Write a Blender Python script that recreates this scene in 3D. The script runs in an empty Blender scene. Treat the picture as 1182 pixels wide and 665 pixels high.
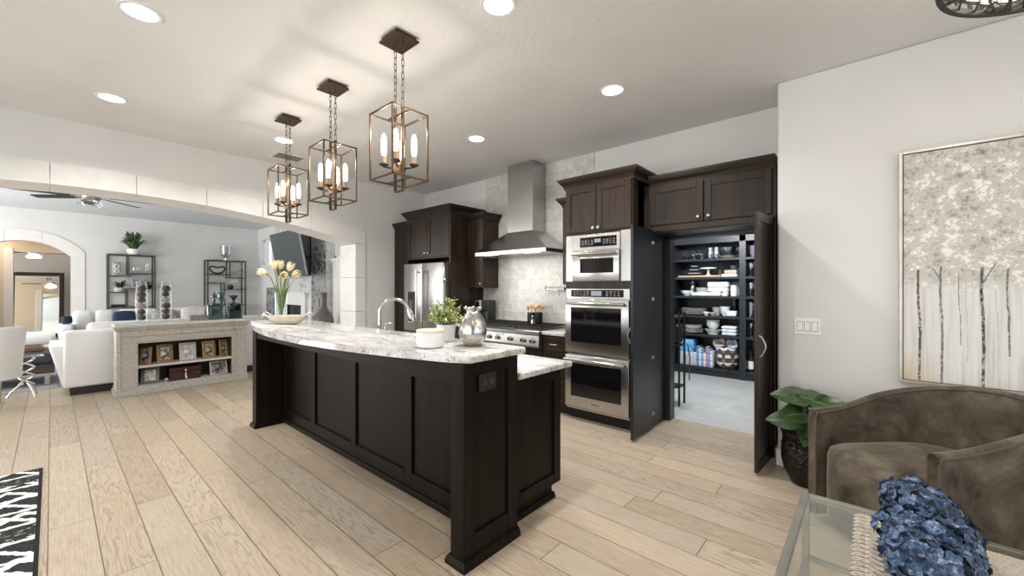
import bpy, bmesh, math, random
from mathutils import Matrix, Vector
random.seed(7)
PI = math.pi
sc = bpy.context.scene
COL = sc.collection

# ------------------------------------------------------------------ camera
CAM_H = 1.41
YAW = math.radians(41.36)
cam_data = bpy.data.cameras.new('camera')
cam_data.sensor_width = 36.0
cam_data.lens = 36.0 * 468.0 / 1182.0
cam_data.clip_start = 0.05
cam = bpy.data.objects.new('camera', cam_data)
cam.location = (0, 0, CAM_H)
cam.rotation_euler = (PI / 2, 0, YAW)
COL.objects.link(cam)
sc.camera = cam

# ------------------------------------------------------------------ colour management, sky
sc.view_settings.view_transform = 'Standard'
sc.view_settings.look = 'None'
sc.view_settings.gamma = 1.0
sc.view_settings.use_curve_mapping = False
sc.view_settings.exposure = EXPOSURE = 0.22
world = bpy.data.worlds.new('sky')
sc.world = world
world.use_nodes = True
wn = world.node_tree.nodes
wn['Background'].inputs[0].default_value = (0.95, 0.975, 1.0, 1)
wn['Background'].inputs[1].default_value = 1.1
sc.cycles.max_bounces = 8
sc.cycles.diffuse_bounces = 5
sc.cycles.transparent_max_bounces = 24
sc.cycles.sample_clamp_indirect = 6.0
sc.cycles.caustics_reflective = False
sc.cycles.caustics_refractive = False


def area(name, loc, rot, sx, sy, power, color=(1, 1, 1), spread=PI):
    d = bpy.data.lights.new(name, 'AREA')
    d.shape = 'RECTANGLE'; d.size = sx; d.size_y = sy
    d.energy = power; d.color = color; d.spread = spread
    o = bpy.data.objects.new(name, d)
    o.location = loc; o.rotation_euler = rot
    COL.objects.link(o)
    return o


# daylight through the big windows behind the camera; the other lights are added fill
area('window_daylight_rear', (-2.2, -3.27, 1.45), (PI / 2, 0, 0), 5.6, 2.2, 80, (0.96, 0.98, 1.0))
area('window_stand_in_right', (3.35, 1.2, 1.5), (PI / 2, 0, PI / 2), 3.6, 2.2, 42, (0.96, 0.98, 1.0))  # added in place of unseen windows; the end wall itself is solid
area('window_stand_in_living', (-9.6, -3.35, 1.6), (PI / 2, 0, 0), 5.0, 2.4, 235, (1.0, 0.985, 0.965))  # added on the room's open side, standing in for unseen windows
area('pantry_shelf_fill', (-1.4, 5.1, 2.45), (math.radians(50), 0, 0), 1.2, 0.4, 85, (0.90, 0.95, 1.0))  # added light tilted at the shelves to brighten them, no fixture known
area('hall_warm_fill', (-13.7, -0.9, 2.6), (0, 0, 0), 0.5, 0.5, 9, (1.0, 0.84, 0.66))  # added unseen light that warms the hall walls
area('bedroom_side_fill', (-15.6, -2.6, 1.7), (PI / 2, 0, 0), 2.0, 1.8, 45, (1.0, 0.93, 0.84))  # added fill from the bedroom's open side, no window built there

# ------------------------------------------------------------------ mesh helpers


class MB:
    """Collects simple shapes into one mesh."""

    def __init__(self, M=None):
        self.bm = bmesh.new()
        self.M = M or Matrix.Identity(4)

    def _fin(self, verts, M=None):
        bmesh.ops.transform(self.bm, matrix=self.M @ (M or Matrix.Identity(4)), verts=verts)

    def box(self, x0, y0, z0, x1, y1, z1, bev=0.0, M=None, seg=1):
        if x1 < x0: x0, x1 = x1, x0
        if y1 < y0: y0, y1 = y1, y0
        if z1 < z0: z0, z1 = z1, z0
        r = bmesh.ops.create_cube(self.bm, size=1.0)
        vs = r['verts']
        for v in vs:
            v.co = Vector(((x0 + x1) / 2 + v.co.x * (x1 - x0), (y0 + y1) / 2 + v.co.y * (y1 - y0), (z0 + z1) / 2 + v.co.z * (z1 - z0)))
        if bev > 0:
            bev = min(bev, 0.49 * min(x1 - x0, y1 - y0, z1 - z0))
            es = list({e for v in vs for e in v.link_edges})
            rb = bmesh.ops.bevel(self.bm, geom=es, offset=bev, segments=seg, profile=0.5, affect='EDGES')
            vs = list({v for f in rb['faces'] for v in f.verts} | {v for v in vs if v.is_valid})
        self._fin(vs, M)
        return self

    def lathe(self, prof, c=(0, 0, 0), seg=24, M=None, wob=None):
        rings = []
        for (r, z) in prof:
            if r < 1e-5:
                rings.append([self.bm.verts.new((c[0], c[1], c[2] + z))])
            else:
                ring = []
                for k in range(seg):
                    a = 2 * PI * k / seg
                    rr = r * (1 + (wob(a, z) if wob else 0))
                    ring.append(self.bm.verts.new((c[0] + rr * math.cos(a), c[1] + rr * math.sin(a), c[2] + z)))
                rings.append(ring)
        for a, b in zip(rings, rings[1:]):
            if len(a) == 1 and len(b) == 1: continue
            for k in range(seg):
                k2 = (k + 1) % seg
                if len(a) == 1: self.bm.faces.new((a[0], b[k2], b[k]))
                elif len(b) == 1: self.bm.faces.new((a[k], a[k2], b[0]))
                else: self.bm.faces.new((a[k], a[k2], b[k2], b[k]))
        self._fin([v for r in rings for v in r], M)
        return self

    def cyl(self, c, r, h, seg=20, r2=None, M=None):
        r2 = r if r2 is None else r2
        return self.lathe([(0, 0), (r, 0), (r2, h), (0, h)], c, seg, M)

    def rod(self, a, b, r, seg=10):
        return self.tube([a, b], r, seg)

    def tube(self, pts, r, seg=8, closed=False, M=None, flat=None):
        pts = [Vector(p) for p in pts]
        n = len(pts)
        rad = list(r) if isinstance(r, (list, tuple)) else [r] * n
        up = None
        rings = []
        for i, p in enumerate(pts):
            if closed:
                t = (pts[(i + 1) % n] - pts[i - 1])
            else:
                t = pts[min(i + 1, n - 1)] - pts[max(i - 1, 0)]
            t.normalize()
            if up is None:
                up = Vector((0, 0, 1)) if abs(t.z) < 0.9 else Vector((1, 0, 0))
            s = t.cross(up)
            if s.length < 1e-4: s = t.cross(Vector((0.3, 1, 0.2)))
            s.normalize()
            up = s.cross(t).normalized()
            f = flat or 1.0
            rings.append([self.bm.verts.new(p + (s * math.cos(2 * PI * k / seg) + up * (math.sin(2 * PI * k / seg) * f)) * rad[i]) for k in range(seg)])
        m = n if closed else n - 1
        for i in range(m):
            a, b = rings[i], rings[(i + 1) % n]
            for k in range(seg):
                self.bm.faces.new((a[k], a[(k + 1) % seg], b[(k + 1) % seg], b[k]))
        if not closed:
            self.bm.faces.new(list(reversed(rings[0])))
            self.bm.faces.new(rings[-1])
        self._fin([v for r_ in rings for v in r_], M)
        return self

    def prism(self, poly, z0, z1, bev=0.0, seg=2, M=None):
        a = [self.bm.verts.new((p[0], p[1], z0)) for p in poly]
        b = [self.bm.verts.new((p[0], p[1], z1)) for p in poly]
        n = len(poly)
        f0 = self.bm.faces.new(list(reversed(a))); f1 = self.bm.faces.new(b)
        for k in range(n):
            self.bm.faces.new((a[k], a[(k + 1) % n], b[(k + 1) % n], b[k]))
        vs = a + b
        if bev > 0:
            es = list(set(f0.edges) | set(f1.edges))
            rb = bmesh.ops.bevel(self.bm, geom=es, offset=bev, segments=seg, profile=0.5, affect='EDGES')
            vs = list({v for f in rb['faces'] for v in f.verts} | {v for v in vs if v.is_valid})
        self._fin(vs, M)
        return self

    def grid(self, fn, nu, nv, closed_u=False, M=None):
        vs = [[self.bm.verts.new(fn(i / (nu if closed_u else nu - 1), j / (nv - 1))) for j in range(nv)] for i in range(nu)]
        for i in range(nu if closed_u else nu - 1):
            for j in range(nv - 1):
                self.bm.faces.new((vs[i][j], vs[(i + 1) % nu][j], vs[(i + 1) % nu][j + 1], vs[i][j + 1]))
        self._fin([v for r in vs for v in r], M)
        return self

    def ball(self, c, r, sub=2, s=(1, 1, 1), M=None):
        R = bmesh.ops.create_icosphere(self.bm, subdivisions=sub, radius=1.0)
        for v in R['verts']:
            v.co = Vector((c[0] + v.co.x * r * s[0], c[1] + v.co.y * r * s[1], c[2] + v.co.z * r * s[2]))
        self._fin(R['verts'], M)
        return self

    def crown(self, x0, x1, yf, yb, prof, left=True, right=True):
        """Mitred moulding round the front and sides of a cabinet top; prof = [(out, z)]"""
        rows = []
        for (o, z) in prof:
            xa = x0 - (o if left else 0); xb = x1 + (o if right else 0)
            rows.append([self.bm.verts.new(p) for p in ((xa, yb, z), (xa, yf - o, z), (xb, yf - o, z), (xb, yb, z))])
        for a, b in zip(rows, rows[1:]):
            for k in range(3):
                self.bm.faces.new((a[k], a[k + 1], b[k + 1], b[k]))
        self.bm.faces.new(rows[-1]); self.bm.faces.new(list(reversed(rows[0])))
        self._fin([v for r in rows for v in r])
        return self

    def shaker(self, x0, x1, z0, z1, y, t=0.02, rail=0.06, inset=0.009, mid=None):
        """Frame and panel door whose front is at y, facing -y."""
        b = 0.002
        self.box(x0, y, z0, x0 + rail, y + t, z1, b); self.box(x1 - rail, y, z0, x1, y + t, z1, b)
        self.box(x0 + rail, y, z0, x1 - rail, y + t, z0 + rail, b); self.box(x0 + rail, y, z1 - rail, x1 - rail, y + t, z1, b)
        if mid: self.box(x0 + rail, y, mid - rail / 2, x1 - rail, y + t, mid + rail / 2, b)
        self.box(x0 + rail - 0.002, y + inset, z0 + rail - 0.002, x1 - rail + 0.002, y + t - 0.002, z1 - rail + 0.002)
        return self

    def build(self, name, mat, parent=None, smooth=0, world=True, label=None):
        bmesh.ops.recalc_face_normals(self.bm, faces=self.bm.faces[:])
        if parent is not None and world:
            bmesh.ops.transform(self.bm, matrix=wm(parent).inverted(), verts=self.bm.verts[:])
        me = bpy.data.meshes.new(name)
        self.bm.to_mesh(me); self.bm.free()
        if mat is not None: me.materials.append(mat)
        if smooth:
            me.shade_smooth()
            lim = math.radians(smooth if smooth > 1 else 40)
            bm2 = bmesh.new(); bm2.from_mesh(me)
            for e in bm2.edges:
                if len(e.link_faces) == 2 and e.calc_face_angle(0) > lim: e.smooth = False
            bm2.to_mesh(me); bm2.free()
        o = bpy.data.objects.new(name, me)
        COL.objects.link(o)
        if parent is not None: o.parent = parent
        if label: o['label'] = label
        return o


def wm(o):
    m = Matrix.Translation(o.location) @ o.rotation_euler.to_matrix().to_4x4()
    return wm(o.parent) @ m if o.parent else m


def thing(name, label, cat, loc=(0, 0, 0), rz=0.0, group=None):
    o = bpy.data.objects.new(name, None)
    o.empty_display_size = 0.05
    COL.objects.link(o)
    o.location = loc; o.rotation_euler = (0, 0, rz)
    return tag(o, label, cat, group)


def tag(o, label, cat, group=None):
    o['label'] = label; o['category'] = cat
    if group: o['group'] = group
    return o


def struct(o):
    o['kind'] = 'structure'
    return o


def kids(o):
    return [c for c in bpy.data.objects if c.parent == o]


def copy_tree(o, parent=None):
    c = o.copy(); COL.objects.link(c)
    if parent is not None: c.parent = parent
    for ch in kids(o): copy_tree(ch, c)
    return c


def dup(o, label, loc=None, rz=None, group=None):
    c = copy_tree(o)
    c['label'] = label
    if loc is not None: c.location = loc
    if rz is not None: c.rotation_euler = (0, 0, rz)
    if group: c['group'] = group
    return c


def TR(x, y, z, rz=0.0, rx=0.0, ry=0.0):
    return Matrix.Translation((x, y, z)) @ Matrix.Rotation(rz, 4, 'Z') @ Matrix.Rotation(ry, 4, 'Y') @ Matrix.Rotation(rx, 4, 'X')


# ------------------------------------------------------------------ material helpers


class NT:
    def __init__(self, name):
        self.mat = bpy.data.materials.new(name)
        self.mat.use_nodes = True
        self.t = self.mat.node_tree
        self.b = self.t.nodes['Principled BSDF']
        self.out = self.t.nodes['Material Output']

    def n(self, typ, **kw):
        nd = self.t.nodes.new(typ)
        for k, v in kw.items(): setattr(nd, k, v)
        return nd

    def link(self, a, b): self.t.links.new(a, b)

    def val(self, sock, v):
        if hasattr(v, 'is_output') or isinstance(v, bpy.types.NodeSocket): self.link(v, sock)
        else: sock.default_value = v

    def math(self, op, a, b=0.0, c=0.0):
        nd = self.n('ShaderNodeMath', operation=op)
        self.val(nd.inputs[0], a); self.val(nd.inputs[1], b); self.val(nd.inputs[2], c)
        return nd.outputs[0]

    def coord(self, kind='Object', scale=(1, 1, 1), rot=(0, 0, 0), loc=(0, 0, 0)):
        if kind == 'World': src = self.n('ShaderNodeNewGeometry').outputs['Position']
        else: src = self.n('ShaderNodeTexCoord').outputs[kind]
        m = self.n('ShaderNodeMapping')
        m.inputs['Scale'].default_value = scale; m.inputs['Rotation'].default_value = rot; m.inputs['Location'].default_value = loc
        self.link(src, m.inputs['Vector'])
        return m.outputs[0]

    def noise(self, vec, scale=5.0, detail=3.0, rough=0.5, dist=0.0, out='Fac'):
        nd = self.n('ShaderNodeTexNoise')
        self.link(vec, nd.inputs['Vector'])
        nd.inputs['Scale'].default_value = scale; nd.inputs['Detail'].default_value = detail
        nd.inputs['Roughness'].default_value = rough; nd.inputs['Distortion'].default_value = dist
        return nd.outputs[out]

    def voro(self, vec, scale=5.0, feature='F1', out='Distance', rnd=1.0):
        nd = self.n('ShaderNodeTexVoronoi', feature=feature)
        self.link(vec, nd.inputs['Vector']); nd.inputs['Scale'].default_value = scale
        nd.inputs['Randomness'].default_value = rnd
        return nd.outputs[out]

    def ramp(self, fac, stops, interp='LINEAR'):
        nd = self.n('ShaderNodeValToRGB')
        nd.color_ramp.interpolation = interp
        el = nd.color_ramp.elements
        while len(el) < len(stops): el.new(0.5)
        for e, (p, c) in zip(el, stops):
            e.position = p
            e.color = (c, c, c, 1) if isinstance(c, (int, float)) else (*c[:3], 1)
        self.link(fac, nd.inputs[0])
        return nd.outputs[0]

    def mix(self, fac, a, b, blend='MIX'):
        nd = self.n('ShaderNodeMix', data_type='RGBA', blend_type=blend)
        self.val(nd.inputs[0], fac)
        for s, v in ((nd.inputs[6], a), (nd.inputs[7], b)):
            if isinstance(v, (tuple, list)): s.default_value = (*v[:3], 1)
            else: self.link(v, s)
        return nd.outputs[2]

    def bump(self, h, strength=0.3, dist=0.01):
        nd = self.n('ShaderNodeBump')
        nd.inputs['Strength'].default_value = strength; nd.inputs['Distance'].default_value = dist
        self.link(h, nd.inputs['Height'])
        self.link(nd.outputs[0], self.b.inputs['Normal'])

    def set(self, color=None, rough=0.5, metal=0.0, spec=0.5, coat=0.0, sheen=0.0):
        b = self.b.inputs
        if color is not None:
            if isinstance(color, (tuple, list)): b['Base Color'].default_value = (*color[:3], 1)
            else: self.link(color, b['Base Color'])
        self.val(b['Roughness'], rough)
        b['Metallic'].default_value = metal
        b['Specular IOR Level'].default_value = spec
        if coat: b['Coat Weight'].default_value = coat; b['Coat Roughness'].default_value = 0.15
        if sheen: b['Sheen Weight'].default_value = sheen; b['Sheen Roughness'].default_value = 0.35
        return self.mat


def simple(name, color, rough=0.5, metal=0.0, var=0.08, scale=8.0, spec=0.5, sheen=0.0, bump=0.0, coat=0.0, stretch=(1, 1, 1)):
    m = NT(name)
    v = m.coord('Object', stretch)
    f = m.noise(v, scale, 4, 0.55)
    lo = tuple(max(0, c * (1 - var)) for c in color); hi = tuple(min(1, c * (1 + var)) for c in color)
    col = m.ramp(f, [(0.3, lo), (0.7, hi)])
    if bump: m.bump(f, bump, 0.005)
    return m.set(col, rough, metal, spec, coat, sheen)


def emit(name, color, strength, base=(0.8, 0.8, 0.8)):
    m = NT(name)
    m.set(base, 0.4)
    m.b.inputs['Emission Color'].default_value = (*color, 1)
    m.b.inputs['Emission Strength'].default_value = strength
    return m.mat


def glass(name, tint=(1, 1, 1), gl=0.12, rough=0.02, ior=1.45):
    """thin clear glass: see-through with a fresnel reflection"""
    m = NT(name)
    tr = m.n('ShaderNodeBsdfTransparent'); tr.inputs[0].default_value = (*tint, 1)
    g = m.n('ShaderNodeBsdfGlossy'); g.inputs['Roughness'].default_value = rough; g.inputs[0].default_value = (1, 1, 1, 1)
    fr = m.n('ShaderNodeLayerWeight'); fr.inputs[0].default_value = gl * 2.2
    f = m.math('MULTIPLY_ADD', fr.outputs['Facing'], 0.42, gl * 0.16)
    mx = m.n('ShaderNodeMixShader')
    m.link(f, mx.inputs[0]); m.link(tr.outputs[0], mx.inputs[1]); m.link(g.outputs[0], mx.inputs[2])
    m.link(mx.outputs[0], m.out.inputs['Surface'])
    return m.mat


# ------------------------------------------------------------------ materials
def make_plaster(name, col, b=0.12, sc_=55.0):
    m = NT(name)
    v = m.coord('World')
    f = m.noise(v, sc_, 4, 0.6)
    g = m.noise(v, 1.6, 3, 0.5)
    c = m.ramp(g, [(0.3, tuple(x * 0.965 for x in col)), (0.7, tuple(min(1, x * 1.02) for x in col))])
    m.bump(f, b, 0.01)
    return m.set(c, 0.85, spec=0.25)


WALL = make_plaster('wall_paint', (0.72, 0.715, 0.70))
CEIL = make_plaster('ceiling_texture', (0.76, 0.755, 0.745), 0.30, 34.0)
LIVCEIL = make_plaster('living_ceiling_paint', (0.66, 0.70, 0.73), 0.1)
WARMWALL = make_plaster('warm_wall_paint', (0.74, 0.62, 0.50), 0.08)
TRIMW = simple('white_trim_paint', (0.80, 0.79, 0.77), 0.45, var=0.02)


def make_floor():
    m = NT('oak_plank_floor')
    geo = m.n('ShaderNodeNewGeometry').outputs['Position']
    sep = m.n('ShaderNodeSeparateXYZ'); m.link(geo, sep.inputs[0])
    x, y = sep.outputs[0], sep.outputs[1]
    W, L = 0.188, 1.86
    yy = m.math('DIVIDE', m.math('ADD', y, 0.013), W)
    row = m.math('FLOOR', yy)
    wn1 = m.n('ShaderNodeTexWhiteNoise', noise_dimensions='1D'); m.link(row, wn1.inputs['W'])
    xx = m.math('DIVIDE', m.math('MULTIPLY_ADD', wn1.outputs['Value'], L * 3.3, x), L)
    pl = m.math('FLOOR', xx)
    cmb = m.n('ShaderNodeCombineXYZ'); m.link(row, cmb.inputs[0]); m.link(pl, cmb.inputs[1])
    wn2 = m.n('ShaderNodeTexWhiteNoise', noise_dimensions='2D'); m.link(cmb.outputs[0], wn2.inputs['Vector'])
    pid = wn2.outputs['Value']
    # seams
    fy = m.math('FRACT', yy); fx = m.math('FRACT', xx)
    ey = m.math('MULTIPLY', m.math('MINIMUM', fy, m.math('SUBTRACT', 1.0, fy)), W)
    ex = m.math('MULTIPLY', m.math('MINIMUM', fx, m.math('SUBTRACT', 1.0, fx)), L)
    e = m.math('MINIMUM', ey, ex)
    seam = m.n('ShaderNodeMapRange'); m.link(e, seam.inputs[0]); seam.inputs[1].default_value = 0.0008; seam.inputs[2].default_value = 0.0036
    # grain coordinates per plank
    off = m.math('MULTIPLY', pid, 37.0)
    gv = m.n('ShaderNodeCombineXYZ')
    m.link(m.math('ADD', x, off), gv.inputs[0]); m.link(m.math('ADD', y, m.math('MULTIPLY', pid, 11.0)), gv.inputs[1]); m.link(off, gv.inputs[2])
    mp = m.n('ShaderNodeMapping'); mp.inputs['Scale'].default_value = (0.75, 6.0, 1); m.link(gv.outputs[0], mp.inputs[0])
    warp = m.noise(mp.outputs[0], 1.1, 3, 0.5)
    rings = m.math('FRACT', m.math('MULTIPLY', warp, 17.0))
    tri = m.math('ABSOLUTE', m.math('SUBTRACT', rings, 0.5))
    cath = m.ramp(tri, [(0.0, 0.0), (0.06, 0.15), (0.17, 1.0)])
    mp2 = m.n('ShaderNodeMapping'); mp2.inputs['Scale'].default_value = (4, 110, 1); m.link(gv.outputs[0], mp2.inputs[0])
    fine = m.noise(mp2.outputs[0], 1.6, 4, 0.65)
    mp3 = m.n('ShaderNodeMapping'); mp3.inputs['Scale'].default_value = (1.1, 3.0, 1); m.link(gv.outputs[0], mp3.inputs[0])
    blot = m.noise(mp3.outputs[0], 1.5, 3, 0.5)
    base = m.ramp(pid, [(0.0, (0.37, 0.295, 0.215)), (0.3, (0.50, 0.40, 0.285)), (0.5, (0.43, 0.36, 0.285)), (0.75, (0.56, 0.455, 0.33)), (1.0, (0.38, 0.32, 0.255))])
    c1 = m.mix(m.math('MULTIPLY', m.math('SUBTRACT', 1.0, cath), m.math('MULTIPLY', m.math('MULTIPLY_ADD', blot, 2.2, -0.62), m.ramp(m.math('FRACT', m.math('MULTIPLY', pid, 7.3)), [(0.3, 0.25), (0.6, 1.0)]))), base, (0.15, 0.108, 0.072))
    c2 = m.mix(m.ramp(fine, [(0.35, 0.5), (0.62, 0.0)]), c1, (0.21, 0.16, 0.11))
    c3 = m.mix(m.ramp(blot, [(0.35, 0.0), (0.75, 0.35)]), c2, (0.50, 0.435, 0.355))
    c4 = m.mix(seam.outputs[0], (0.10, 0.07, 0.045), c3)
    hgt = m.math('ADD', m.math('MULTIPLY', seam.outputs[0], 1.0), m.math('MULTIPLY', cath, 0.10))
    m.bump(hgt, 0.25, 0.004)
    rr = m.ramp(fine, [(0.3, 0.48), (0.7, 0.36)])
    return m.set(c4, rr, spec=0.42)


FLOOR = make_floor()


def make_tilefloor():
    m = NT('pantry_tile_floor')
    v = m.coord('World', rot=(0, 0, 0), loc=(0.12, 0.2, 0))
    br = m.n('ShaderNodeTexBrick', offset=0.5)
    m.link(v, br.inputs['Vector'])
    br.inputs['Scale'].default_value = 1.0
    br.inputs['Color1'].default_value = (0.47, 0.465, 0.455, 1); br.inputs['Color2'].default_value = (0.41, 0.405, 0.395, 1)
    br.inputs['Mortar'].default_value = (0.33, 0.33, 0.33, 1)
    br.inputs['Mortar Size'].default_value = 0.004
    br.inputs['Brick Width'].default_value = 1.2; br.inputs['Row Height'].default_value = 0.6
    n = m.noise(v, 3.0, 5, 0.6, 0.6)
    c = m.mix(m.ramp(n, [(0.35, 0.0), (0.7, 0.5)]), br.outputs['Color'], (0.29, 0.285, 0.28))
    return m.set(c, 0.4)


TILEFLOOR = make_tilefloor()


def make_splash():
    m = NT('marble_tile_backsplash')
    src = m.n('ShaderNodeNewGeometry').outputs['Position']
    sep = m.n('ShaderNodeSeparateXYZ'); m.link(src, sep.inputs[0])
    cmb = m.n('ShaderNodeCombineXYZ'); m.link(sep.outputs[0], cmb.inputs[0]); m.link(sep.outputs[2], cmb.inputs[1])
    br = m.n('ShaderNodeTexBrick', offset=0.5)
    m.link(cmb.outputs[0], br.inputs['Vector'])
    br.inputs['Scale'].default_value = 1.0
    br.inputs['Color1'].default_value = (0.72, 0.70, 0.66, 1); br.inputs['Color2'].default_value = (0.56, 0.545, 0.52, 1)
    br.inputs['Mortar'].default_value = (0.50, 0.49, 0.47, 1)
    br.inputs['Mortar Size'].default_value = 0.0035
    br.inputs['Brick Width'].default_value = 0.31; br.inputs['Row Height'].default_value = 0.153
    n = m.noise(cmb.outputs[0], 7.0, 6, 0.65, 1.2)
    c = m.mix(m.ramp(n, [(0.38, 0.45), (0.55, 0.0)]), br.outputs['Color'], (0.40, 0.39, 0.375))
    c = m.mix(m.ramp(n, [(0.55, 0.0), (0.8, 0.6)]), c, (0.80, 0.79, 0.76))
    m.bump(br.outputs['Fac'], -0.25, 0.004)
    return m.set(c, 0.33)


SPLASH = make_splash()


def make_stone():
    m = NT('cast_stone')
    v = m.coord('World')
    n = m.noise(v, 7, 5, 0.6)
    f = m.noise(v, 90, 3, 0.6)
    c = m.ramp(n, [(0.3, (0.735, 0.72, 0.69)), (0.7, (0.79, 0.78, 0.755))])
    m.bump(f, 0.12, 0.006)
    return m.set(c, 0.75, spec=0.3)


STONE = make_stone()
JOINT = simple('stone_joint', (0.55, 0.52, 0.47), 0.9, var=0.04)


def make_wood(name, dark, light, rough=0.36, axis='z', coat=0.0, spec=0.5):
    m = NT(name)
    s = {'z': (26, 26, 1.2), 'x': (1.2, 26, 26), 'y': (26, 1.2, 26)}[axis]
    v = m.coord('World', s)
    a = m.noise(v, 1.0, 5, 0.62, 0.4)
    v2 = m.coord('World', tuple(x * 0.12 if x > 2 else x * 0.6 for x in s))
    b = m.noise(v2, 1.0, 3, 0.5, 0.5)
    f = m.math('MULTIPLY_ADD', a, 0.6, m.math('MULTIPLY', b, 0.4))
    c = m.ramp(f, [(0.36, dark), (0.64, light)])
    m.bump(a, 0.06, 0.004)
    return m.set(c, rough, spec=spec, coat=coat)


ESP = make_wood('espresso_wood', (0.0085, 0.0052, 0.0036), (0.040, 0.0245, 0.0155), 0.36, spec=0.33)
ESPX = make_wood('espresso_wood_rail', (0.0085, 0.0052, 0.0036), (0.036, 0.0225, 0.0145), 0.36, 'x', spec=0.33)
ISL = make_wood('island_ebony_wood', (0.0038, 0.0027, 0.0020), (0.0140, 0.0092, 0.0063), 0.42, spec=0.13)
BLACKWOOD = make_wood('black_painted_wood', (0.008, 0.0095, 0.012), (0.017, 0.020, 0.025), 0.36)
TOE = simple('toe_kick', (0.012, 0.010, 0.009), 0.5)


def make_granite():
    m = NT('white_granite')
    v = m.coord('World')
    vs = m.coord('World', (0.8, 1.6, 1.0), (0, 0, 0.5))
    n1 = m.noise(vs, 4.5, 8, 0.72, 1.4)
    n2 = m.noise(v, 60, 4, 0.65)
    n3 = m.noise(vs, 2.2, 5, 0.6, 0.8)
    sp = m.voro(v, 150)
    c = m.ramp(n1, [(0.30, (0.24, 0.235, 0.235)), (0.42, (0.44, 0.435, 0.425)), (0.50, (0.58, 0.57, 0.555)), (0.60, (0.66, 0.655, 0.64)), (0.74, (0.50, 0.485, 0.46))])
    c = m.mix(m.ramp(n3, [(0.52, 0.0), (0.70, 0.40)]), c, (0.46, 0.40, 0.33))
    c = m.mix(m.ramp(n2, [(0.34, 0.85), (0.45, 0.0)]), c, (0.06, 0.058, 0.06))
    c = m.mix(m.ramp(sp, [(0.0, 0.55), (0.22, 0.0)]), c, (0.25, 0.225, 0.21))
    return m.set(c, 0.12, spec=0.55)


GRAN = make_granite()


def make_steel(name, col=(0.47, 0.465, 0.455), rough=0.24, axis='x'):
    m = NT(name)
    s = {'x': (1.5, 1.5, 700), 'z': (600, 600, 1.5)}[axis]
    v = m.coord('World', s)
    f = m.noise(v, 1.0, 3, 0.6)
    r = m.ramp(f, [(0.3, rough * 0.95), (0.7, rough * 1.08)])
    c = m.ramp(f, [(0.3, tuple(x * 0.985 for x in col)), (0.7, col)])
    return m.set(c, r, 1.0)


STEEL = make_steel('brushed_steel')
RSTEEL = make_steel('range_steel', (0.34, 0.335, 0.325), 0.3)
STEELV = make_steel('brushed_steel_vertical', axis='z')
CHROME = simple('polished_nickel', (0.62, 0.61, 0.59), 0.12, 1.0, var=0.02)
NICKEL = simple('satin_nickel', (0.52, 0.51, 0.49), 0.28, 1.0, var=0.03)
BLKGLASS = simple('black_oven_glass', (0.006, 0.006, 0.007), 0.04, spec=0.6)
BLKPLASTIC = simple('black_plastic', (0.016, 0.016, 0.017), 0.38)
BLKMETAL = simple('black_metal', (0.02, 0.02, 0.021), 0.45, 0.4)
IRON = simple('cast_iron', (0.018, 0.018, 0.018), 0.55, 0.2, bump=0.1, scale=90)
BRONZE = simple('aged_bronze', (0.105, 0.072, 0.050), 0.42, 0.85, var=0.35, scale=30)
DKBRONZE = simple('dark_bronze', (0.07, 0.045, 0.032), 0.5, 0.7, var=0.3, scale=26)
WHITEC = simple('white_ceramic', (0.80, 0.80, 0.79), 0.25, var=0.03)
WHITEP = simple('white_plastic', (0.78, 0.78, 0.76), 0.4, var=0.02)
CLEAR = glass('clear_glass', (0.97, 0.985, 0.98))
BLUEGLASS = glass('deep_blue_glass', (0.07, 0.14, 0.20), 0.25)
GREENGLASS = glass('pale_green_glass', (0.30, 0.40, 0.39), 0.25)
TABLEGLASS = glass('table_glass', (0.90, 0.92, 0.87), 0.14, 0.015)
PANEGLASS = glass('window_glass', (0.97, 0.99, 1.0), 0.06)

# ------------------------------------------------------------------ the setting
H = 3.05
XA = -5.87           # kitchen face of the arch wall
XB = -6.34           # living-room face
YB = 4.34            # range wall
YR = 3.83            # wall with the painting
XF = -13.0           # far wall of the living room
YL = 3.87            # fireplace wall

struct(MB().box(-19, -3.6, -0.1, 3.7, 4.455, 0.0).build('floor', FLOOR))
struct(MB().box(-3.0, 4.455, -0.1, 1.2, 7.7, 0.0).build('floor_pantry', TILEFLOOR))
struct(MB().box(XA, -3.6, H, 3.7, 4.46, H + 0.12).build('ceiling', CEIL))
struct(MB().box(XF - 0.2, -3.6, H, XA, 4.46, H + 0.12).build('ceiling_living', LIVCEIL))
struct(MB().box(-3.0, 4.46, 2.55, 1.2, 7.7, 2.65).build('ceiling_pantry', CEIL))
struct(MB().box(-18.6, -3.6, 2.62, XF - 0.2, 4.0, 2.72).build('ceiling_bedroom', CEIL))


def arc(yc, z_apex, R, ya, yb, n):
    return [(y, z_apex - (R - math.sqrt(R * R - (y - yc) ** 2))) for y in [ya + (yb - ya) * i / n for i in range(n + 1)]]


def yz_prism(mb, poly, x0, x1, bev=0.0):
    # poly in (y, z), extruded along x
    M = Matrix(((0, 0, 1, 0), (1, 0, 0, 0), (0, 1, 0, 0), (0, 0, 0, 1)))
    mb.prism(poly, x0, x1, bev, 1, M)


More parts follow.
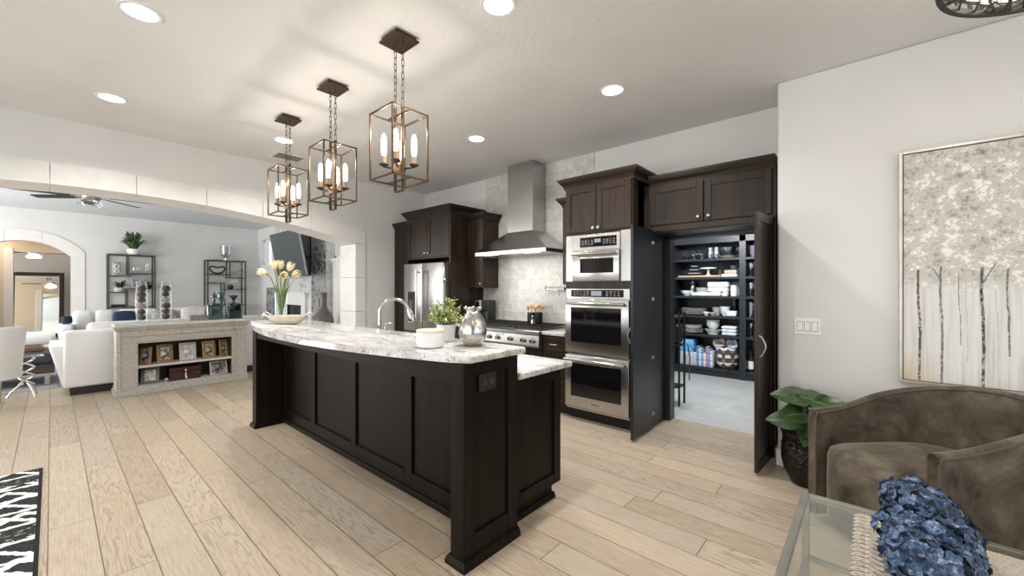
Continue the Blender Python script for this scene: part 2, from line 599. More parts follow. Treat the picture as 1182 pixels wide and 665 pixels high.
def arch_wall(name, mat, x0, x1, ymin, ymax, ztop, yc, zap, R, hw, n=40):
    mb = MB()
    top = arc(yc, zap, R, yc - hw, yc + hw, n)
    yz_prism(mb, [(ymin, 0), (yc - hw, 0), (yc - hw, ztop), (ymin, ztop)], x0, x1)
    yz_prism(mb, [(yc + hw, 0), (ymax, 0), (ymax, ztop), (yc + hw, ztop)], x0, x1)
    for a, b in zip(top, top[1:]):
        yz_prism(mb, [a, b, (b[0], ztop), (a[0], ztop)], x0, x1)
    return struct(mb.build(name, mat))


# arch between kitchen and living room: wall, then the cast stone surround set into it
arch_wall('wall_left', WALL, XB, XA, -3.6, 4.46, H, 0.40, 2.60, 11.31, 2.80)
tr = MB()


def arch_trim(tr, yc, zi, Ri, hwi, zo, Ro, hwo, joints, zsp, jz, x0, x1, gap=0.0018):
    js = [-hwi] + list(joints) + [hwi]
    for a, b in zip(js, js[1:]):
        ya = yc + a + gap; yb = yc + b - gap
        inner = arc(yc, zi, Ri, ya, yb, 8)
        oa = ya if a > -hwi else yc - hwo; ob = yb if b < hwi else yc + hwo
        outer = arc(yc, zo, Ro, oa, ob, 8)
        poly = list(inner)
        if b >= hwi - 1e-6: poly += [(yc + hwo, zsp)]
        poly += list(reversed(outer))
        if a <= -hwi + 1e-6: poly += [(yc - hwo, zsp)]
        yz_prism(tr, poly, x0, x1, 0.003)
    for s in (-1, 1):
        ya, yb = sorted((yc + s * hwi, yc + s * hwo))
        for za, zb in zip(jz, jz[1:]):
            tr.box(x0, ya, za + gap, x1, yb, zb - gap, 0.003)


arch_trim(tr, 0.40, 2.41, 11.1, 2.65, 2.62, 11.31, 2.82, [-1.99, -1.39, -0.79, -0.41, 0.20, 0.81, 1.40, 2.0], 2.085,
          [0, 0.52, 1.05, 1.57, 2.085], XB - 0.012, XA + 0.015)
struct(tr.build('trim_arch', STONE))
struct(MB().box(XA, 3.24, 0, XA + 0.014, 3.70, 0.14, 0.004).build('baseboard_left', TRIMW))

# range wall with the pantry opening, and the tiled backsplash
mb = MB()
mb.box(XA, YB, 0, -1.645, YB + 0.12, H); mb.box(-1.645, YB, 2.03, -0.585, YB + 0.12, H); mb.box(-0.585, YB, 0, 3.7, YB + 0.12, H)
struct(mb.build('wall_back', WALL))
struct(MB().box(-4.33, YB - 0.012, 0.90, -2.49, YB, H).build('wall_backsplash', SPLASH))
mb = MB().box(-0.55, YR, 0, 3.7, YB, H, 0.022, seg=4)
struct(mb.build('wall_right', WALL, smooth=30))
struct(MB().box(-0.566, YR - 0.016, 0, 3.6, YR, 0.135, 0.005).box(-0.566, YR - 0.016, 0, -0.55, 3.955, 0.135, 0.005).build('baseboard_right', TRIMW))
# walls behind the camera, with the big rear windows that light the room
mb = MB()
mb.box(-6.34, -3.45, 0, -5.2, -3.3, H); mb.box(0.8, -3.45, 0, 3.7, -3.3, H)
mb.box(-5.2, -3.45, 0, 0.8, -3.3, 0.3); mb.box(-5.2, -3.45, 2.6, 0.8, -3.3, H)
struct(mb.build('wall_rear', WALL))
mb = MB()
for i in range(5):
    x = -5.2 + 1.5 * i
    mb.box(x - 0.05, -3.42, 0.3, x + 0.05, -3.31, 2.6)
mb.box(-5.2, -3.42, 1.85, 0.8, -3.33, 1.91); mb.box(-5.2, -3.42, 0.3, 0.8, -3.31, 0.36); mb.box(-5.2, -3.42, 2.54, 0.8, -3.31, 2.6)
struct(mb.build('window_1', TRIMW))
struct(MB().box(3.6, -3.6, 0, 3.72, 4.46, H).build('wall_end', WALL))

# living room shell
arch_wall('wall_far', WALL, XF - 0.2, XF, -3.6, 4.1, H, -0.38, 2.40, 0.876, 0.66, 24)
tr = MB()
arch_trim(tr, -0.38, 2.39, 0.876, 0.66, 2.62, 1.10, 0.87, [-0.25, 0.25], 2.10, [0, 0.5, 1.0, 1.55, 2.10], XF - 0.21, XF + 0.015)
struct(tr.build('trim_far_arch', STONE))
mb = MB()
W1 = (-12.63, -11.92, 2.05, 2.74); W2 = (-8.38, -7.67, 2.03, 2.72)
xs = [XF - 0.2, W1[0], W1[1], W2[0], W2[1], XB + 0.05]
for i in range(0, 6, 2): mb.box(xs[i], YL, 0, xs[i + 1], YL + 0.16, H)
for w in (W1, W2):
    mb.box(w[0], YL, 0, w[1], YL + 0.16, w[2]); mb.box(w[0], YL, w[3], w[1], YL + 0.16, H)
struct(mb.build('wall_fireplace', WALL))
for i, w in enumerate((W1, W2)):
    mb = MB()
    f = 0.05
    mb.box(w[0], YL + 0.05, w[2], w[0] + f, YL + 0.11, w[3]); mb.box(w[1] - f, YL + 0.05, w[2], w[1], YL + 0.11, w[3])
    mb.box(w[0], YL + 0.05, w[2], w[1], YL + 0.11, w[2] + f); mb.box(w[0], YL + 0.05, w[3] - f, w[1], YL + 0.11, w[3])
    mb.box(w[0] - 0.03, YL - 0.03, w[2] - 0.07, w[1] + 0.03, YL, w[2] - 0.005, 0.004)
    o = struct(mb.build('window_%d' % (i + 2), TRIMW))
    MB().box(w[0] + f, YL + 0.07, w[2] + f, w[1] - f, YL + 0.078, w[3] - f).build('pane', PANEGLASS, o)

# hallway and bedroom beyond the far arch
mb = MB()
mb.box(-14.35, -3.6, 0, -14.2, -0.62, 2.62); mb.box(-14.35, -0.62, 2.22, -14.2, 4.0, 2.62); mb.box(-14.35, 0.36, 0, -14.2, 4.0, 2.22)
struct(mb.build('wall_hall', WARMWALL))
mb = MB()
mb.box(-14.37, -0.69, 0, -14.17, -0.56, 2.30, 0.004); mb.box(-14.37, 0.30, 0, -14.17, 0.40, 2.26, 0.004)
struct(mb.build('trim_hall_opening', TRIMW))
struct(MB().box(-18.6, -3.6, 0, -18.45, 4.0, 2.62).build('wall_bedroom', WALL))
struct(MB().box(-18.6, 2.6, 0, -14.35, 2.75, 2.62).build('wall_bedroom_side', WALL))
struct(MB().box(-14.2, 0.9, 0, XF - 0.2, 1.0, 2.62).build('wall_hall_side', WARMWALL))

# pantry shell behind the open cabinet doors
mb = MB()
mb.box(-2.75, 4.46, 0, -2.6, 7.6, 2.55)
struct(mb.build('wall_pantry_left', WALL))
struct(MB().box(-3.0, 7.42, 0, 1.2, 7.55, 2.55).build('wall_pantry_back', WALL))
struct(MB().box(0.9, 4.46, 0, 1.05, 7.5, 2.55).build('wall_pantry_right', WALL))

# ------------------------------------------------------------------ ceiling fittings
CANLENS = emit('downlight_lens', (1.0, 0.97, 0.92), 9.0)


def can_light(x, y, label, power=17):
    t = thing('recessed_light', label, 'ceiling light', (x, y, H), 0, 'recessed ceiling lights')
    MB().lathe([(0.083, 0.004), (0.083, -0.004), (0.103, -0.006), (0.106, 0.0), (0.106, 0.004)], (x, y, H), 32).build('trim_ring', WHITEP, t, 50)
    MB().lathe([(0, -0.002), (0.083, -0.002), (0.083, 0.003), (0, 0.003)], (x, y, H), 32).build('lens', CANLENS, t)
    d = bpy.data.lights.new('downlight', 'AREA'); d.shape = 'DISK'; d.size = 0.15; d.energy = power
    d.color = (1.0, 0.975, 0.945); d.spread = math.radians(140)
    lo = bpy.data.objects.new('downlight', d); COL.objects.link(lo); lo.location = (0, 0, -0.02); lo.parent = t
    return t


can_light(-3.252, 0.349, 'round recessed light at the top edge of the photo, left of the lanterns')
can_light(-4.906, 0.344, 'round recessed light nearest the arch wall at far left')
can_light(-1.61, 1.71, 'large round recessed light at top centre, right of the near lantern')
can_light(-1.596, 3.074, 'round recessed light between the steel hood and the painting wall')
can_light(-3.236, 3.086, 'small round recessed light in front of the hood chimney')
can_light(-4.879, 1.709, 'round recessed light seen behind the chains of the farthest lantern')
# one more of the same grid above the rear of the kitchen, out of frame
can_light(-0.1, 0.35, 'round recessed light behind the camera position, out of frame')

vt = thing('ceiling_vent', 'white louvred air vent in the ceiling behind the farthest lantern', 'vent', (-5.45, 1.96, H))
mb = MB()
mb.box(-5.60, 1.78, H - 0.012, -5.30, 1.81, H, 0.003).box(-5.60, 2.11, H - 0.012, -5.30, 2.14, H, 0.003)
mb.box(-5.60, 1.81, H - 0.012, -5.57, 2.11, H, 0.003).box(-5.33, 1.81, H - 0.012, -5.30, 2.11, H, 0.003)
mb.build('frame', WHITEP, vt)
MB().box(-5.57, 1.81, H - 0.003, -5.33, 2.11, H - 0.001).build('duct_opening', simple('duct_grey', (0.16, 0.16, 0.155), 0.7), vt)
mb = MB()
for k in range(9):
    y = 1.825 + k * 0.033
    mb.box(-0.12, -0.011, -0.001, 0.12, 0.011, 0.001, M=TR(-5.45, y, H - 0.009, 0, math.radians(35)))
mb.build('louvre', WHITEP, vt)


def wall_plate(name, label, cat, loc, normal, w, h, rockers, kind):
    t = thing(name, label, cat, loc, {'-y': 0, '+x': PI / 2}[normal])
    mb = MB().box(-w / 2, -0.006, -h / 2, w / 2, 0, h / 2, 0.003, seg=2); mb.build('cover_plate', WHITEP, t, world=False)
    for k in range(rockers):
        x = (k - (rockers - 1) / 2) * 0.046
        if kind == 'switch':
            MB().box(x - 0.0195, -0.0072, -0.037, x + 0.0195, -0.0055, 0.037).build('gap_shade', simple('switch_gap', (0.30, 0.30, 0.29), 0.6), t, world=False)  # grey plate painting the shadow gap round each rocker
            MB().box(x - 0.0165, -0.0095, -0.033, x + 0.0165, -0.004, 0.033, 0.002).box(x - 0.0150, -0.0115, 0.002, x + 0.0150, -0.008, 0.031, 0.002).build('rocker', WHITEC, t, world=False)
        else:
            for s in (-1, 1):
                MB().cyl((x, s * 0.02, 0), 0.0155, 0.0035, 16, M=Matrix.Rotation(PI / 2, 4, 'X')).build('socket', WHITEC, t, world=False)
                mb = MB()
                for q in (-0.006, 0.006): mb.box(x + q - 0.001, -0.0052 - 0.003, s * 0.02 - 0.002, x + q + 0.001, -0.003, s * 0.02 + 0.007)
                mb.build('slot', BLKPLASTIC, t, world=False)
    return t


wall_plate('light_switch', 'white three-gang rocker switch plate on the wall left of the painting', 'light switch', (-0.355, YR, 1.115), '-y', 0.165, 0.125, 3, 'switch')
wall_plate('wall_outlet', 'white outlet plate on the wall beside the arch, behind the faucet', 'outlet', (XA, 3.29, 1.10), '+x', 0.115, 0.12, 2, 'switch')
wall_plate('wall_outlet', 'white outlet plate on the tile backsplash right of the coffee maker', 'outlet', (-4.06, YB - 0.012, 1.10), '-y', 0.075, 0.12, 1, 'socket')

# ------------------------------------------------------------------ kitchen island
ik = thing('kitchen_island', 'long two-level dark wood kitchen island with panelled sides', 'kitchen island', (-3.1, 1.8, 0))
X0, X1 = -4.72, -1.51
mb = MB()
mb.box(X0 + 0.08, 1.645, 0.0, -1.62, 1.78, 1.03)            # raised bar wall
mb.box(X0 + 0.08, 1.78, 0.10, -1.60, 2.27, 0.875)
mb.box(X0 + 0.12, 1.78, 0.0, -1.66, 2.20, 0.10)
mb.build('body', ISL, ik)
# long side: frame of rails and stiles with four recessed panels
mb = MB()
yf = 1.62
st = [(-4.64, -4.56), (-3.955, -3.875), (-3.19, -3.11), (-2.42, -2.34), (-1.68, -1.615)]
for a, b in st: mb.box(a, yf, 0.0, b, yf + 0.024, 1.03, 0.003)
for (a0, b0), (a1, b1) in zip(st, st[1:]):
    mb.box(b0, yf, 0.0, a1, yf + 0.024, 0.145, 0.003); mb.box(b0, yf, 0.82, a1, yf + 0.024, 1.03, 0.003)
mb.build('side_frame', ISL, ik)
for (a0, b0), (a1, b1) in zip(st, st[1:]):
    MB().box(b0 - 0.005, yf + 0.018, 0.14, a1 + 0.005, yf + 0.026, 0.825).build('side_panel', ISL, ik)
MB().box(-4.62, 1.605, 0, -1.63, 1.622, 0.045, 0.006).build('base_moulding', ISL, ik)
MB().box(X0 + 0.106, 1.362, 0.905, -1.617, 1.385, 1.028, 0.003).build('apron', ISL, ik)


def end_panel(xo, xi, y0, y1, face):
    # thick end wing with a recessed panel on the outer face
    mb = MB()
    s = 1 if face > 0 else -1
    xa, xb = sorted((xi, xo - s * 0.014))
    mb.box(xa, y0, 0, xb, y1, 1.03, 0.003)
    xc, xd = sorted((xo - s * 0.0145, xo))
    r = 0.075
    mb.box(xc, y0, 0, xd, y0 + r, 1.03, 0.002); mb.box(xc, y1 - r * 1.1, 0, xd, y1, 1.03, 0.002)
    mb.box(xc, y0 + r, 0, xd, y1 - r * 1.1, 0.155, 0.002); mb.box(xc, y0 + r, 0.965, xd, y1 - r * 1.1, 1.03, 0.002)
    mb.build('end_panel', ISL, ik)
    mb = MB()
    xe, xg = sorted((xi - s * 0.022, xo + s * 0.022))
    mb.crown(xe + 0.02, xg - 0.02, y0, y1, [(0.020, 0.0), (0.020, 0.022), (0.008, 0.045), (0.0, 0.047)])
    mb.build('base_moulding', ISL, ik)


end_panel(X1, X1 - 0.105, 1.355, 1.765, 1)
end_panel(X0, X0 + 0.105, 1.355, 1.765, -1)
# lower cabinet end facing the range side
M = TR(-1.572, 0, 0, PI / 2)
mb = MB(M)
mb.shaker(1.78, 2.285, 0.105, 0.872, 0, 0.03, 0.07, 0.014)
mb.build('lower_end_panel', ISL, ik)
mb = MB().box(-1.68, 1.78, 0, -1.610, 2.235, 0.105).crown(-3.0, -1.603, 1.765, 2.245, [(0.016, 0.0), (0.016, 0.018), (0.004, 0.036), (0, 0.036)], left=False)
mb.build('base_moulding', ISL, ik)
for k, xx in enumerate((-4.6, -4.0, -2.9, -2.3)):      # doors on the cooking side
    MB(TR(0, 2.27, 0, PI)).shaker(-xx - 0.58, -xx - 0.01, 0.12, 0.86, -0.02).build('door', ISL, ik)
ou = MB().box(-1.525, 1.462, 0.868, -1.508, 1.590, 0.962, 0.004).build('outlet_cover', simple('brown_plate', (0.016, 0.009, 0.008), 0.4), ik, label='brown outlet plate')
for y in (1.500, 1.552):
    MB().lathe([(0, 0), (0.019, 0), (0.019, 0.004), (0, 0.004)], (0, 0, 0), 16, M=TR(-1.510, y, 0.915) @ Matrix.Rotation(PI / 2, 4, 'Y')).build('socket', simple('brown_socket', (0.040, 0.027, 0.024), 0.4), ou)

# granite tops
arcp = []
xs0, xs1 = -4.81, -1.485
for i in range(33):
    x = xs0 + (xs1 - xs0) * i / 32
    u = (x - (xs0 + xs1) / 2) / ((xs1 - xs0) / 2)
    arcp.append((x, 1.37 - 0.27 * (1 - u * u)))
bar = MB().prism(arcp + [(xs1, 1.805), (xs0, 1.805)], 1.031, 1.072, 0.011, 3)
bar = bar.build('bar_countertop', GRAN, None, 50)
tag(bar, 'curved white and grey granite top on the raised side of the island', 'countertop')
lo = MB().prism([(-4.62, 1.781), (-1.512, 1.781), (-1.512, 2.335), (-4.62, 2.335)], 0.8755, 0.916, 0.011, 3).build('island_countertop', GRAN, None, 50)
tag(lo, 'lower white granite counter behind the raised bar of the island', 'countertop')

# faucet and soap pump behind the bar
fx, fy, fz = -3.27, 1.93, 0.916
t = thing('kitchen_faucet', 'nickel gooseneck faucet with pull-down sprayer on the island', 'faucet', (fx, fy, fz))
d = Vector((0.55, 0.83, 0)).normalized()
pts = [Vector((fx, fy, fz + 0.03)), Vector((fx, fy, fz + 0.27))]
for k in range(1, 15):
    a = PI * (1 - k / 14 * 0.92)
    pts.append(Vector((fx, fy, fz + 0.27)) + d * (0.125 * (1 + math.cos(a))) + Vector((0, 0, 0.125 * math.sin(a))))
MB().tube(pts, 0.0145, 12).build('neck', CHROME, t, 50)
e = pts[-1]; dn = (pts[-1] - pts[-2]).normalized()
MB().tube([e, e + dn * 0.02, e + dn * 0.05, e + dn * 0.10, e + dn * 0.115], [0.018, 0.022, 0.025, 0.040, 0.036], 14).build('sprayer', CHROME, t, 50)
MB().lathe([(0, 0), (0.033, 0), (0.033, 0.012), (0.022, 0.02), (0.022, 0.085), (0.017, 0.095), (0, 0.095)], (fx, fy, fz), 20).build('base', CHROME, t, 40)
MB().tube([(fx + 0.02, fy, fz + 0.06), (fx + 0.06, fy - 0.01, fz + 0.075), (fx + 0.11, fy - 0.02, fz + 0.11)], [0.009, 0.007, 0.006], 10).build('lever', CHROME, t, 50)
sx = fx + 0.13
t = thing('soap_dispenser', 'short nickel soap pump beside the gooseneck faucet', 'soap dispenser', (sx, fy - 0.02, fz))
MB().lathe([(0, 0), (0.024, 0), (0.024, 0.008), (0.014, 0.014), (0.014, 0.12), (0.010, 0.125), (0, 0.125)], (sx, fy - 0.02, fz), 16).build('body', CHROME, t, 40)
MB().tube([(sx, fy - 0.02, fz + 0.125), (sx, fy - 0.02, fz + 0.185), (sx + 0.045, fy + 0.02, fz + 0.19)], 0.008, 10).build('spout', CHROME, t, 50)

# ------------------------------------------------------------------ range wall cabinets
KN = NICKEL
YC = YB - 0.0235
CROWN = lambda z: [(0.0, z - 0.022), (0.014, z - 0.02), (0.014, z + 0.004), (0.022, z + 0.006), (0.022, z + 0.014), (0.034, z + 0.03), (0.050, z + 0.046), (0.050, z + 0.054), (0.060, z + 0.056), (0.060, z + 0.066), (0.067, z + 0.068), (0.067, z + 0.09), (0, z + 0.09)]


def knob(parent, x, y, z):
    MB().lathe([(0, 0), (0.006, 0), (0.006, 0.012), (0.0155, 0.017), (0.0155, 0.026), (0.011, 0.03), (0, 0.03)], (0, 0, 0), 14, M=TR(x, y, z) @ Matrix.Rotation(PI / 2, 4, 'X')).build('knob', KN, parent, 40)


def pull(parent, x, y, z, w=0.10):
    pts = [(x - w / 2, y, z), (x - w / 2, y - 0.022, z), (x - w / 4, y - 0.03, z), (x + w / 4, y - 0.03, z), (x + w / 2, y - 0.022, z), (x + w / 2, y, z)]
    MB().tube(pts, 0.0065, 8).build('pull', KN, parent, 50)


def cabinet(label, x0, x1, yf, z0, z1, doors=(), drawers=(), crown=True, cl=True, cr=True, cat='cabinet', toe=False, name='upper_cabinet', group=None):
    t = thing(name, label, cat, ((x0 + x1) / 2, YC, z0), 0, group)
    mb = MB().box(x0, yf + 0.021, z0 + (0.10 if toe else 0), x1, YC, z1, 0.002)
    mb.build('carcass', ESP, t)
    if toe: MB().box(x0 + 0.002, yf + 0.08, 0, x1 - 0.002, YC, 0.10).build('toe_kick', TOE, t)
    if crown: MB().crown(x0, x1, yf + 0.021, YC, CROWN(z1), cl, cr).build('crown_moulding', ESPX, t)
    for (a, b, c, d_, kx, kz) in doors:
        o = MB().shaker(a, b, c, d_, yf, 0.02, min(0.058, (b - a) * 0.28)).build('door', ESP, t)
        if kx is not None: knob(o, kx, yf, kz)
    for (a, b, c, d_) in drawers:
        o = MB().shaker(a, b, c, d_, yf, 0.02, 0.035, 0.006).build('drawer', ESPX, t)
        pull(o, (a + b) / 2, yf, (c + d_) / 2)
    return t


# tall narrow cabinet in the corner, left of the refrigerator
cabinet('tall narrow dark cabinet in the corner left of the refrigerator', -5.865, -5.428, 3.73, 0, 2.37,
        [(-5.86, -5.432, 1.66, 2.355, None, 0), (-5.86, -5.43, 0.12, 1.65, None, 0)], cr=False, cl=False, toe=True, name='tall_cabinet')
# refrigerator surround
t = thing('refrigerator_cabinet', 'dark two-door cabinet over the steel refrigerator with a tall side panel', 'cabinet', (-4.9, YC, 0))
MB().box(-5.404, 3.70, 1.845, -4.414, YC, 2.489, 0.002).build('carcass', ESP, t)
MB().box(-4.413, 3.682, 0, -4.388, YC, 2.488, 0.002).build('side_panel', ESP, t)
MB().box(-5.425, 3.68, 0, -5.405, YC, 1.845, 0.002).build('side_panel', ESP, t)
MB().crown(-5.425, -4.39, 3.68, YC, CROWN(2.49)).build('crown_moulding', ESPX, t)
for a, b, kx in ((-5.415, -4.92, -4.955), (-4.915, -4.42, -4.88)):
    o = MB().shaker(a, b, 1.865, 2.475, 3.68).build('door', ESP, t); knob(o, kx, 3.68, 1.925)
# upper cabinet beside the hood
cabinet('dark upper cabinet between the refrigerator and the hood', -4.384, -4.065, 4.0, 1.41, 2.38, [(-4.38, -4.07, 1.42, 2.37, -4.10, 1.47)], cl=False)
cabinet('slim dark upper cabinet squeezed between the hood and the ovens', -2.725, -2.495, 4.0, 1.45, 2.38, [(-2.722, -2.497, 1.46, 2.37, -2.53, 1.52)], cr=False)
# base cabinets under the rangetop
cabinet('dark base cabinet with drawers left of the rangetop', -4.386, -4.035, 3.73, 0, 0.874,
        [(-4.385, -4.04, 0.12, 0.68, -4.07, 0.63)], [(-4.385, -4.04, 0.69, 0.86)], crown=False, toe=True, name='base_cabinet')
cabinet('wide dark base cabinet under the steel rangetop', -4.033, -2.815, 3.73, 0, 0.70,
        [(-4.03, -3.43, 0.12, 0.69, -3.46, 0.6), (-3.42, -2.82, 0.12, 0.69, -3.39, 0.6)], [], crown=False, toe=True, name='base_cabinet')
cabinet('dark base cabinet with drawers between the rangetop and the ovens', -2.813, -2.495, 3.73, 0, 0.874,
        [], [(-2.81, -2.50, 0.69, 0.86), (-2.81, -2.50, 0.41, 0.68), (-2.81, -2.50, 0.12, 0.40)], crown=False, toe=True, name='base_cabinet')
o = MB().box(-4.386, 3.70, 0.8755, -4.035, YB - 0.013, 0.916, 0.008, seg=3).build('range_countertop', GRAN, None, 50)
tag(o, 'short white granite counter left of the rangetop under the coffee maker', 'countertop')
o = MB().box(-2.813, 3.70, 0.8755, -2.495, YB - 0.013, 0.916, 0.008, seg=3).build('range_countertop', GRAN, None, 50)
tag(o, 'short white granite counter between the rangetop and the oven tower', 'countertop')

# ------------------------------------------------------------------ refrigerator
t = thing('refrigerator', 'stainless steel french-door refrigerator with ice dispenser', 'refrigerator', (-4.9, 3.95, 0))
RX0, RX1, RF = -5.375, -4.43, 3.585
MB().box(RX0 + 0.005, RF + 0.06, 0.02, RX1 - 0.005, 4.30, 1.755, 0.004).build('body', simple('fridge_side_grey', (0.07, 0.07, 0.072), 0.4), t)
for nm, a, b in (('door', RX0, -4.916), ('door', -4.910, RX1)):
    dr = MB().box(a, RF, 0.765, b, RF + 0.06, 1.775, 0.012, seg=3).build(nm, STEEL, t, 50)
    hx = -4.975 if a == RX0 else -4.845
    mb = MB().tube([(hx, RF - 0.055, 0.93), (hx, RF - 0.055, 1.68)], 0.0155, 12)
    for z in (0.97, 1.64): mb.tube([(hx, RF, z), (hx, RF - 0.055, z)], 0.011, 8)
    mb.build('handle', NICKEL, dr, 50)
    if a == RX0:
        dp = MB().box(-5.275, RF - 0.004, 0.965, -5.075, RF + 0.002, 1.355, 0.003).build('ice_dispenser', BLKPLASTIC, dr)
        MB().box(-5.255, RF - 0.006, 1.24, -5.095, RF - 0.003, 1.335, 0.002).build('display', BLKGLASS, dp)
        MB().box(-5.20, RF - 0.012, 1.03, -5.15, RF - 0.003, 1.22, 0.003).build('paddle', simple('dispenser_grey', (0.10, 0.10, 0.105), 0.35), dp)
        MB().box(-5.285, RF - 0.008, 0.955, -5.273, RF, 1.365, 0.002).box(-5.285, RF - 0.012, 0.945, -5.065, RF, 0.967, 0.002).build('bezel', NICKEL, dp)
    else:
        MB().lathe([(0, 0), (0.034, 0), (0.034, 0.012), (0.026, 0.018), (0, 0.018)], (0, 0, 0), 18, M=TR(RX1, RF + 0.03, 1.52) @ Matrix.Rotation(PI / 2, 4, 'Y')).build('round_magnet', CHROME, dr, 40)
for z0, z1 in ((0.43, 0.752), (0.07, 0.42)):
    dr = MB().box(RX0, RF, z0, RX1, RF + 0.06, z1, 0.012, seg=3).build('drawer', STEEL, t, 50)
    mb = MB().tube([(RX0 + 0.07, RF - 0.055, z1 - 0.05), (RX1 - 0.07, RF - 0.055, z1 - 0.05)], 0.0155, 12)
    for x in (RX0 + 0.12, RX1 - 0.12): mb.tube([(x, RF, z1 - 0.05), (x, RF - 0.055, z1 - 0.05)], 0.011, 8)
    mb.build('handle', NICKEL, dr, 50)

# ------------------------------------------------------------------ oven tower
TX0, TX1, TF = -2.49, -1.715, 3.72
t = thing('oven_tower', 'tall dark cabinet tower holding the built-in steel microwave and ovens', 'cabinet', (-2.1, YC, 0))
mb = MB()
mb.box(TX0, TF, 0.11, TX0 + 0.02, YC, 2.49); mb.box(TX1 - 0.02, TF, 0.11, TX1, YC, 2.49)
mb.box(TX0, 3.84, 0.11, TX1, YC, 2.49)
mb.box(TX0 + 0.02, TF, 1.985, TX1 - 0.02, 3.85, 2.49); mb.box(TX0 + 0.02, TF + 0.003, 1.405, TX1 - 0.02, 3.85, 1.475); mb.box(TX0 + 0.02, TF, 0.11, TX1 - 0.02, 3.85, 0.115)
mb.build('carcass', ESP, t)
MB().box(TX0 + 0.01, TF + 0.07, 0, TX1 - 0.01, YC, 0.11).build('toe_kick', TOE, t)
MB().crown(TX0, TX1, TF, YC, CROWN(2.495)).build('crown_moulding', ESPX, t)
for a, b, kx in ((TX0 + 0.012, -2.108, -2.135), (-2.102, TX1 - 0.012, -2.075)):
    o = MB().shaker(a, b, 2.0, 2.475, TF - 0.02).build('door', ESP, t); knob(o, kx, TF - 0.02, 2.03)


def oven_handle(parent, x0, x1, y, z):
    mb = MB().tube([(x0, y - 0.052, z), (x1, y - 0.052, z)], 0.0145, 14)
    for x in (x0 + 0.03, x1 - 0.03): mb.box(x - 0.015, y - 0.052, z - 0.012, x + 0.015, y + 0.002, z + 0.012, 0.004)
    mb.build('handle', CHROME, parent, 50)


DISPLAY = emit('oven_display', (0.75, 0.85, 0.95), 0.35, (0.02, 0.02, 0.02))


def marks(parent, x0, x1, zc, y, cols, h=0.012):
    """small printed key legends on a control panel"""
    mb = MB()
    for k in range(cols):
        x = x0 + (x1 - x0) * (k + 0.5) / cols
        for dz in (-0.016, 0.004, 0.022):
            w = 0.006 + 0.004 * ((k * 7 + int(dz * 1000)) % 3)
            mb.box(x - w, y - 0.0006, zc + dz - 0.0022, x + w, y + 0.0004, zc + dz + 0.0022)
    mb.build('legend', simple('legend_print', (0.45, 0.46, 0.47), 0.5), parent)


OF = TF - 0.012
# microwave
m_ = thing('microwave', 'built-in stainless microwave above the double oven', 'microwave', (-2.1, OF, 1.475))
MB().box(TX0 + 0.022, OF + 0.004, 1.478, TX1 - 0.022, 3.835, 1.975, 0.003).build('body', STEEL, m_)
MB().box(TX0 + 0.014, OF - 0.004, 1.478, -2.385, OF + 0.004, 1.968, 0.003).build('side_trim', STEELV, m_)
MB().box(-1.835, OF - 0.004, 1.478, TX1 - 0.014, OF + 0.004, 1.985, 0.003).build('side_trim', STEELV, m_)
cp = MB().box(-2.383, OF - 0.012, 1.80, -1.837, OF + 0.003, 1.968, 0.003).build('control_panel', STEEL, m_)
gl = MB().box(-2.295, OF - 0.015, 1.835, -1.875, OF - 0.010, 1.938, 0.002).build('glass_panel', BLKGLASS, cp)
MB().box(-2.12, OF - 0.0162, 1.878, -2.05, OF - 0.0146, 1.915).build('display', DISPLAY, gl)
marks(gl, -2.28, -2.13, 1.88, OF - 0.0152, 4); marks(gl, -2.03, -1.885, 1.88, OF - 0.0152, 4)
dr = MB().box(-2.383, OF - 0.030, 1.482, -1.837, OF + 0.003, 1.795, 0.006, seg=2).build('door', STEEL, m_, 50)
MB().box(-2.285, OF - 0.0335, 1.565, -1.90, OF - 0.029, 1.715, 0.010, seg=3).build('window', BLKGLASS, dr)
oven_handle(dr, -2.36, -1.86, OF - 0.03, 1.762)
MB().box(-2.15, OF - 0.0315, 1.505, -2.04, OF - 0.0295, 1.523, 0.001).build('maker_plate', CHROME, dr)

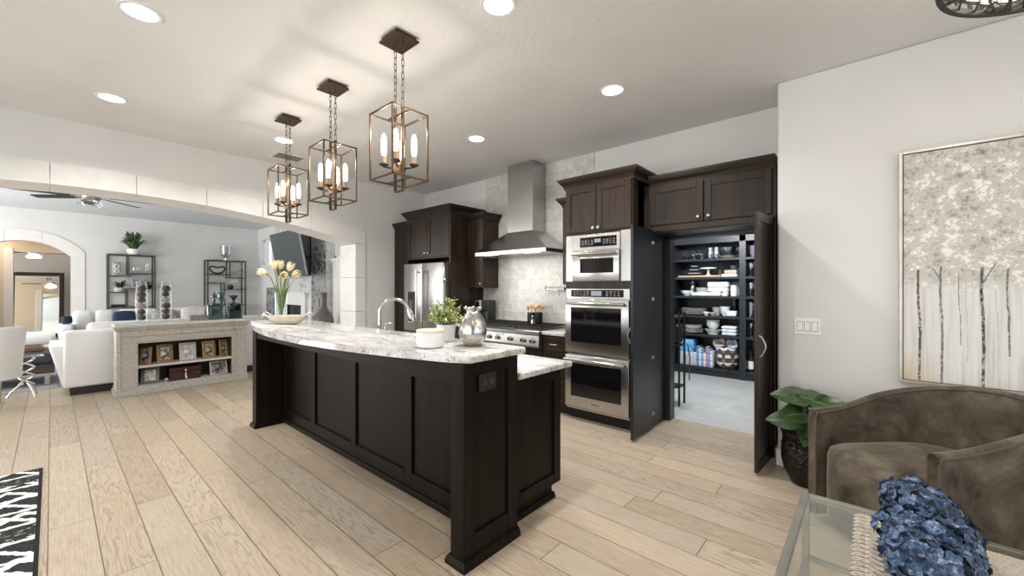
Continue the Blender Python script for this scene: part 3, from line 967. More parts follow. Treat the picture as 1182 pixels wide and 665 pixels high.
# double oven
m_ = thing('double_wall_oven', 'stainless double wall oven built into the dark tower', 'oven', (-2.1, OF, 0.12))
MB().box(TX0 + 0.022, OF + 0.004, 0.122, TX1 - 0.022, 3.835, 1.402, 0.003).build('body', STEEL, m_)
cp = MB().box(TX0 + 0.02, OF - 0.012, 1.300, TX1 - 0.02, OF + 0.003, 1.402, 0.003).build('control_panel', STEEL, m_)
gl = MB().box(-2.405, OF - 0.015, 1.317, -1.80, OF - 0.010, 1.390, 0.002).build('glass_panel', BLKGLASS, cp)
MB().box(-2.16, OF - 0.0162, 1.33, -2.04, OF - 0.0146, 1.378).build('display', DISPLAY, gl)
marks(gl, -2.38, -2.18, 1.350, OF - 0.0152, 5); marks(gl, -2.0, -1.83, 1.350, OF - 0.0152, 4)
for z0, z1, nm in ((0.725, 1.292, 'upper'), (0.150, 0.700, 'lower')):
    dr = MB().box(TX0 + 0.02, OF - 0.034, z0, TX1 - 0.02, OF + 0.003, z1, 0.006, seg=2).build('door', STEEL, m_, 50)
    wz0, wz1 = (z0 + 0.115, z1 - 0.085)
    MB().box(-2.395, OF - 0.0375, wz0, -1.815, OF - 0.033, wz1, 0.004, seg=2).build('window', BLKGLASS, dr)
    oven_handle(dr, TX0 + 0.05, TX1 - 0.045, OF - 0.034, z1 - 0.043)
    if nm == 'lower':
        pl = MB().box(-2.17, OF - 0.0365, z0 + 0.045, -2.03, OF - 0.0335, z0 + 0.075, 0.001).build('maker_plate', CHROME, dr)
        mb = MB()
        for k in range(9):
            mb.box(-2.155 + k * 0.0125, OF - 0.0372, z0 + 0.054, -2.147 + k * 0.0125, OF - 0.0362, z0 + 0.067)
        mb.build('lettering', BLKPLASTIC, pl)
MB().box(TX0 + 0.02, OF - 0.008, 0.122, TX1 - 0.02, OF + 0.003, 0.143, 0.003).build('lower_trim', STEEL, m_)

# ------------------------------------------------------------------ pantry entry: uppers and the two open hidden doors
PF = 3.955
PX0, PX1 = -1.713, -0.578
t = thing('pantry_entry_cabinet', 'dark cabinet front whose two tall doors stand open to the pantry', 'cabinet', (-1.13, YC, 0))
mb = MB()
mb.box(PX0, PF + 0.022, 2.0, PX1, YC, 2.44)
mb.box(PX0, PF + 0.004, 0, PX0 + 0.055, YB - 0.005, 2.0); mb.box(PX1 - 0.025, PF + 0.004, 0, PX1, YB - 0.005, 2.0)
mb.box(PX0 + 0.05, PF + 0.004, 1.965, PX1, PF + 0.04, 2.02, 0.003)
mb.build('carcass', ESP, t)
mb = MB()
mb.box(-1.66, YB - 0.005, 0, -1.585, 4.475, 2.03, 0.004); mb.box(-0.64, YB - 0.005, 0, -0.60, 4.475, 2.03, 0.004); mb.box(-1.66, 4.335, 1.93, -0.60, 4.475, 2.03, 0.004)
mb.build('inner_jamb', BLACKWOOD, t)
MB().box(-1.657, 3.98, 0.0, -1.640, YB - 0.005, 2.0).box(-1.657, 3.98, 1.955, -0.60, 4.335, 1.97).build('lining', BLACKWOOD, t)
MB().crown(PX0 + 0.07, PX1, PF + 0.022, YC, CROWN(2.425), False, False).build('crown_moulding', ESPX, t)
for a, b, kx in ((PX0 + 0.06, -1.145, -1.185), (-1.135, PX1 - 0.03, -1.095)):
    o = MB().shaker(a, b, 2.03, 2.405, PF).build('door', ESP, t); knob(o, kx, PF, 2.07)


def curved_pull(parent, p, out, hgt=0.16):
    p = Vector(p); o = Vector(out)
    pts = [p + Vector((0, 0, -hgt / 2)), p + o * 0.02 + Vector((0, 0, -hgt * 0.42))] + [p + o * (0.02 + 0.022 * math.sin(PI * k / 8)) + Vector((0, 0, hgt * (-0.38 + 0.76 * k / 8))) for k in range(9)] + [p + o * 0.02 + Vector((0, 0, hgt * 0.42)), p + Vector((0, 0, hgt / 2))]
    MB().tube(pts, 0.006, 8).build('pull', NICKEL, parent, 50)


def hinges(parent, x, s, y):
    for z in (0.16, 0.72, 1.30, 1.86):
        MB().box(x, y - 0.012, z - 0.022, x + s * 0.010, y + 0.03, z + 0.022, 0.003).cyl((x + s * 0.012, y, z - 0.012), 0.018, 0.024, 12).build('hinge', simple('hinge_steel', (0.30, 0.30, 0.30), 0.4, 0.9), parent)


# left leaf: hinged at x=-1.64, swung towards the room; we see its flat inner face
M = Matrix.Translation((-1.622, 3.965, 0)) @ Matrix.Rotation(-math.radians(88.5), 4, 'Z')
dl = MB(M).shaker(0.0, 0.478, 0.02, 1.99, -0.022, 0.022, 0.07, 0.008, 0.95).box(0.002, -0.002, 0.022, 0.476, 0.003, 1.988).build('tall_door', BLACKWOOD, t, label='left pantry door leaf showing its flat dark inner face')
curved_pull(dl, M @ Vector((0.44, -0.022, 0.97)), (-1, 0, 0))
hinges(dl, -1.626, 1, 3.955)
# right leaf: its panelled face looks into the room
M = Matrix.Translation((-0.612, 3.965, 0)) @ Matrix.Rotation(math.radians(86.0), 4, 'Z')
dd = MB(M).shaker(-0.478, 0.0, 0.02, 1.99, -0.022, 0.024, 0.07, 0.009, 0.96).build('tall_door', ESP, t, label='right pantry door leaf with panels and a curved pull')
curved_pull(dd, M @ Vector((-0.442, -0.022, 0.97)), (1, 0, 0))

# ------------------------------------------------------------------ hood
t = thing('range_hood', 'stainless chimney range hood on the marble tile wall', 'range hood', (-3.42, YB, 1.83))
hx0, hx1, hy = -4.02, -2.815, 3.80
MB().box(-3.645, 4.05, 2.10, -3.215, YB - 0.013, H - 0.003, 0.003).build('chimney', STEELV, t)
mb = MB()
bot = [(hx0, hy), (hx1, hy), (hx1, YB - 0.013), (hx0, YB - 0.013)]
top = [(-3.645, 4.05), (-3.215, 4.05), (-3.215, YB - 0.013), (-3.645, YB - 0.013)]
a = [mb.bm.verts.new((*p, 1.885)) for p in bot]; b = [mb.bm.verts.new((*p, 2.15)) for p in top]
for k in range(4): mb.bm.faces.new((a[k], a[(k + 1) % 4], b[(k + 1) % 4], b[k]))
mb.bm.faces.new(b)
mb.build('canopy', STEEL, t)
mb = MB().box(hx0, hy, 1.838, hx1, hy + 0.012, 1.887, 0.002).box(hx1 - 0.012, hy, 1.838, hx1, YB - 0.013, 1.887, 0.002).box(hx0, hy, 1.838, hx0 + 0.012, YB - 0.013, 1.887, 0.002)
mb.build('rim', STEEL, t)
mb = MB().box(hx0 + 0.012, hy + 0.012, 1.848, hx1 - 0.012, YB - 0.013, 1.856)
mb.build('baffle_filter', STEEL, t)
for x in (-3.78, -3.08):
    MB().box(x - 0.12, hy + 0.05, 1.843, x + 0.12, hy + 0.085, 1.849).build('hood_lamp', emit('hood_lamp_lens', (1, 0.97, 0.9), 6.0), t)
mb = MB()
for k in range(4): mb.box(-3.48 + k * 0.035, hy - 0.002, 1.855, -3.465 + k * 0.035, hy, 1.868)
mb.build('button', NICKEL, t)
d = bpy.data.lights.new('hood_light', 'AREA'); d.shape = 'RECTANGLE'; d.size = 0.9; d.size_y = 0.1; d.energy = 5; d.color = (1, 0.95, 0.86)
lo_ = bpy.data.objects.new('hood_light', d); COL.objects.link(lo_); lo_.parent = t; lo_.location = (0, -0.42, 0.005)

# ------------------------------------------------------------------ rangetop
t = thing('gas_rangetop', 'stainless six-burner gas rangetop with chrome knobs', 'stove', (-3.42, 4.0, 0.72))
gx0, gx1 = -4.030, -2.818
mb = MB()
M = Matrix.Identity(4)
prof = [(3.665, 0.725), (3.655, 0.745), (3.668, 0.86), (3.655, 0.872), (3.655, 0.905), (3.672, 0.918), (4.30, 0.918), (4.30, 0.71), (3.70, 0.71)]
yz_prism(mb, prof, gx0, gx1, 0.002)
mb.build('body', RSTEEL, t)
MB().box(gx0 + 0.02, 3.73, 0.9185, gx1 - 0.02, 4.285, 0.925).build('burner_tray', simple('dark_enamel', (0.03, 0.03, 0.03), 0.3), t)
for k in range(3):
    a = gx0 + 0.025 + k * 0.389
    mb = MB()
    for yy in (3.75, 4.01, 4.27): mb.box(a, yy - 0.007, 0.942, a + 0.379, yy + 0.007, 0.957)
    for q in range(6): mb.box(a + 0.004 + q * 0.0715, 3.745, 0.942, a + 0.016 + q * 0.0715, 4.275, 0.957)
    for px in (a + 0.01, a + 0.369):
        for py in (3.755, 4.265): mb.box(px - 0.008, py - 0.008, 0.925, px + 0.008, py + 0.008, 0.945)
    mb.build('grate', IRON, t)
    for yy in (3.88, 4.14):
        MB().lathe([(0, 0.926), (0.055, 0.926), (0.055, 0.934), (0.038, 0.937), (0.034, 0.940), (0, 0.940)], (a + 0.19, yy, 0), 18).build('burner', IRON, t, 40)
for x in (-3.94, -3.80, -3.60, -3.46, -3.25, -3.05, -2.91):
    M = TR(x, 3.662, 0.80) @ Matrix.Rotation(PI / 2, 4, 'X')
    k_ = MB().lathe([(0, 0), (0.030, 0), (0.030, 0.006), (0.024, 0.008), (0.022, 0.036), (0.018, 0.040), (0, 0.040)], (0, 0, 0), 18, M=M).build('control_knob', CHROME, t, 40)
    MB().box(-0.005, -0.022, 0.036, 0.005, 0.022, 0.048, 0.002, M=M).build('grip', STEEL, k_)
MB().box(-3.50, 3.659, 0.835, -3.36, 3.664, 0.852, 0.001).build('maker_plate', CHROME, t)

# pot filler tap on the tile
t = thing('pot_filler', 'jointed steel pot filler tap on the tile right of the hood', 'faucet', (-2.90, YB - 0.012, 1.40))
MB().lathe([(0, 0), (0.032, 0), (0.032, 0.01), (0.014, 0.014), (0.014, 0.05), (0, 0.05)], (0, 0, 0), 16, M=TR(-2.90, YB - 0.012, 1.40) @ Matrix.Rotation(PI / 2, 4, 'X')).build('flange', NICKEL, t, 40)
MB().tube([(-2.90, 4.28, 1.39), (-2.90, 4.28, 1.44)], 0.015, 10).tube([(-2.90, 4.28, 1.43), (-3.16, 4.24, 1.43)], 0.0095, 10).build('upper_arm', NICKEL, t, 50)
MB().tube([(-3.16, 4.24, 1.445), (-3.16, 4.24, 1.37)], 0.014, 10).tube([(-3.16, 4.24, 1.38), (-2.94, 4.20, 1.38), (-2.92, 4.20, 1.37), (-2.915, 4.20, 1.31)], 0.0095, 10).build('lower_arm', NICKEL, t, 50)

# ------------------------------------------------------------------ things on the range counter
t = thing('utensil_crock', 'black crock of wooden spoons at the back of the rangetop', 'utensil holder', (-3.285, 4.18, 0.957))
MB().lathe([(0, 0), (0.055, 0), (0.058, 0.01), (0.058, 0.13), (0.053, 0.13), (0.053, 0.02), (0, 0.02)], (-3.335, 4.18, 0.958), 20).build('crock', BLKPLASTIC, t, 40)
WOODSP = make_wood('pale_utensil_wood', (0.45, 0.26, 0.14), (0.62, 0.42, 0.27), 0.55)
for k in range(6):
    a = k * 1.05; bx, by = -3.335 + 0.02 * math.cos(a), 4.18 + 0.02 * math.sin(a)
    tx, ty, tz = -3.335 + 0.06 * math.cos(a), 4.18 + 0.045 * math.sin(a), 1.13 + 0.012 * (k % 3)
    MB().tube([(bx, by, 0.985), (tx, ty, tz)], 0.006, 8).ball((tx, ty, tz + 0.022), 0.027, 2, (1, 0.45, 1.25)).build('wooden_spoon', WOODSP, t, 50)
t2 = thing('utensil_crock', 'black crock with pale utensils, right one of the pair by the grates', 'utensil holder', (-3.20, 4.16, 0.957))
t['label'] = 'black crock of wooden spoons, left one of the pair by the grates'
MB().lathe([(0, 0), (0.05, 0), (0.053, 0.01), (0.053, 0.14), (0.048, 0.14), (0.048, 0.02), (0, 0.02)], (-3.198, 4.15, 0.958), 20).build('crock', BLKMETAL, t2, 40)
for k in range(4):
    a = k * 1.5 + 0.4; bx, by = -3.198 + 0.018 * math.cos(a), 4.16 + 0.018 * math.sin(a)
    tx, ty, tz = -3.198 + 0.05 * math.cos(a), 4.16 + 0.04 * math.sin(a), 1.145 + 0.015 * (k % 2)
    MB().tube([(bx, by, 0.985), (tx, ty, tz)], 0.006, 8).ball((tx, ty, tz + 0.02), 0.024, 2, (1, 0.5, 1.3)).build('wooden_spoon', WOODSP, t2, 50)
t = thing('pepper_mill', 'small steel pepper mill in front of the utensil crocks', 'pepper mill', (-3.19, 4.02, 0.957))
MB().lathe([(0, 0), (0.026, 0), (0.026, 0.03), (0.02, 0.045), (0.024, 0.07), (0, 0.07)], (-3.19, 4.02, 0.958), 16).build('body', STEEL, t, 40)
MB().lathe([(0, 0.07), (0.018, 0.07), (0.024, 0.085), (0.014, 0.10), (0, 0.102)], (-3.19, 4.02, 0.958), 16).build('cap', CHROME, t, 40)
cxx, cyy = -4.135, 4.10
t = thing('coffee_maker', 'black and chrome coffee maker on the counter beside the refrigerator panel', 'coffee maker', (cxx, cyy, 0.916))
MB().box(cxx - 0.085, cyy - 0.02, 0.9165, cxx + 0.09, cyy + 0.15, 1.235, 0.02, seg=3).build('body', BLKPLASTIC, t, 40)
MB().box(cxx - 0.08, cyy - 0.13, 1.08, cxx + 0.08, cyy, 1.245, 0.02, seg=3).build('brew_head', BLKPLASTIC, t, 40)
MB().box(cxx - 0.065, cyy - 0.140, 1.09, cxx + 0.065, cyy - 0.128, 1.24, 0.005).build('front_bezel', CHROME, t)
MB().box(cxx - 0.040, cyy - 0.144, 1.12, cxx + 0.040, cyy - 0.138, 1.215, 0.003).build('display', BLKGLASS, t)
MB().box(cxx - 0.09, cyy - 0.14, 0.9165, cxx + 0.09, cyy, 0.945, 0.006).build('drip_tray', BLKPLASTIC, t)
MB().box(cxx - 0.028, cyy - 0.035, 0.95, cxx + 0.028, cyy - 0.02, 1.075, 0.004).build('chrome_spine', CHROME, t)
MB().box(cxx - 0.19, cyy + 0.0, 0.9165, cxx - 0.09, cyy + 0.15, 1.19, 0.01, seg=2).build('water_tank', simple('smoked_tank', (0.03, 0.03, 0.035), 0.15), t)

# ------------------------------------------------------------------ lantern pendants over the island
BULB = emit('candle_bulb', (1.0, 0.84, 0.62), 6.0)
SLEEVE = simple('candle_sleeve', (0.36, 0.24, 0.14), 0.6)


def bar_(mb, a, b, w=0.011):
    """square bar between two points along an axis"""
    a = Vector(a); b = Vector(b); lo = Vector((min(a.x, b.x), min(a.y, b.y), min(a.z, b.z))); hi = Vector((max(a.x, b.x), max(a.y, b.y), max(a.z, b.z)))
    mb.box(lo.x - w / 2, lo.y - w / 2, lo.z - w / 2, hi.x + w / 2, hi.y + w / 2, hi.z + w / 2, 0.0015)


def make_pendant(px, py, label):
    t = thing('lantern_pendant', label, 'pendant light', (px, py, H), 0, 'bronze lantern pendants over the island')
    MB().box(px - 0.085, py - 0.075, H - 0.022, px + 0.085, py + 0.075, H, 0.002).box(px - 0.10, py - 0.088, H - 0.034, px + 0.10, py + 0.088, H - 0.022, 0.002).build('canopy', DKBRONZE, t)
    zt, zb, s = 2.545, 2.115, 0.131
    mb = MB()
    for z in (zt, zb):
        for q in (-1, 1):
            bar_(mb, (px - s, py + q * s, z), (px + s, py + q * s, z)); bar_(mb, (px + q * s, py - s, z), (px + q * s, py + s, z))
    for q in (-1, 1):
        for r in (-1, 1): bar_(mb, (px + q * s, py + r * s, zb), (px + q * s, py + r * s, zt))
    mb.build('cage', BRONZE, t)
    c = 0.043
    mb = MB()
    for q in (-1, 1):
        mb.box(px + q * c - 0.004, py - 0.011, 2.045, px + q * c + 0.004, py + 0.011, 2.60, 0.001)
    mb.box(px - c, py - 0.011, 2.041, px + c, py + 0.011, 2.049, 0.001)
    mb.box(px - s, py - 0.006, zt - 0.006, px + s, py + 0.006, zt + 0.006); mb.box(px - s, py - 0.006, zb - 0.006, px + s, py + 0.006, zb + 0.006)
    mb.build('centre_strap', BRONZE, t)
    for q in (-1, 1):
        x = px + q * c
        mb = MB()
        n = 10; z0, z1 = 2.60, H - 0.030; L = (z1 - z0) / n
        for k in range(n):
            zc = z0 + L * (k + 0.5); hl = L * 0.60; w = 0.0085
            ax = Vector((1, 0, 0)) if k % 2 else Vector((0, 1, 0))
            pts = []
            for j in range(12):
                a = 2 * PI * j / 12
                pts.append(Vector((x, py, zc)) + ax * (w * math.cos(a)) + Vector((0, 0, (hl - w) * (1 if math.sin(a) > 0.01 else -1 if math.sin(a) < -0.01 else 0) + w * math.sin(a))))
            mb.tube(pts, 0.0022, 6, True)
        mb.build('chain', BRONZE, t, 60)
    hub = MB().lathe([(0, 2.17), (0.028, 2.17), (0.034, 2.19), (0.034, 2.215), (0.022, 2.225), (0, 2.225)], (px, py, 0), 16).build('hub', SLEEVE, t, 40)
    for q in range(4):
        a = PI / 4 + q * PI / 2
        dx, dy = math.cos(a), math.sin(a); R = 0.098
        ex, ey = px + R * dx, py + R * dy
        arm = MB().tube([(px + 0.02 * dx, py + 0.02 * dy, 2.20), (px + 0.06 * dx, py + 0.06 * dy, 2.197), (ex, ey, 2.205), (ex, ey, 2.23)], 0.006, 8).lathe([(0, 2.205), (0.012, 2.206), (0.030, 2.216), (0.030, 2.222), (0, 2.224)], (ex, ey, 0), 14).build('arm', DKBRONZE, t, 40)
        MB().cyl((ex, ey, 2.222), 0.0145, 0.052, 14).build('candle_sleeve', SLEEVE, arm, 40)
        MB().lathe([(0, 2.274), (0.013, 2.276), (0.0165, 2.30), (0.0165, 2.385), (0.012, 2.41), (0, 2.422)], (ex, ey, 0), 14).build('bulb', BULB, arm, 40)
        d = bpy.data.lights.new('candle_light', 'POINT'); d.energy = 1.6; d.color = (1.0, 0.91, 0.80); d.shadow_soft_size = 0.012
        lo = bpy.data.objects.new('candle_light', d); COL.objects.link(lo); lo.parent = t
        lo.location = (ex - px, ey - py, 2.45 - H)
    return t


make_pendant(-2.316, 1.508, 'bronze open-cage lantern pendant nearest the camera, first of the row of three')
make_pendant(-3.262, 1.508, 'bronze open-cage lantern pendant in the middle of the row of three')
make_pendant(-4.205, 1.508, 'bronze open-cage lantern pendant farthest away, last of the row near the arch')

# woven twig drum light near the painting
dcx, dcy, dz, dr_ = 0.566, 2.174, 2.50, 0.372
t = thing('twig_drum_light', 'dark woven twig drum ceiling light at the top right corner', 'ceiling light', (dcx, dcy, H))
MB().lathe([(0, 0), (0.07, 0), (0.07, -0.025), (0, -0.03)], (dcx, dcy, H), 24).tube([(dcx, dcy, H - 0.02), (dcx, dcy, 2.72)], 0.008, 8).build('stem', DKBRONZE, t, 40)
MB().lathe([(dr_, 0.0), (dr_ + 0.008, 0.0), (dr_ + 0.008, 0.022), (dr_ - 0.012, 0.022), (dr_ - 0.012, 0.0), (dr_, 0.0)], (dcx, dcy, dz), 56).build('lower_ring', BLKMETAL, t, 40)
MB().lathe([(dr_, 0.0), (dr_ + 0.008, 0.0), (dr_ + 0.008, 0.022), (dr_ - 0.012, 0.022), (dr_ - 0.012, 0.0), (dr_, 0.0)], (dcx, dcy, dz + 0.24), 56).build('upper_ring', BLKMETAL, t, 40)
rg = random.Random(3)
mb = MB()
for k in range(150):
    a = rg.uniform(0, 2 * PI); sl = rg.uniform(-0.7, 0.7)
    mb.tube([(dcx + dr_ * math.cos(a + sl * f), dcy + dr_ * math.sin(a + sl * f), dz + 0.012 + 0.24 * f) for f in (0, 0.25, 0.5, 0.75, 1)], 0.0035, 5)
for k in range(58):      # twigs woven across the underside
    a = rg.uniform(0, 2 * PI); b = a + rg.uniform(0.5, 2.6)
    p = Vector((math.cos(a), math.sin(a), 0)) * dr_; q = Vector((math.cos(b), math.sin(b), 0)) * dr_
    mid = (p + q) * 0.5 * rg.uniform(0.7, 1.1)
    mb.tube([Vector((dcx, dcy, dz + 0.012)) + v for v in (p, (p + mid) / 2, mid, (mid + q) / 2, q)], rg.uniform(0.002, 0.0045), 5)
o = mb.build('twig_weave', simple('dark_twig', (0.035, 0.026, 0.02), 0.7), t); o['kind'] = 'stuff'
MB().lathe([(0, 0.03), (dr_ - 0.03, 0.03), (dr_ - 0.03, 0.22), (dr_ - 0.035, 0.22), (dr_ - 0.035, 0.035), (0, 0.035)], (dcx, dcy, dz), 40).build('linen_diffuser', emit('linen_diffuser', (1, 0.94, 0.84), 4.0), t, 40)
d = bpy.data.lights.new('drum_light', 'POINT'); d.energy = 7; d.color = (1, 0.9, 0.76); d.shadow_soft_size = 0.1
lo = bpy.data.objects.new('drum_light', d); COL.objects.link(lo); lo.parent = t; lo.location = (0, 0, 2.42 - H)

# ------------------------------------------------------------------ things on the island
BT = 1.0722
SILVER = simple('antique_silver', (0.62, 0.60, 0.57), 0.3, 1.0, var=0.15, scale=40)
# long bowl
M = TR(-4.10, 1.46, BT, YAW)
t = thing('decorative_bowl', 'long cream stone bowl with silver twig handles on the bar top', 'bowl', (-4.10, 1.46, BT), YAW)


def bowl_fn(u, v):
    a = 2 * PI * u
    prof = [(0.0, 0.006), (0.45, 0.0), (0.62, 0.008), (0.85, 0.035), (1.0, 0.072), (1.01, 0.080), (0.97, 0.081), (0.8, 0.045), (0.5, 0.022), (0.0, 0.020)]
    f = v * (len(prof) - 1); i = min(int(f), len(prof) - 2); w = f - i
    r = prof[i][0] * (1 - w) + prof[i + 1][0] * w; z = prof[i][1] * (1 - w) + prof[i + 1][1] * w
    return Vector((0.185 * r * math.cos(a), 0.095 * r * math.sin(a), z))


MB(M).grid(bowl_fn, 40, 28, True).build('bowl', simple('cream_stone', (0.54, 0.475, 0.38), 0.55, var=0.2, scale=14), t, 60)
for s in (-1, 1):
    mb = MB(M)
    mb.tube([(s * 0.155, -0.03, 0.07), (s * 0.19, -0.035, 0.085), (s * 0.215, -0.01, 0.098), (s * 0.205, 0.02, 0.108), (s * 0.175, 0.035, 0.088), (s * 0.15, 0.03, 0.072)], [0.007, 0.008, 0.009, 0.008, 0.007, 0.006], 8)
    mb.tube([(s * 0.19, -0.03, 0.086), (s * 0.225, -0.02, 0.075), (s * 0.235, 0.0, 0.06)], [0.006, 0.005, 0.003], 6)
    mb.tube([(s * 0.205, 0.01, 0.104), (s * 0.225, 0.03, 0.095), (s * 0.238, 0.035, 0.08)], [0.006, 0.005, 0.003], 6)
    mb.ball((s * 0.20, -0.028, 0.094), 0.014, 2); mb.ball((s * 0.208, 0.022, 0.11), 0.012, 2)
    mb.build('twig_handle', SILVER, t, 60)

# tulips in a clear vase
vx, vy = -4.45, 1.53
t = thing('tulip_vase', 'tall clear glass vase of cream tulips behind the long bowl', 'vase', (vx, vy, BT))
MB().lathe([(0, 0.001), (0.052, 0.001), (0.058, 0.02), (0.056, 0.12), (0.060, 0.29), (0.064, 0.31)], (vx, vy, BT), 26).build('glass_vase', CLEAR, t, 50)
MB().lathe([(0, 0.014), (0.052, 0.018), (0.052, 0.11), (0, 0.11)], (vx, vy, BT), 24).build('water', glass('water', (0.93, 0.97, 0.95), 0.08), t, 50)
STEM = simple('tulip_green', (0.13, 0.22, 0.055), 0.5, var=0.3)
PETAL = simple('cream_petal', (0.86, 0.74, 0.47), 0.5, var=0.10, scale=25)
Rv = Vector((math.cos(YAW), math.sin(YAW), 0)); Fv = Vector((-math.sin(YAW), math.cos(YAW), 0))
heads = [(302.5, 314, -1.0, 0.3), (315.8, 305.7, -0.15, 0.95), (323.6, 305, 0.1, 1.0), (335.5, 307.5, 0.45, 0.8), (328.3, 317.5, 0.1, -0.1), (342, 316, 1.0, 0.25)]
for i, (u, v, dx, dzz) in enumerate(heads):
    dep = 4.06 + (i % 3 - 1) * 0.05
    if i == 4: dep = 3.97
    P = Rv * ((u - 591) * dep / 468) + Fv * dep + Vector((0, 0, CAM_H + (332.3 - v) * dep / 468))
    ax = (Rv * dx + Vector((0, 0, dzz)) - Fv * (0.8 if i == 4 else 0.1)).normalized()
    b0 = P - ax * 0.045
    base = Vector((vx, vy, BT + 0.02)) + Vector((0.02 * math.cos(i), 0.02 * math.sin(i), 0))
    rim = Vector((vx, vy, BT + 0.30)) + (Vector((P.x - vx, P.y - vy, 0)) * 0.25)
    st = MB().tube([base, (base + rim) / 2, rim, rim * 0.45 + b0 * 0.55 + Vector((0, 0, 0.035 if abs(dx) > 0.5 else 0.0)), b0], 0.0058, 8).build('stem', STEM, t, 60)
    q = Vector((0, 0, 1)).rotation_difference(ax).to_matrix().to_4x4()
    Mh = Matrix.Translation(b0) @ q
    mb = MB(Mh)
    for k in range(6):
        aa = k * PI / 3
        inner = k % 2

        def pet(u_, v_, aa=aa, inner=inner):
            th = aa + (u_ - 0.5) * 1.5 * (math.sin(PI * min(1, 0.12 + v_ * 0.9)) ** 0.6)
            r = (0.037 - 0.004 * inner) * math.sin(PI * (0.08 + 0.72 * v_)) ** 0.75
            return Vector((r * math.cos(th), r * math.sin(th), 0.095 * v_ - 0.006 * abs(u_ - 0.5) * v_ * 6))
        mb.grid(pet, 7, 9)
    mb.ball((0, 0, 0.02), 0.02, 2)
    o = mb.build('tulip_head', PETAL, st, 70)
for k in range(4):
    a = k * 1.7
    P1 = Vector((vx, vy, BT + 0.05)); P2 = Vector((vx + 0.05 * math.cos(a), vy + 0.05 * math.sin(a), BT + 0.30)); P3 = P2 + Vector((0.05 * math.cos(a), 0.05 * math.sin(a), 0.10))
    MB().tube([P1, (P1 + P2) / 2, P2, P3], [0.006, 0.013, 0.011, 0.001], 8, flat=0.15).build('leaf', STEM, t, 60)

# candle with a wooden lid
t = thing('lidded_candle', 'short wide white candle jar with a pale wood lid on the bar', 'candle', (-1.88, 1.43, BT))
MB().lathe([(0, 0), (0.074, 0), (0.079, 0.006), (0.079, 0.080), (0.076, 0.083), (0, 0.083)], (-1.88, 1.43, BT + 0.006), 36).build('jar', WHITEC, t, 40)
MB().lathe([(0, 0.0), (0.072, 0.0), (0.072, 0.0065), (0, 0.0065)], (-1.88, 1.43, BT + 0.0002), 36).build('base_ring', simple('grey_base', (0.30, 0.30, 0.29), 0.5), t, 40)
MB().lathe([(0, 0.089), (0.079, 0.089), (0.080, 0.097), (0.077, 0.101), (0, 0.101)], (-1.88, 1.43, BT), 36).build('lid', make_wood('pale_lid_wood', (0.62, 0.52, 0.38), (0.74, 0.65, 0.50), 0.55, 'x'), t, 40)

# leafy plant in white pot
gx, gy = -2.02, 1.66
t = thing('potted_plant', 'bushy small-leaved green plant in a white ceramic pot on the bar', 'plant', (gx, gy, BT))
MB().lathe([(0, 0), (0.048, 0), (0.053, 0.005), (0.061, 0.108), (0.056, 0.108), (0.050, 0.02), (0, 0.09)], (gx, gy, BT), 30).build('pot', WHITEC, t, 40)
MB().lathe([(0, 0.092), (0.054, 0.092), (0.05, 0.08), (0, 0.08)], (gx, gy, BT), 20).build('soil', simple('soil', (0.03, 0.022, 0.016), 0.95), t)
rg = random.Random(11)
mb = MB(); mbs = MB()
for k in range(78):
    a = rg.uniform(0, 2 * PI); el = rg.uniform(0.05, 1.0)
    tip = Vector((gx, gy, BT + 0.10)) + Vector((0.125 * math.cos(a) * (1.15 - el * 0.75), 0.125 * math.sin(a) * (1.15 - el * 0.75), 0.005 + 0.165 * el))
    b = Vector((gx + 0.02 * math.cos(a), gy + 0.02 * math.sin(a), BT + 0.09))
    mid = (b + tip) / 2 + Vector((0, 0, 0.03))
    mbs.tube([b, mid, tip], 0.0016, 4)
    for j in range(11):
        f = 0.3 + 0.7 * j / 10
        p = b * (1 - f) ** 2 + mid * 2 * f * (1 - f) + tip * f * f + Vector((rg.uniform(-1, 1), rg.uniform(-1, 1), rg.uniform(-0.5, 1))) * 0.014
        Ml = Matrix.Translation(p) @ Matrix.Rotation(rg.uniform(0, 6.3), 4, 'Z') @ Matrix.Rotation(rg.uniform(-0.9, 0.9), 4, 'X') @ Matrix.Rotation(rg.uniform(-0.9, 0.4), 4, 'Y')
        s = rg.uniform(0.0085, 0.0145)
        vs = [mb.bm.verts.new(Ml @ Vector(q)) for q in ((0, 0, 0), (s * 0.8, -s * 0.6, 0.002), (s * 1.7, 0, 0.001), (s * 0.8, s * 0.6, 0.002))]
        mb.bm.faces.new(vs)
LEAFG = NT('small_leaf_green')
rn = LEAFG.noise(LEAFG.coord('Object'), 55, 2)
LEAFG.set(LEAFG.ramp(rn, [(0.34, (0.06, 0.10, 0.022)), (0.46, (0.26, 0.34, 0.09)), (0.58, (0.66, 0.68, 0.34))]), 0.5)
o = mb.build('foliage', LEAFG.mat, t); o['kind'] = 'stuff'
mbs.build('stems', STEM, t)

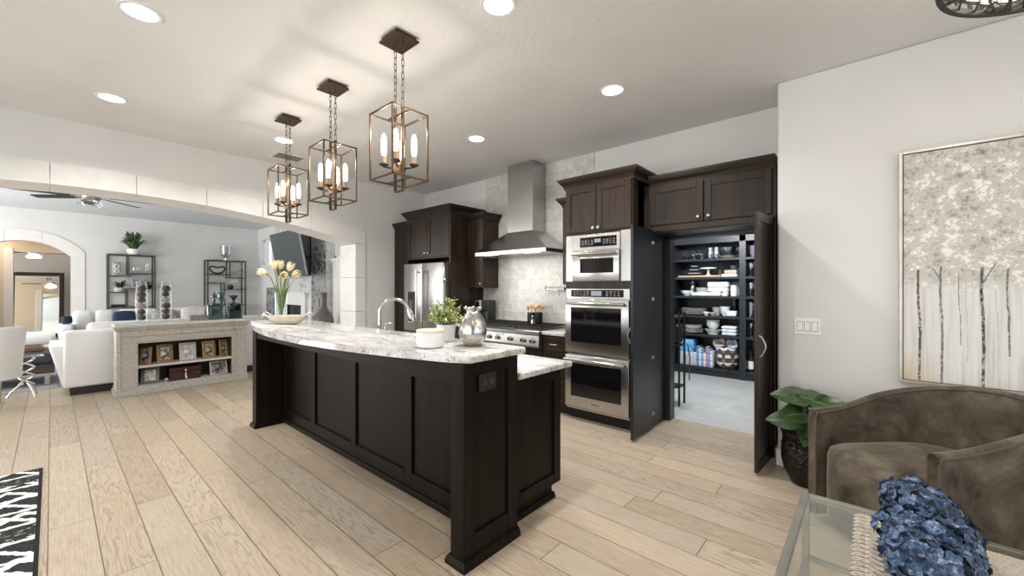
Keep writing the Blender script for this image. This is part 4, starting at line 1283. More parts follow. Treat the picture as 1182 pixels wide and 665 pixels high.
# mercury glass jug with a ruffled rim
jx, jy = -1.745, 1.635
t = thing('mercury_glass_vase', 'silver mercury glass vase with ruffled rim on the bar corner', 'vase', (jx, jy, BT))
MERC = NT('mercury_glass')
nv = MERC.coord('Object'); n1 = MERC.noise(nv, 16, 6, 0.7, 0.8); n2 = MERC.noise(nv, 90, 3, 0.7)
MERC.set(MERC.mix(MERC.ramp(n2, [(0.55, 0.0), (0.7, 0.5)]), MERC.ramp(n1, [(0.38, (0.30, 0.33, 0.37)), (0.5, (0.58, 0.58, 0.57)), (0.62, (0.40, 0.33, 0.24))]), (0.5, 0.47, 0.42)), MERC.ramp(n1, [(0.4, 0.07), (0.7, 0.30)]), 1.0)
MERC.bump(n1, 0.3, 0.012)
MB().lathe([(0, 0.0), (0.052, 0.0), (0.056, 0.006), (0.058, 0.012), (0.078, 0.045), (0.084, 0.085), (0.074, 0.135), (0.056, 0.170), (0.040, 0.192), (0.037, 0.203), (0.046, 0.216), (0.049, 0.224), (0.042, 0.222), (0.032, 0.205), (0.035, 0.19), (0.0, 0.18)], (jx, jy, BT), 48,
           wob=lambda a, z: 0.16 * math.sin(6 * a) * max(0, (z - 0.198) / 0.026) + 0.025 * math.sin(6 * a)).build('body', MERC.mat, t, 60)
for k in range(6):
    a = k * PI / 3 + PI / 12
    MB().ball((jx + 0.047 * math.cos(a), jy + 0.047 * math.sin(a), BT + 0.222), 0.0135, 2, (1, 1, 0.7)).build('ruffle', MERC.mat, t, 60)

# ------------------------------------------------------------------ painting
PW0, PW1, PZ0, PZ1 = 0.152, 1.42, 0.775, 2.325
t = thing('tree_painting', 'large framed painting of pale birch trees on the right wall', 'painting', ((PW0 + PW1) / 2, YR, PZ0))
mb = MB()
f = 0.018
mb.box(PW0, 3.785, PZ0, PW0 + f, YR - 0.001, PZ1, 0.002).box(PW1 - f, 3.785, PZ0, PW1, YR - 0.001, PZ1, 0.002)
mb.box(PW0 + f, 3.785, PZ0, PW1 - f, YR - 0.001, PZ0 + f, 0.002).box(PW0 + f, 3.785, PZ1 - f, PW1 - f, YR - 0.001, PZ1, 0.002)
mb.build('frame', simple('champagne_frame', (0.62, 0.59, 0.54), 0.35, 0.6, var=0.1), t)
MB().box(PW0 + f, 3.803, PZ0 + f, PW1 - f, YR - 0.002, PZ1 - f).build('backing', BLKPLASTIC, t)
PT = NT('birch_painting')
v = PT.coord('World')
sep = PT.n('ShaderNodeSeparateXYZ'); PT.link(v, sep.inputs[0])
sx_, sz_ = sep.outputs[0], sep.outputs[2]
nbig = PT.noise(PT.coord('World', (1, 1, 1)), 9.0, 8, 0.74, 0.25)
nfine = PT.noise(v, 42, 5, 0.75, 0.5)
fol = PT.ramp(PT.math('MULTIPLY_ADD', nbig, 0.62, PT.math('MULTIPLY', nfine, 0.38)), [(0.38, (0.24, 0.23, 0.19)), (0.45, (0.46, 0.45, 0.41)), (0.49, (0.66, 0.65, 0.62)), (0.52, (0.52, 0.47, 0.41)), (0.55, (0.86, 0.85, 0.82)), (0.6, (0.90, 0.89, 0.86))])
str_ = PT.noise(PT.coord('World', (30, 1, 1.2)), 1.3, 4, 0.6)
low = PT.ramp(str_, [(0.3, (0.55, 0.545, 0.53)), (0.5, (0.72, 0.715, 0.70)), (0.7, (0.79, 0.785, 0.77))])
och = PT.math('MULTIPLY', PT.ramp(PT.math('SUBTRACT', sx_, 0.152), [(0.0, 1.0), (0.12, 0.6), (0.26, 0.0)]), PT.ramp(sz_, [(0.80, 0.95), (1.0, 0.15)]))
low = PT.mix(och, low, (0.60, 0.44, 0.24))
edge = PT.math('MULTIPLY_ADD', nbig, 0.24, sz_)
msk = PT.n('ShaderNodeMapRange'); PT.link(edge, msk.inputs[0]); msk.inputs[1].default_value = 1.50; msk.inputs[2].default_value = 1.60
col = PT.mix(msk.outputs[0], low, fol)
dark = None
wig = PT.math('MULTIPLY', PT.math('SUBTRACT', PT.noise(PT.coord('World', (0.2, 1, 4)), 1.5, 2), 0.5), 0.03)
for (tx, w, dk, zlo, zhi) in [(0.25, 0.0085, 0.95, 0.8, 1.53), (0.352, 0.0075, 0.8, 0.8, 1.55), (0.432, 0.004, 0.7, 1.05, 1.5), (0.462, 0.003, 0.35, 0.95, 1.45), (0.528, 0.0095, 0.98, 0.77, 1.54), (0.63, 0.006, 0.8, 1.0, 1.53), (0.585, 0.003, 0.3, 0.9, 1.4), (0.77, 0.009, 0.95, 0.8, 1.55), (0.92, 0.007, 0.9, 0.8, 1.55), (1.05, 0.009, 0.95, 0.8, 1.55), (1.22, 0.008, 0.9, 0.8, 1.55), (1.33, 0.005, 0.8, 0.9, 1.5)]:
    dd_ = PT.math('ABSOLUTE', PT.math('SUBTRACT', PT.math('ADD', sx_, wig), tx))
    on = PT.math('LESS_THAN', dd_, w * 0.72)
    on = PT.math('MULTIPLY', on, PT.math('MULTIPLY', PT.math('GREATER_THAN', sz_, zlo), PT.math('LESS_THAN', sz_, zhi)))
    on = PT.math('MULTIPLY', on, PT.math('MULTIPLY', PT.ramp(nfine, [(0.40, 0.25), (0.52, 1.0)]), dk))
    dark = on if dark is None else PT.math('MAXIMUM', dark, on)
# a pair of forking boughs under the crowns
for (tx, sl, zlo, zhi) in [(0.528, 0.42, 1.44, 1.56), (0.352, -0.45, 1.45, 1.54)]:
    dd_ = PT.math('ABSOLUTE', PT.math('SUBTRACT', PT.math('SUBTRACT', sx_, tx), PT.math('MULTIPLY', PT.math('SUBTRACT', sz_, zlo), sl)))
    on = PT.math('MULTIPLY', PT.math('LESS_THAN', dd_, 0.003), PT.math('MULTIPLY', PT.math('GREATER_THAN', sz_, zlo), PT.math('LESS_THAN', sz_, zhi)))
    dark = PT.math('MAXIMUM', dark, PT.math('MULTIPLY', on, 0.8))
col = PT.mix(dark, col, (0.03, 0.027, 0.025))
PT.bump(PT.math('MULTIPLY', nfine, msk.outputs[0]), 0.35, 0.012)
PT.set(col, 0.6)
MB().box(PW0 + f + 0.005, 3.795, PZ0 + f + 0.005, PW1 - f - 0.005, 3.804, PZ1 - f - 0.005).build('canvas', PT.mat, t)

# ------------------------------------------------------------------ barrel chair
VEL = NT('taupe_velvet')
v = VEL.coord('Object')
n1 = VEL.noise(v, 3.4, 5, 0.62, 0.9); n2 = VEL.noise(v, 9.0, 3, 0.6, 0.4)
ff = VEL.math('MULTIPLY_ADD', n1, 0.7, VEL.math('MULTIPLY', n2, 0.3))
VEL.set(VEL.ramp(ff, [(0.38, (0.026, 0.020, 0.013)), (0.455, (0.066, 0.053, 0.037)), (0.52, (0.092, 0.075, 0.053)), (0.60, (0.140, 0.118, 0.088))]), 0.72, spec=0.25, sheen=0.55)
VEL.b.inputs['Sheen Tint'].default_value = (0.75, 0.66, 0.55, 1)
ccx, ccy, crz = 0.268, 3.115, math.radians(-45.0)
t = thing('barrel_chair', 'taupe velvet barrel armchair in the corner under the painting', 'armchair', (ccx, ccy, 0), crz)
Mc = TR(ccx, ccy, 0, crz)
HW, FR = 0.335, -0.40    # half width of the shell centre line, y of the arm fronts


def shell_path(s):
    """s 0..1 along the U from the left arm front round the back to the right arm front: point, outward normal, height, lean"""
    straight = 0.38; arcl = PI * HW; tot = 2 * straight + arcl
    d = s * tot
    if d < straight: p = Vector((-HW, FR + d, 0)); n = Vector((-1, 0, 0))
    elif d > straight + arcl: p = Vector((HW, FR + (tot - d), 0)); n = Vector((1, 0, 0))
    else:
        a = PI - (d - straight) / HW
        n = Vector((math.cos(a), math.sin(a), 0)); p = Vector((0, FR + straight, 0)) + n * HW
        p.y = FR + straight + (p.y - FR - straight) * 1.15
    k = 0.5 - 0.5 * math.cos(2 * PI * min(max(s, 0), 1))
    return p, n, 0.675 + 0.175 * k ** 0.9, k


def shell_fn(u, v):
    p, n, h, k = shell_path(u)
    th = 0.027
    # profile across: up the outside, over a rounded top, down the inside
    prof = [(th, 0.03), (th, 0.2), (th, 0.42), (th, h - 0.035), (th * 0.75, h - 0.010), (th * 0.3, h), (-th * 0.3, h), (-th * 0.75, h - 0.010), (-th, h - 0.035), (-th, 0.45), (-th, 0.25), (-th, 0.05)]
    i = round(v * (len(prof) - 1)); o, z = prof[i]
    lean = 0.05 * k * max(0, (z - 0.3) / 0.5)
    return p + n * (o + lean) + Vector((0, 0, z))


mb = MB(Mc)
mb.grid(shell_fn, 61, 12)
# closed arm fronts
for s in (0.0, 1.0):
    ring = [mb.bm.verts.new(Mc @ (shell_fn(s, j / 11) + Vector((0, -0.012 if 0 < j < 11 else 0, 0)))) for j in range(12)]
    old = [mb.bm.verts.new(Mc @ shell_fn(s, j / 11)) for j in range(12)]
    for a in range(11): mb.bm.faces.new((old[a], old[a + 1], ring[a + 1], ring[a]))
    mb.bm.faces.new(ring)
bmesh.ops.remove_doubles(mb.bm, verts=mb.bm.verts[:], dist=0.0008)
mb.build('shell', VEL.mat, t, 50)
WELT = simple('velvet_welt', (0.085, 0.066, 0.048), 0.8, var=0.2)
for j, zo in ((3.6, 0), (8.4, 0)):
    pts = []
    for k in range(49):
        p, n, h, kk = shell_path(k / 48)
        lean = 0.05 * kk * max(0, (h - 0.32) / 0.5)
        pts.append(p + n * ((0.024 if j < 6 else -0.024) + lean) + Vector((0, 0, h - 0.018)))
    for s, e in ((0, pts[0]), (1, pts[-1])):
        pass
    pre = [Vector((pts[0].x, FR - 0.010, z)) for z in (0.05, 0.3, 0.5, pts[0].z - 0.03)]
    post = [Vector((pts[-1].x, FR - 0.010, z)) for z in (pts[-1].z - 0.03, 0.5, 0.3, 0.05)]
    MB(Mc).tube(pre + pts + post, 0.0055, 6).build('welt', WELT, t, 60)
mb = MB(Mc)


def cush(u, v):
    # rounded seat cushion as a superellipse outline with a soft profile
    a = 2 * PI * u
    c, s_ = math.cos(a), math.sin(a)
    e = 0.38
    x = 0.298 * (abs(c) ** e) * (1 if c >= 0 else -1); y = 0.335 * (abs(s_) ** e) * (1 if s_ >= 0 else -1)
    if y > 0.0: x *= 1 - 0.22 * (y / 0.335) ** 3
    prof = [(0.0, 0.06), (0.97, 0.06), (1.0, 0.09), (1.005, 0.28), (1.0, 0.435), (0.975, 0.472), (0.92, 0.487), (0.6, 0.50), (0.0, 0.505)]
    i = round(v * 8); r, z = prof[i]
    return Vector((x * r, y * r * 1.1 - 0.055, z))


mb.grid(cush, 64, 9, True)
bmesh.ops.remove_doubles(mb.bm, verts=mb.bm.verts[:], dist=0.0005)
mb.build('seat_cushion', VEL.mat, t, 60)
MB(Mc).lathe([(0, 0), (0.25, 0), (0.25, 0.055), (0, 0.055)], (0, -0.03, 0), 28).build('swivel_base', BLKMETAL, t)

# ------------------------------------------------------------------ fiddle leaf plant in a hammered pot
qx, qy = -0.335, 3.60
t = thing('fiddle_leaf_plant', 'broad-leaved fiddle leaf plant in a dark hammered metal pot', 'plant', (qx, qy, 0))
HAM = NT('hammered_metal')
vv = HAM.voro(HAM.coord('Object'), 46, rnd=0.6)
HAM.set((0.020, 0.0165, 0.014), 0.36, 0.7); HAM.bump(vv, 0.9, 0.012)
pot = MB().lathe([(0, 0.0), (0.085, 0.0), (0.10, 0.008), (0.140, 0.09), (0.158, 0.17), (0.158, 0.235), (0.150, 0.27), (0.150, 0.345), (0.162, 0.362), (0.162, 0.372), (0.150, 0.372), (0.143, 0.34), (0.143, 0.27), (0.0, 0.27)], (qx, qy, 0), 40).build('pot', HAM.mat, t, 50)
MB().lathe([(0.151, 0.255), (0.157, 0.26), (0.157, 0.275), (0.151, 0.28)], (qx, qy, 0), 40).build('band', simple('pot_band', (0.04, 0.032, 0.026), 0.35, 0.8), pot, 50)
MB().lathe([(0, 0.335), (0.143, 0.335), (0.143, 0.30), (0, 0.30)], (qx, qy, 0), 24).build('soil', simple('dark_soil', (0.02, 0.016, 0.012), 0.95), t)
ra = math.radians(-118)
rx, ry = qx + 0.158 * math.cos(ra), qy + 0.158 * math.sin(ra)
MB().tube([(rx + 0.030 * math.cos(k * PI / 8) * -math.sin(ra), ry + 0.030 * math.cos(k * PI / 8) * math.cos(ra), 0.285 + 0.030 * math.sin(k * PI / 8)) for k in range(16)], 0.006, 8, True).build('ring_handle', simple('pot_ring', (0.035, 0.028, 0.022), 0.35, 0.8), pot, 60)
BIGLEAF = NT('fiddle_leaf')
n = BIGLEAF.noise(BIGLEAF.coord('Object'), 14, 4, 0.6)
BIGLEAF.set(BIGLEAF.ramp(n, [(0.3, (0.014, 0.036, 0.011)), (0.7, (0.050, 0.095, 0.026))]), 0.32)
LEAFRIB = simple('leaf_rib', (0.22, 0.28, 0.11), 0.5)


def big_leaf(base, direction, up, L, W, droop, parent):
    d_ = Vector(direction).normalized(); s_ = d_.cross(Vector(up)).normalized(); u_ = s_.cross(d_)

    def at(f, g):
        w = W * (math.sin(PI * (0.05 + 0.93 * f) ** 0.85) ** 0.7) * (1 - 0.25 * math.exp(-((f - 0.42) / 0.12) ** 2))
        return Vector(base) + d_ * (L * f) + s_ * (w * g) + u_ * (-droop * L * f * f + 0.16 * W * abs(g) ** 1.5 + 0.02 * W * math.sin(9 * f + 2 * g) * abs(g) * 4) 
    mb = MB().grid(lambda f, g: at(f, g * 2 - 1), 14, 9)
    bmesh.ops.solidify(mb.bm, geom=mb.bm.faces[:], thickness=0.0015)
    o = mb.build('leaf', BIGLEAF.mat, parent, 60)
    mb = MB().tube([at(f / 10, 0) + u_ * 0.001 for f in range(11)], [0.004 * (1.1 - f / 10) for f in range(11)], 6)
    for q in (0.25, 0.42, 0.6, 0.76):
        for g in (-0.75, 0.75): mb.tube([at(q, 0), at(q + 0.05, g * 0.5), at(min(0.97, q + 0.12), g)], 0.0012, 4)
    mb.build('vein', LEAFRIB, o)


stem_t = Vector((qx, qy, 0.33))
MB().tube([(qx, qy, 0.30), (qx + 0.01, qy, 0.45), (qx - 0.005, qy + 0.01, 0.60)], [0.011, 0.009, 0.006], 8).build('stem', simple('woody_stem', (0.10, 0.07, 0.045), 0.8), t, 60)
lv = [((qx + 0.10, qy, 0.60), (-0.86, -0.42, 0.30), 0.30, 0.085, 0.42), ((qx + 0.05, qy, 0.44), (-0.78, -0.60, 0.30), 0.27, 0.095, 0.55), ((qx, qy, 0.60), (0.62, -0.65, 0.16), 0.34, 0.085, 0.25), ((qx + 0.02, qy - 0.02, 0.50), (-0.35, -0.9, 0.35), 0.24, 0.09, 0.5),
      ((qx, qy, 0.40), (0.1, -1.0, 0.12), 0.20, 0.07, 0.5), ((qx, qy, 0.50), (0.85, -0.5, 0.35), 0.20, 0.06, 0.3), ((qx, qy, 0.58), (-0.15, -0.9, 0.45), 0.24, 0.07, 0.4), ((qx, qy, 0.45), (-0.5, 0.5, 0.5), 0.16, 0.05, 0.4)]
for b, d_, L, W, dr in lv: big_leaf(b, d_, (0.15, -0.70, 0.70), L, W, dr, t)

# ------------------------------------------------------------------ glass coffee table
TZ = 0.42
tx0, tx1, ty0, ty1 = -0.245, 1.05, 1.25, 2.425
t = thing('glass_coffee_table', 'low glass-topped coffee table with pale metal frame in the foreground', 'coffee table', ((tx0 + tx1) / 2, (ty0 + ty1) / 2, 0))
FRM = simple('pewter_frame', (0.36, 0.36, 0.32), 0.35, 0.8, var=0.15)
fw = 0.028
mb = MB()
mb.box(tx0, ty0, TZ - 0.03, tx0 + fw, ty1, TZ - 0.002, 0.002).box(tx1 - fw, ty0, TZ - 0.03, tx1, ty1, TZ - 0.002, 0.002)
mb.box(tx0 + fw, ty0, TZ - 0.03, tx1 - fw, ty0 + fw, TZ - 0.002, 0.002).box(tx0 + fw, ty1 - fw, TZ - 0.03, tx1 - fw, ty1, TZ - 0.002, 0.002)
mb.build('frame', FRM, t)
MB().box(tx0 + fw * 0.5, ty0 + fw * 0.5, TZ - 0.009, tx1 - fw * 0.5, ty1 - fw * 0.5, TZ, 0.002).build('glass_top', TABLEGLASS, t)
for x in (tx0 + 0.0, tx1 - 0.03):
    for y in (ty0, ty1 - 0.03):
        MB().box(x, y, 0, x + 0.03, y + 0.03, TZ - 0.03, 0.003).build('leg', FRM, t)
mb = MB()
for y in (ty0 + 0.005, ty1 - 0.025): mb.box(tx0 + 0.03, y, 0.10, tx1 - 0.03, y + 0.02, 0.12)
for x in (tx0 + 0.005, tx1 - 0.025): mb.box(x, ty0 + 0.03, 0.10, x + 0.02, ty1 - 0.03, 0.12)
mb.build('stretcher', FRM, t)

# runner with knotted fringe
t = thing('table_runner', 'beige woven runner with knotted fringe on the glass coffee table', 'table runner', (0.4, 1.9, TZ))
RUN = NT('woven_linen')
w1 = RUN.noise(RUN.coord('World', (260, 60, 60)), 1, 2); w2 = RUN.noise(RUN.coord('World', (60, 260, 60)), 1, 2)
wf = RUN.math('ADD', RUN.math('MULTIPLY', w1, 0.5), RUN.math('MULTIPLY', w2, 0.5))
RUN.set(RUN.ramp(wf, [(0.35, (0.30, 0.25, 0.20)), (0.65, (0.52, 0.46, 0.39))]), 0.9); RUN.bump(wf, 0.4, 0.004)
ry0, ry1 = 1.30, 2.325
MB().box(0.035, ry0, TZ + 0.0006, 1.02, ry1, TZ + 0.0046, 0.0015).build('cloth', RUN.mat, t)
FRG = simple('fringe_cord', (0.50, 0.44, 0.37), 0.9, var=0.25, scale=60)
n = 0
for k in range(30):
    y = ry0 + 0.022 + (ry1 - ry0 - 0.044) * k / 29
    mb = MB()
    zz = TZ + 0.006
    mb.tube([(0.04, y - 0.013, zz), (0.012, y - 0.008, zz + 0.003), (-0.004, y, zz + 0.004), (0.012, y + 0.008, zz + 0.003), (0.04, y + 0.013, zz)], 0.0048, 6)
    mb.tube([(0.008, y + 0.020, zz), (-0.015, y + 0.010, zz + 0.002), (-0.028, y + 0.004, zz + 0.004), (-0.040, y + 0.003, zz), (-0.046, y - 0.007, zz), (-0.038, y - 0.012, zz), (-0.022, y - 0.004, zz + 0.002), (0.008, y - 0.004, zz)], 0.0045, 6)
    mb.ball((-0.002, y, zz + 0.004), 0.009, 1, (1, 1, 0.6))
    mb.build('tassel', FRG, t, 60)

# blue hydrangeas
t = thing('hydrangea_arrangement', 'full bunch of blue and purple hydrangeas in a low vase on the runner', 'flowers', (0.185, 1.98, TZ + 0.0048))
MB().lathe([(0, 0), (0.06, 0), (0.075, 0.01), (0.085, 0.07), (0.072, 0.12), (0.062, 0.12), (0.07, 0.07), (0, 0.02)], (0.185, 1.96, TZ + 0.0048), 26).build('vase', simple('stone_vase', (0.45, 0.40, 0.34), 0.6), t, 50)
HYD = NT('hydrangea_petal')
hv = HYD.coord('Object'); hn = HYD.noise(hv, 27, 4, 0.7); hn2 = HYD.noise(hv, 140, 2)
HYD.set(HYD.ramp(HYD.math('MULTIPLY_ADD', hn, 0.72, HYD.math('MULTIPLY', hn2, 0.28)), [(0.36, (0.003, 0.005, 0.012)), (0.44, (0.010, 0.026, 0.070)), (0.51, (0.028, 0.072, 0.155)), (0.57, (0.10, 0.16, 0.27)), (0.64, (0.40, 0.38, 0.50))]), 0.55, sheen=0.2)
rg = random.Random(5)
GRST = simple('hydrangea_stem', (0.10, 0.17, 0.05), 0.6)
balls = [((0.115, 2.175, 0.585), 0.080), ((0.155, 2.06, 0.615), 0.085), ((0.205, 2.03, 0.555), 0.075), ((0.10, 1.95, 0.56), 0.085), ((0.165, 1.90, 0.58), 0.08), ((0.205, 1.94, 0.535), 0.07), ((0.12, 1.80, 0.55), 0.085), ((0.175, 1.79, 0.55), 0.075)]
for (c, r) in balls:
    c = Vector(c)
    st = MB().tube([(0.185, 1.96, TZ + 0.10), (Vector((0.185, 1.96, TZ + 0.12)) + c) / 2, c], 0.004, 6).build('stem', GRST, t)
    mb = MB()
    mb.ball(c, r * 0.80, 2)
    for k in range(58):
        zz = 1 - 2 * (k + 0.5) / 58; a = k * 2.39996
        rr = math.sqrt(1 - zz * zz)
        nrm = Vector((rr * math.cos(a), rr * math.sin(a), zz))
        nrm = (nrm + Vector((rg.uniform(-.2, .2), rg.uniform(-.2, .2), rg.uniform(-.2, .2)))).normalized()
        q = Vector((0, 0, 1)).rotation_difference(nrm).to_matrix().to_4x4()
        Ml = Matrix.Translation(c + nrm * r * rg.uniform(0.86, 1.02)) @ q @ Matrix.Rotation(rg.uniform(0, 6.3), 4, 'Z')
        s = rg.uniform(0.017, 0.026)
        for p in range(4):
            Mp = Ml @ Matrix.Rotation(p * PI / 2, 4, 'Z') @ Matrix.Rotation(-rg.uniform(0.1, 0.65), 4, 'Y')
            vs = [mb.bm.verts.new(Mp @ Vector(w)) for w in ((0, 0, 0), (s * 0.55, -s * 0.62, 0.002), (s * 1.15, -s * 0.30, 0.001), (s * 1.2, s * 0.3, 0.0), (s * 0.55, s * 0.62, 0.002))]
            mb.bm.faces.new(vs)
    mb.build('flower_head', HYD.mat, st)

# ------------------------------------------------------------------ black and white rug
RG = NT('zigzag_rug')
v = RG.coord('World')
sep = RG.n('ShaderNodeSeparateXYZ'); RG.link(v, sep.inputs[0])
jx_ = RG.math('MULTIPLY', RG.math('SUBTRACT', RG.noise(v, 24, 3, 0.6), 0.5), 0.05)
X_ = RG.math('ADD', sep.outputs[0], jx_); Y_ = sep.outputs[1]


def zig(per_y, amp, per_x, ph, width):
    tri = RG.math('PINGPONG', RG.math('ADD', Y_, ph), per_y)
    s_ = RG.math('ADD', X_, RG.math('MULTIPLY', tri, amp))
    fr = RG.math('FRACT', RG.math('DIVIDE', s_, per_x))
    return RG.math('LESS_THAN', fr, width)


a_ = zig(0.17, 1.15, 0.235, 0.03, 0.20); b_ = zig(0.23, -0.75, 0.33, 0.11, 0.17); c_ = zig(0.5, 0.08, 0.235, 0.0, 0.13)
wm_ = RG.math('MAXIMUM', RG.math('MAXIMUM', a_, b_), c_)
# solid flecked bands with little white
bn = RG.math('FRACT', RG.math('DIVIDE', RG.math('ADD', X_, 4.84), 0.98))
band = RG.math('MULTIPLY', RG.math('GREATER_THAN', bn, 0.16), RG.math('LESS_THAN', bn, 0.31))
fle = RG.math('GREATER_THAN', RG.noise(RG.coord('World', (22, 7, 1)), 3.0, 4, 0.7), 0.60)
wm_ = RG.mix(band, wm_, RG.math('MULTIPLY', fle, 0.7))
bk = RG.ramp(RG.noise(v, 120, 3, 0.7), [(0.4, (0.012, 0.012, 0.013)), (0.68, (0.06, 0.06, 0.06))])
col = RG.mix(wm_, bk, (0.72, 0.71, 0.68))
edge_ = RG.math('GREATER_THAN', Y_, -0.062)
col = RG.mix(edge_, col, (0.02, 0.02, 0.02))
RG.set(col, 0.95, spec=0.1); RG.bump(RG.noise(v, 260, 2), 0.4, 0.004)
o = MB().box(-4.84, -1.75, 0.0005, -2.3, -0.044, 0.011, 0.004).build('area_rug', RG.mat)
tag(o, 'black and white zigzag rug at the lower left corner of the floor', 'rug')

# ------------------------------------------------------------------ carved console by the arch
CARV = NT('carved_whitewash')
v = CARV.coord('World')
vo = CARV.voro(CARV.coord('World', (1, 1.25, 0.9)), 62, rnd=0.85)
v2 = CARV.voro(v, 95, rnd=0.9); nz = CARV.noise(v, 9, 5, 0.65); nf = CARV.noise(v, 60, 3, 0.7)
hgt = CARV.math('ADD', CARV.math('MULTIPLY', vo, 0.7), CARV.math('MULTIPLY', v2, 0.4))
col = CARV.ramp(CARV.math('MULTIPLY_ADD', hgt, 0.45, CARV.math('MULTIPLY', nf, 0.45)), [(0.25, (0.49, 0.48, 0.46)), (0.46, (0.39, 0.375, 0.35)), (0.66, (0.19, 0.17, 0.14))])
col = CARV.mix(CARV.ramp(nz, [(0.48, 0.0), (0.66, 0.42)]), col, (0.47, 0.37, 0.22))
col = CARV.mix(CARV.ramp(nf, [(0.55, 0.0), (0.7, 0.4)]), col, (0.62, 0.62, 0.61))
CARV.set(col, 0.8, spec=0.2); CARV.bump(hgt, -0.4, 0.010)
WASH = simple('whitewashed_wood', (0.52, 0.505, 0.48), 0.75, var=0.22, scale=16, bump=0.2, stretch=(1, 0.25, 3))
DKIN = make_wood('console_inner_wood', (0.028, 0.016, 0.010), (0.075, 0.045, 0.028), 0.5, 'z')
CX0, CX1, CY0, CY1 = -7.63, -7.235, 0.53, 2.02
t = thing('carved_console', 'whitewashed carved console bookcase standing behind the white sofa', 'console table', (-7.43, 1.27, 0))
MB().box(CX0, CY0, 0.935 - 0.035, CX1 + 0.035, CY1 + 0.02, 0.938, 0.008, seg=2).build('top', WASH, t)
mb = MB()
for k, (o, z) in enumerate(((0.024, 0.875), (0.014, 0.85))): mb.box(CX0 + 0.01, CY0 - o + 0.015, z, CX1 + o, CY1 + o - 0.015, z + 0.026, 0.004)
mb.build('cornice', CARV.mat, t)
mb = MB()
mb.box(CX0 + 0.02, CY0 + 0.021, 0.10, CX1 - 0.031, CY0 + 0.07, 0.85, 0.004).box(CX0 + 0.02, CY1 - 0.07, 0.10, CX1 - 0.031, CY1 - 0.021, 0.85, 0.004)
mb.build('side_panel', WASH, t)
for a, b in ((CY0 + 0.02, 0.755), (1.805, CY1 - 0.02)):
    mb = MB().box(CX1 - 0.03, a, 0.10, CX1, b, 0.85, 0.003)
    mb.box(CX1 - 0.002, a + 0.012, 0.11, CX1 + 0.010, a + 0.045, 0.84, 0.006).box(CX1 - 0.002, b - 0.03, 0.11, CX1 + 0.008, b, 0.68, 0.004)
    mb.build('carved_pilaster', CARV.mat, t)
MB().box(CX1 - 0.03, 0.755, 0.675, CX1, 1.805, 0.85, 0.003).box(CX1 - 0.002, CY0 + 0.07, 0.77, CX1 + 0.010, CY1 - 0.07, 0.80, 0.006).box(CX1 - 0.002, CY0 + 0.07, 0.695, CX1 + 0.007, CY1 - 0.07, 0.715, 0.005).build('carved_frieze', CARV.mat, t)
MB().box(CX0 + 0.01, CY0, 0, CX1 + 0.03, CY1 + 0.0, 0.07, 0.006).box(CX0 + 0.015, CY0 + 0.01, 0.065, CX1 + 0.02, CY1 - 0.01, 0.105, 0.012, seg=2).build('plinth', CARV.mat, t)
MB().box(CX0 + 0.02, CY0 + 0.07, 0.10, CX0 + 0.035, CY1 - 0.07, 0.86).box(CX0 + 0.03, 0.74, 0.10, CX1 - 0.03, 0.752, 0.86).box(CX0 + 0.03, 1.808, 0.10, CX1 - 0.03, 1.82, 0.86).build('back_panel', DKIN, t)
MB().box(CX0 + 0.03, 0.752, 0.345, CX1 - 0.012, 1.808, 0.372, 0.004).build('shelf', WASH, t)
MB().box(CX0 + 0.03, 0.752, 0.1, CX1 - 0.03, 1.808, 0.106).build('bottom_board', WASH, t)

GOLD = simple('gilt_frame', (0.36, 0.225, 0.085), 0.4, 0.75, var=0.35, scale=40, bump=0.3)
DGOLD = simple('dark_gilt_frame', (0.25, 0.15, 0.07), 0.45, 0.6, var=0.35, scale=40, bump=0.3)
SILVF = simple('silver_frame', (0.55, 0.54, 0.50), 0.4, 0.7, var=0.25, scale=40, bump=0.3)
BLKF = simple('black_silver_frame', (0.10, 0.10, 0.10), 0.35, 0.5, var=0.5, scale=60, bump=0.3)


def photo_mat(name, dark, light):
    m = NT(name)
    n = m.noise(m.coord('Object'), 17, 3, 0.6, 0.4)
    return m.set(m.ramp(n, [(0.38, dark), (0.5, tuple((a + b) / 2 for a, b in zip(dark, light))), (0.62, light)]), 0.25)


def photo_frame(label, y0, y1, z, h, mat, pic, tilt=0.16, yaw=0.0, border=0.035, x=-7.36, group=None):
    yc = (y0 + y1) / 2; w = y1 - y0
    t = thing('picture_frame', label, 'picture frame', (x, yc, z), yaw, group)
    M = TR(x, yc, z, yaw) @ Matrix.Rotation(-tilt, 4, 'Y')
    mb = MB(M)
    b = border
    for d, o in ((0.0, 0.018), (b * 0.5, 0.011)):
        mb.box(0, -w / 2 + d, d, o, -w / 2 + b, h - d, 0.003).box(0, w / 2 - b, d, o, w / 2 - d, h - d, 0.003)
        mb.box(0, -w / 2 + b - 0.001, d, o, w / 2 - b + 0.001, b, 0.003).box(0, -w / 2 + b - 0.001, h - b, o, w / 2 - b + 0.001, h - d, 0.003)
    mb.build('frame', mat, t)
    MB(M).box(-0.006, -w / 2 + 0.004, 0.004, 0.003, w / 2 - 0.004, h - 0.004).build('backing', BLKPLASTIC, t)
    MB(M).box(0.002, -w / 2 + b - 0.004, b - 0.004, 0.006, w / 2 - b + 0.004, h - b + 0.004).build('photograph', pic, t)
    MB(M).box(-0.075, -0.02, 0.02, -0.069, 0.02, h * 0.62, M=Matrix.Identity(4) @ Matrix.Rotation(0.0, 4, 'Y')).tube([(-0.006, 0, h * 0.66), (-0.072, 0, 0.03)], 0.004, 6).build('easel_strut', BLKPLASTIC, t)


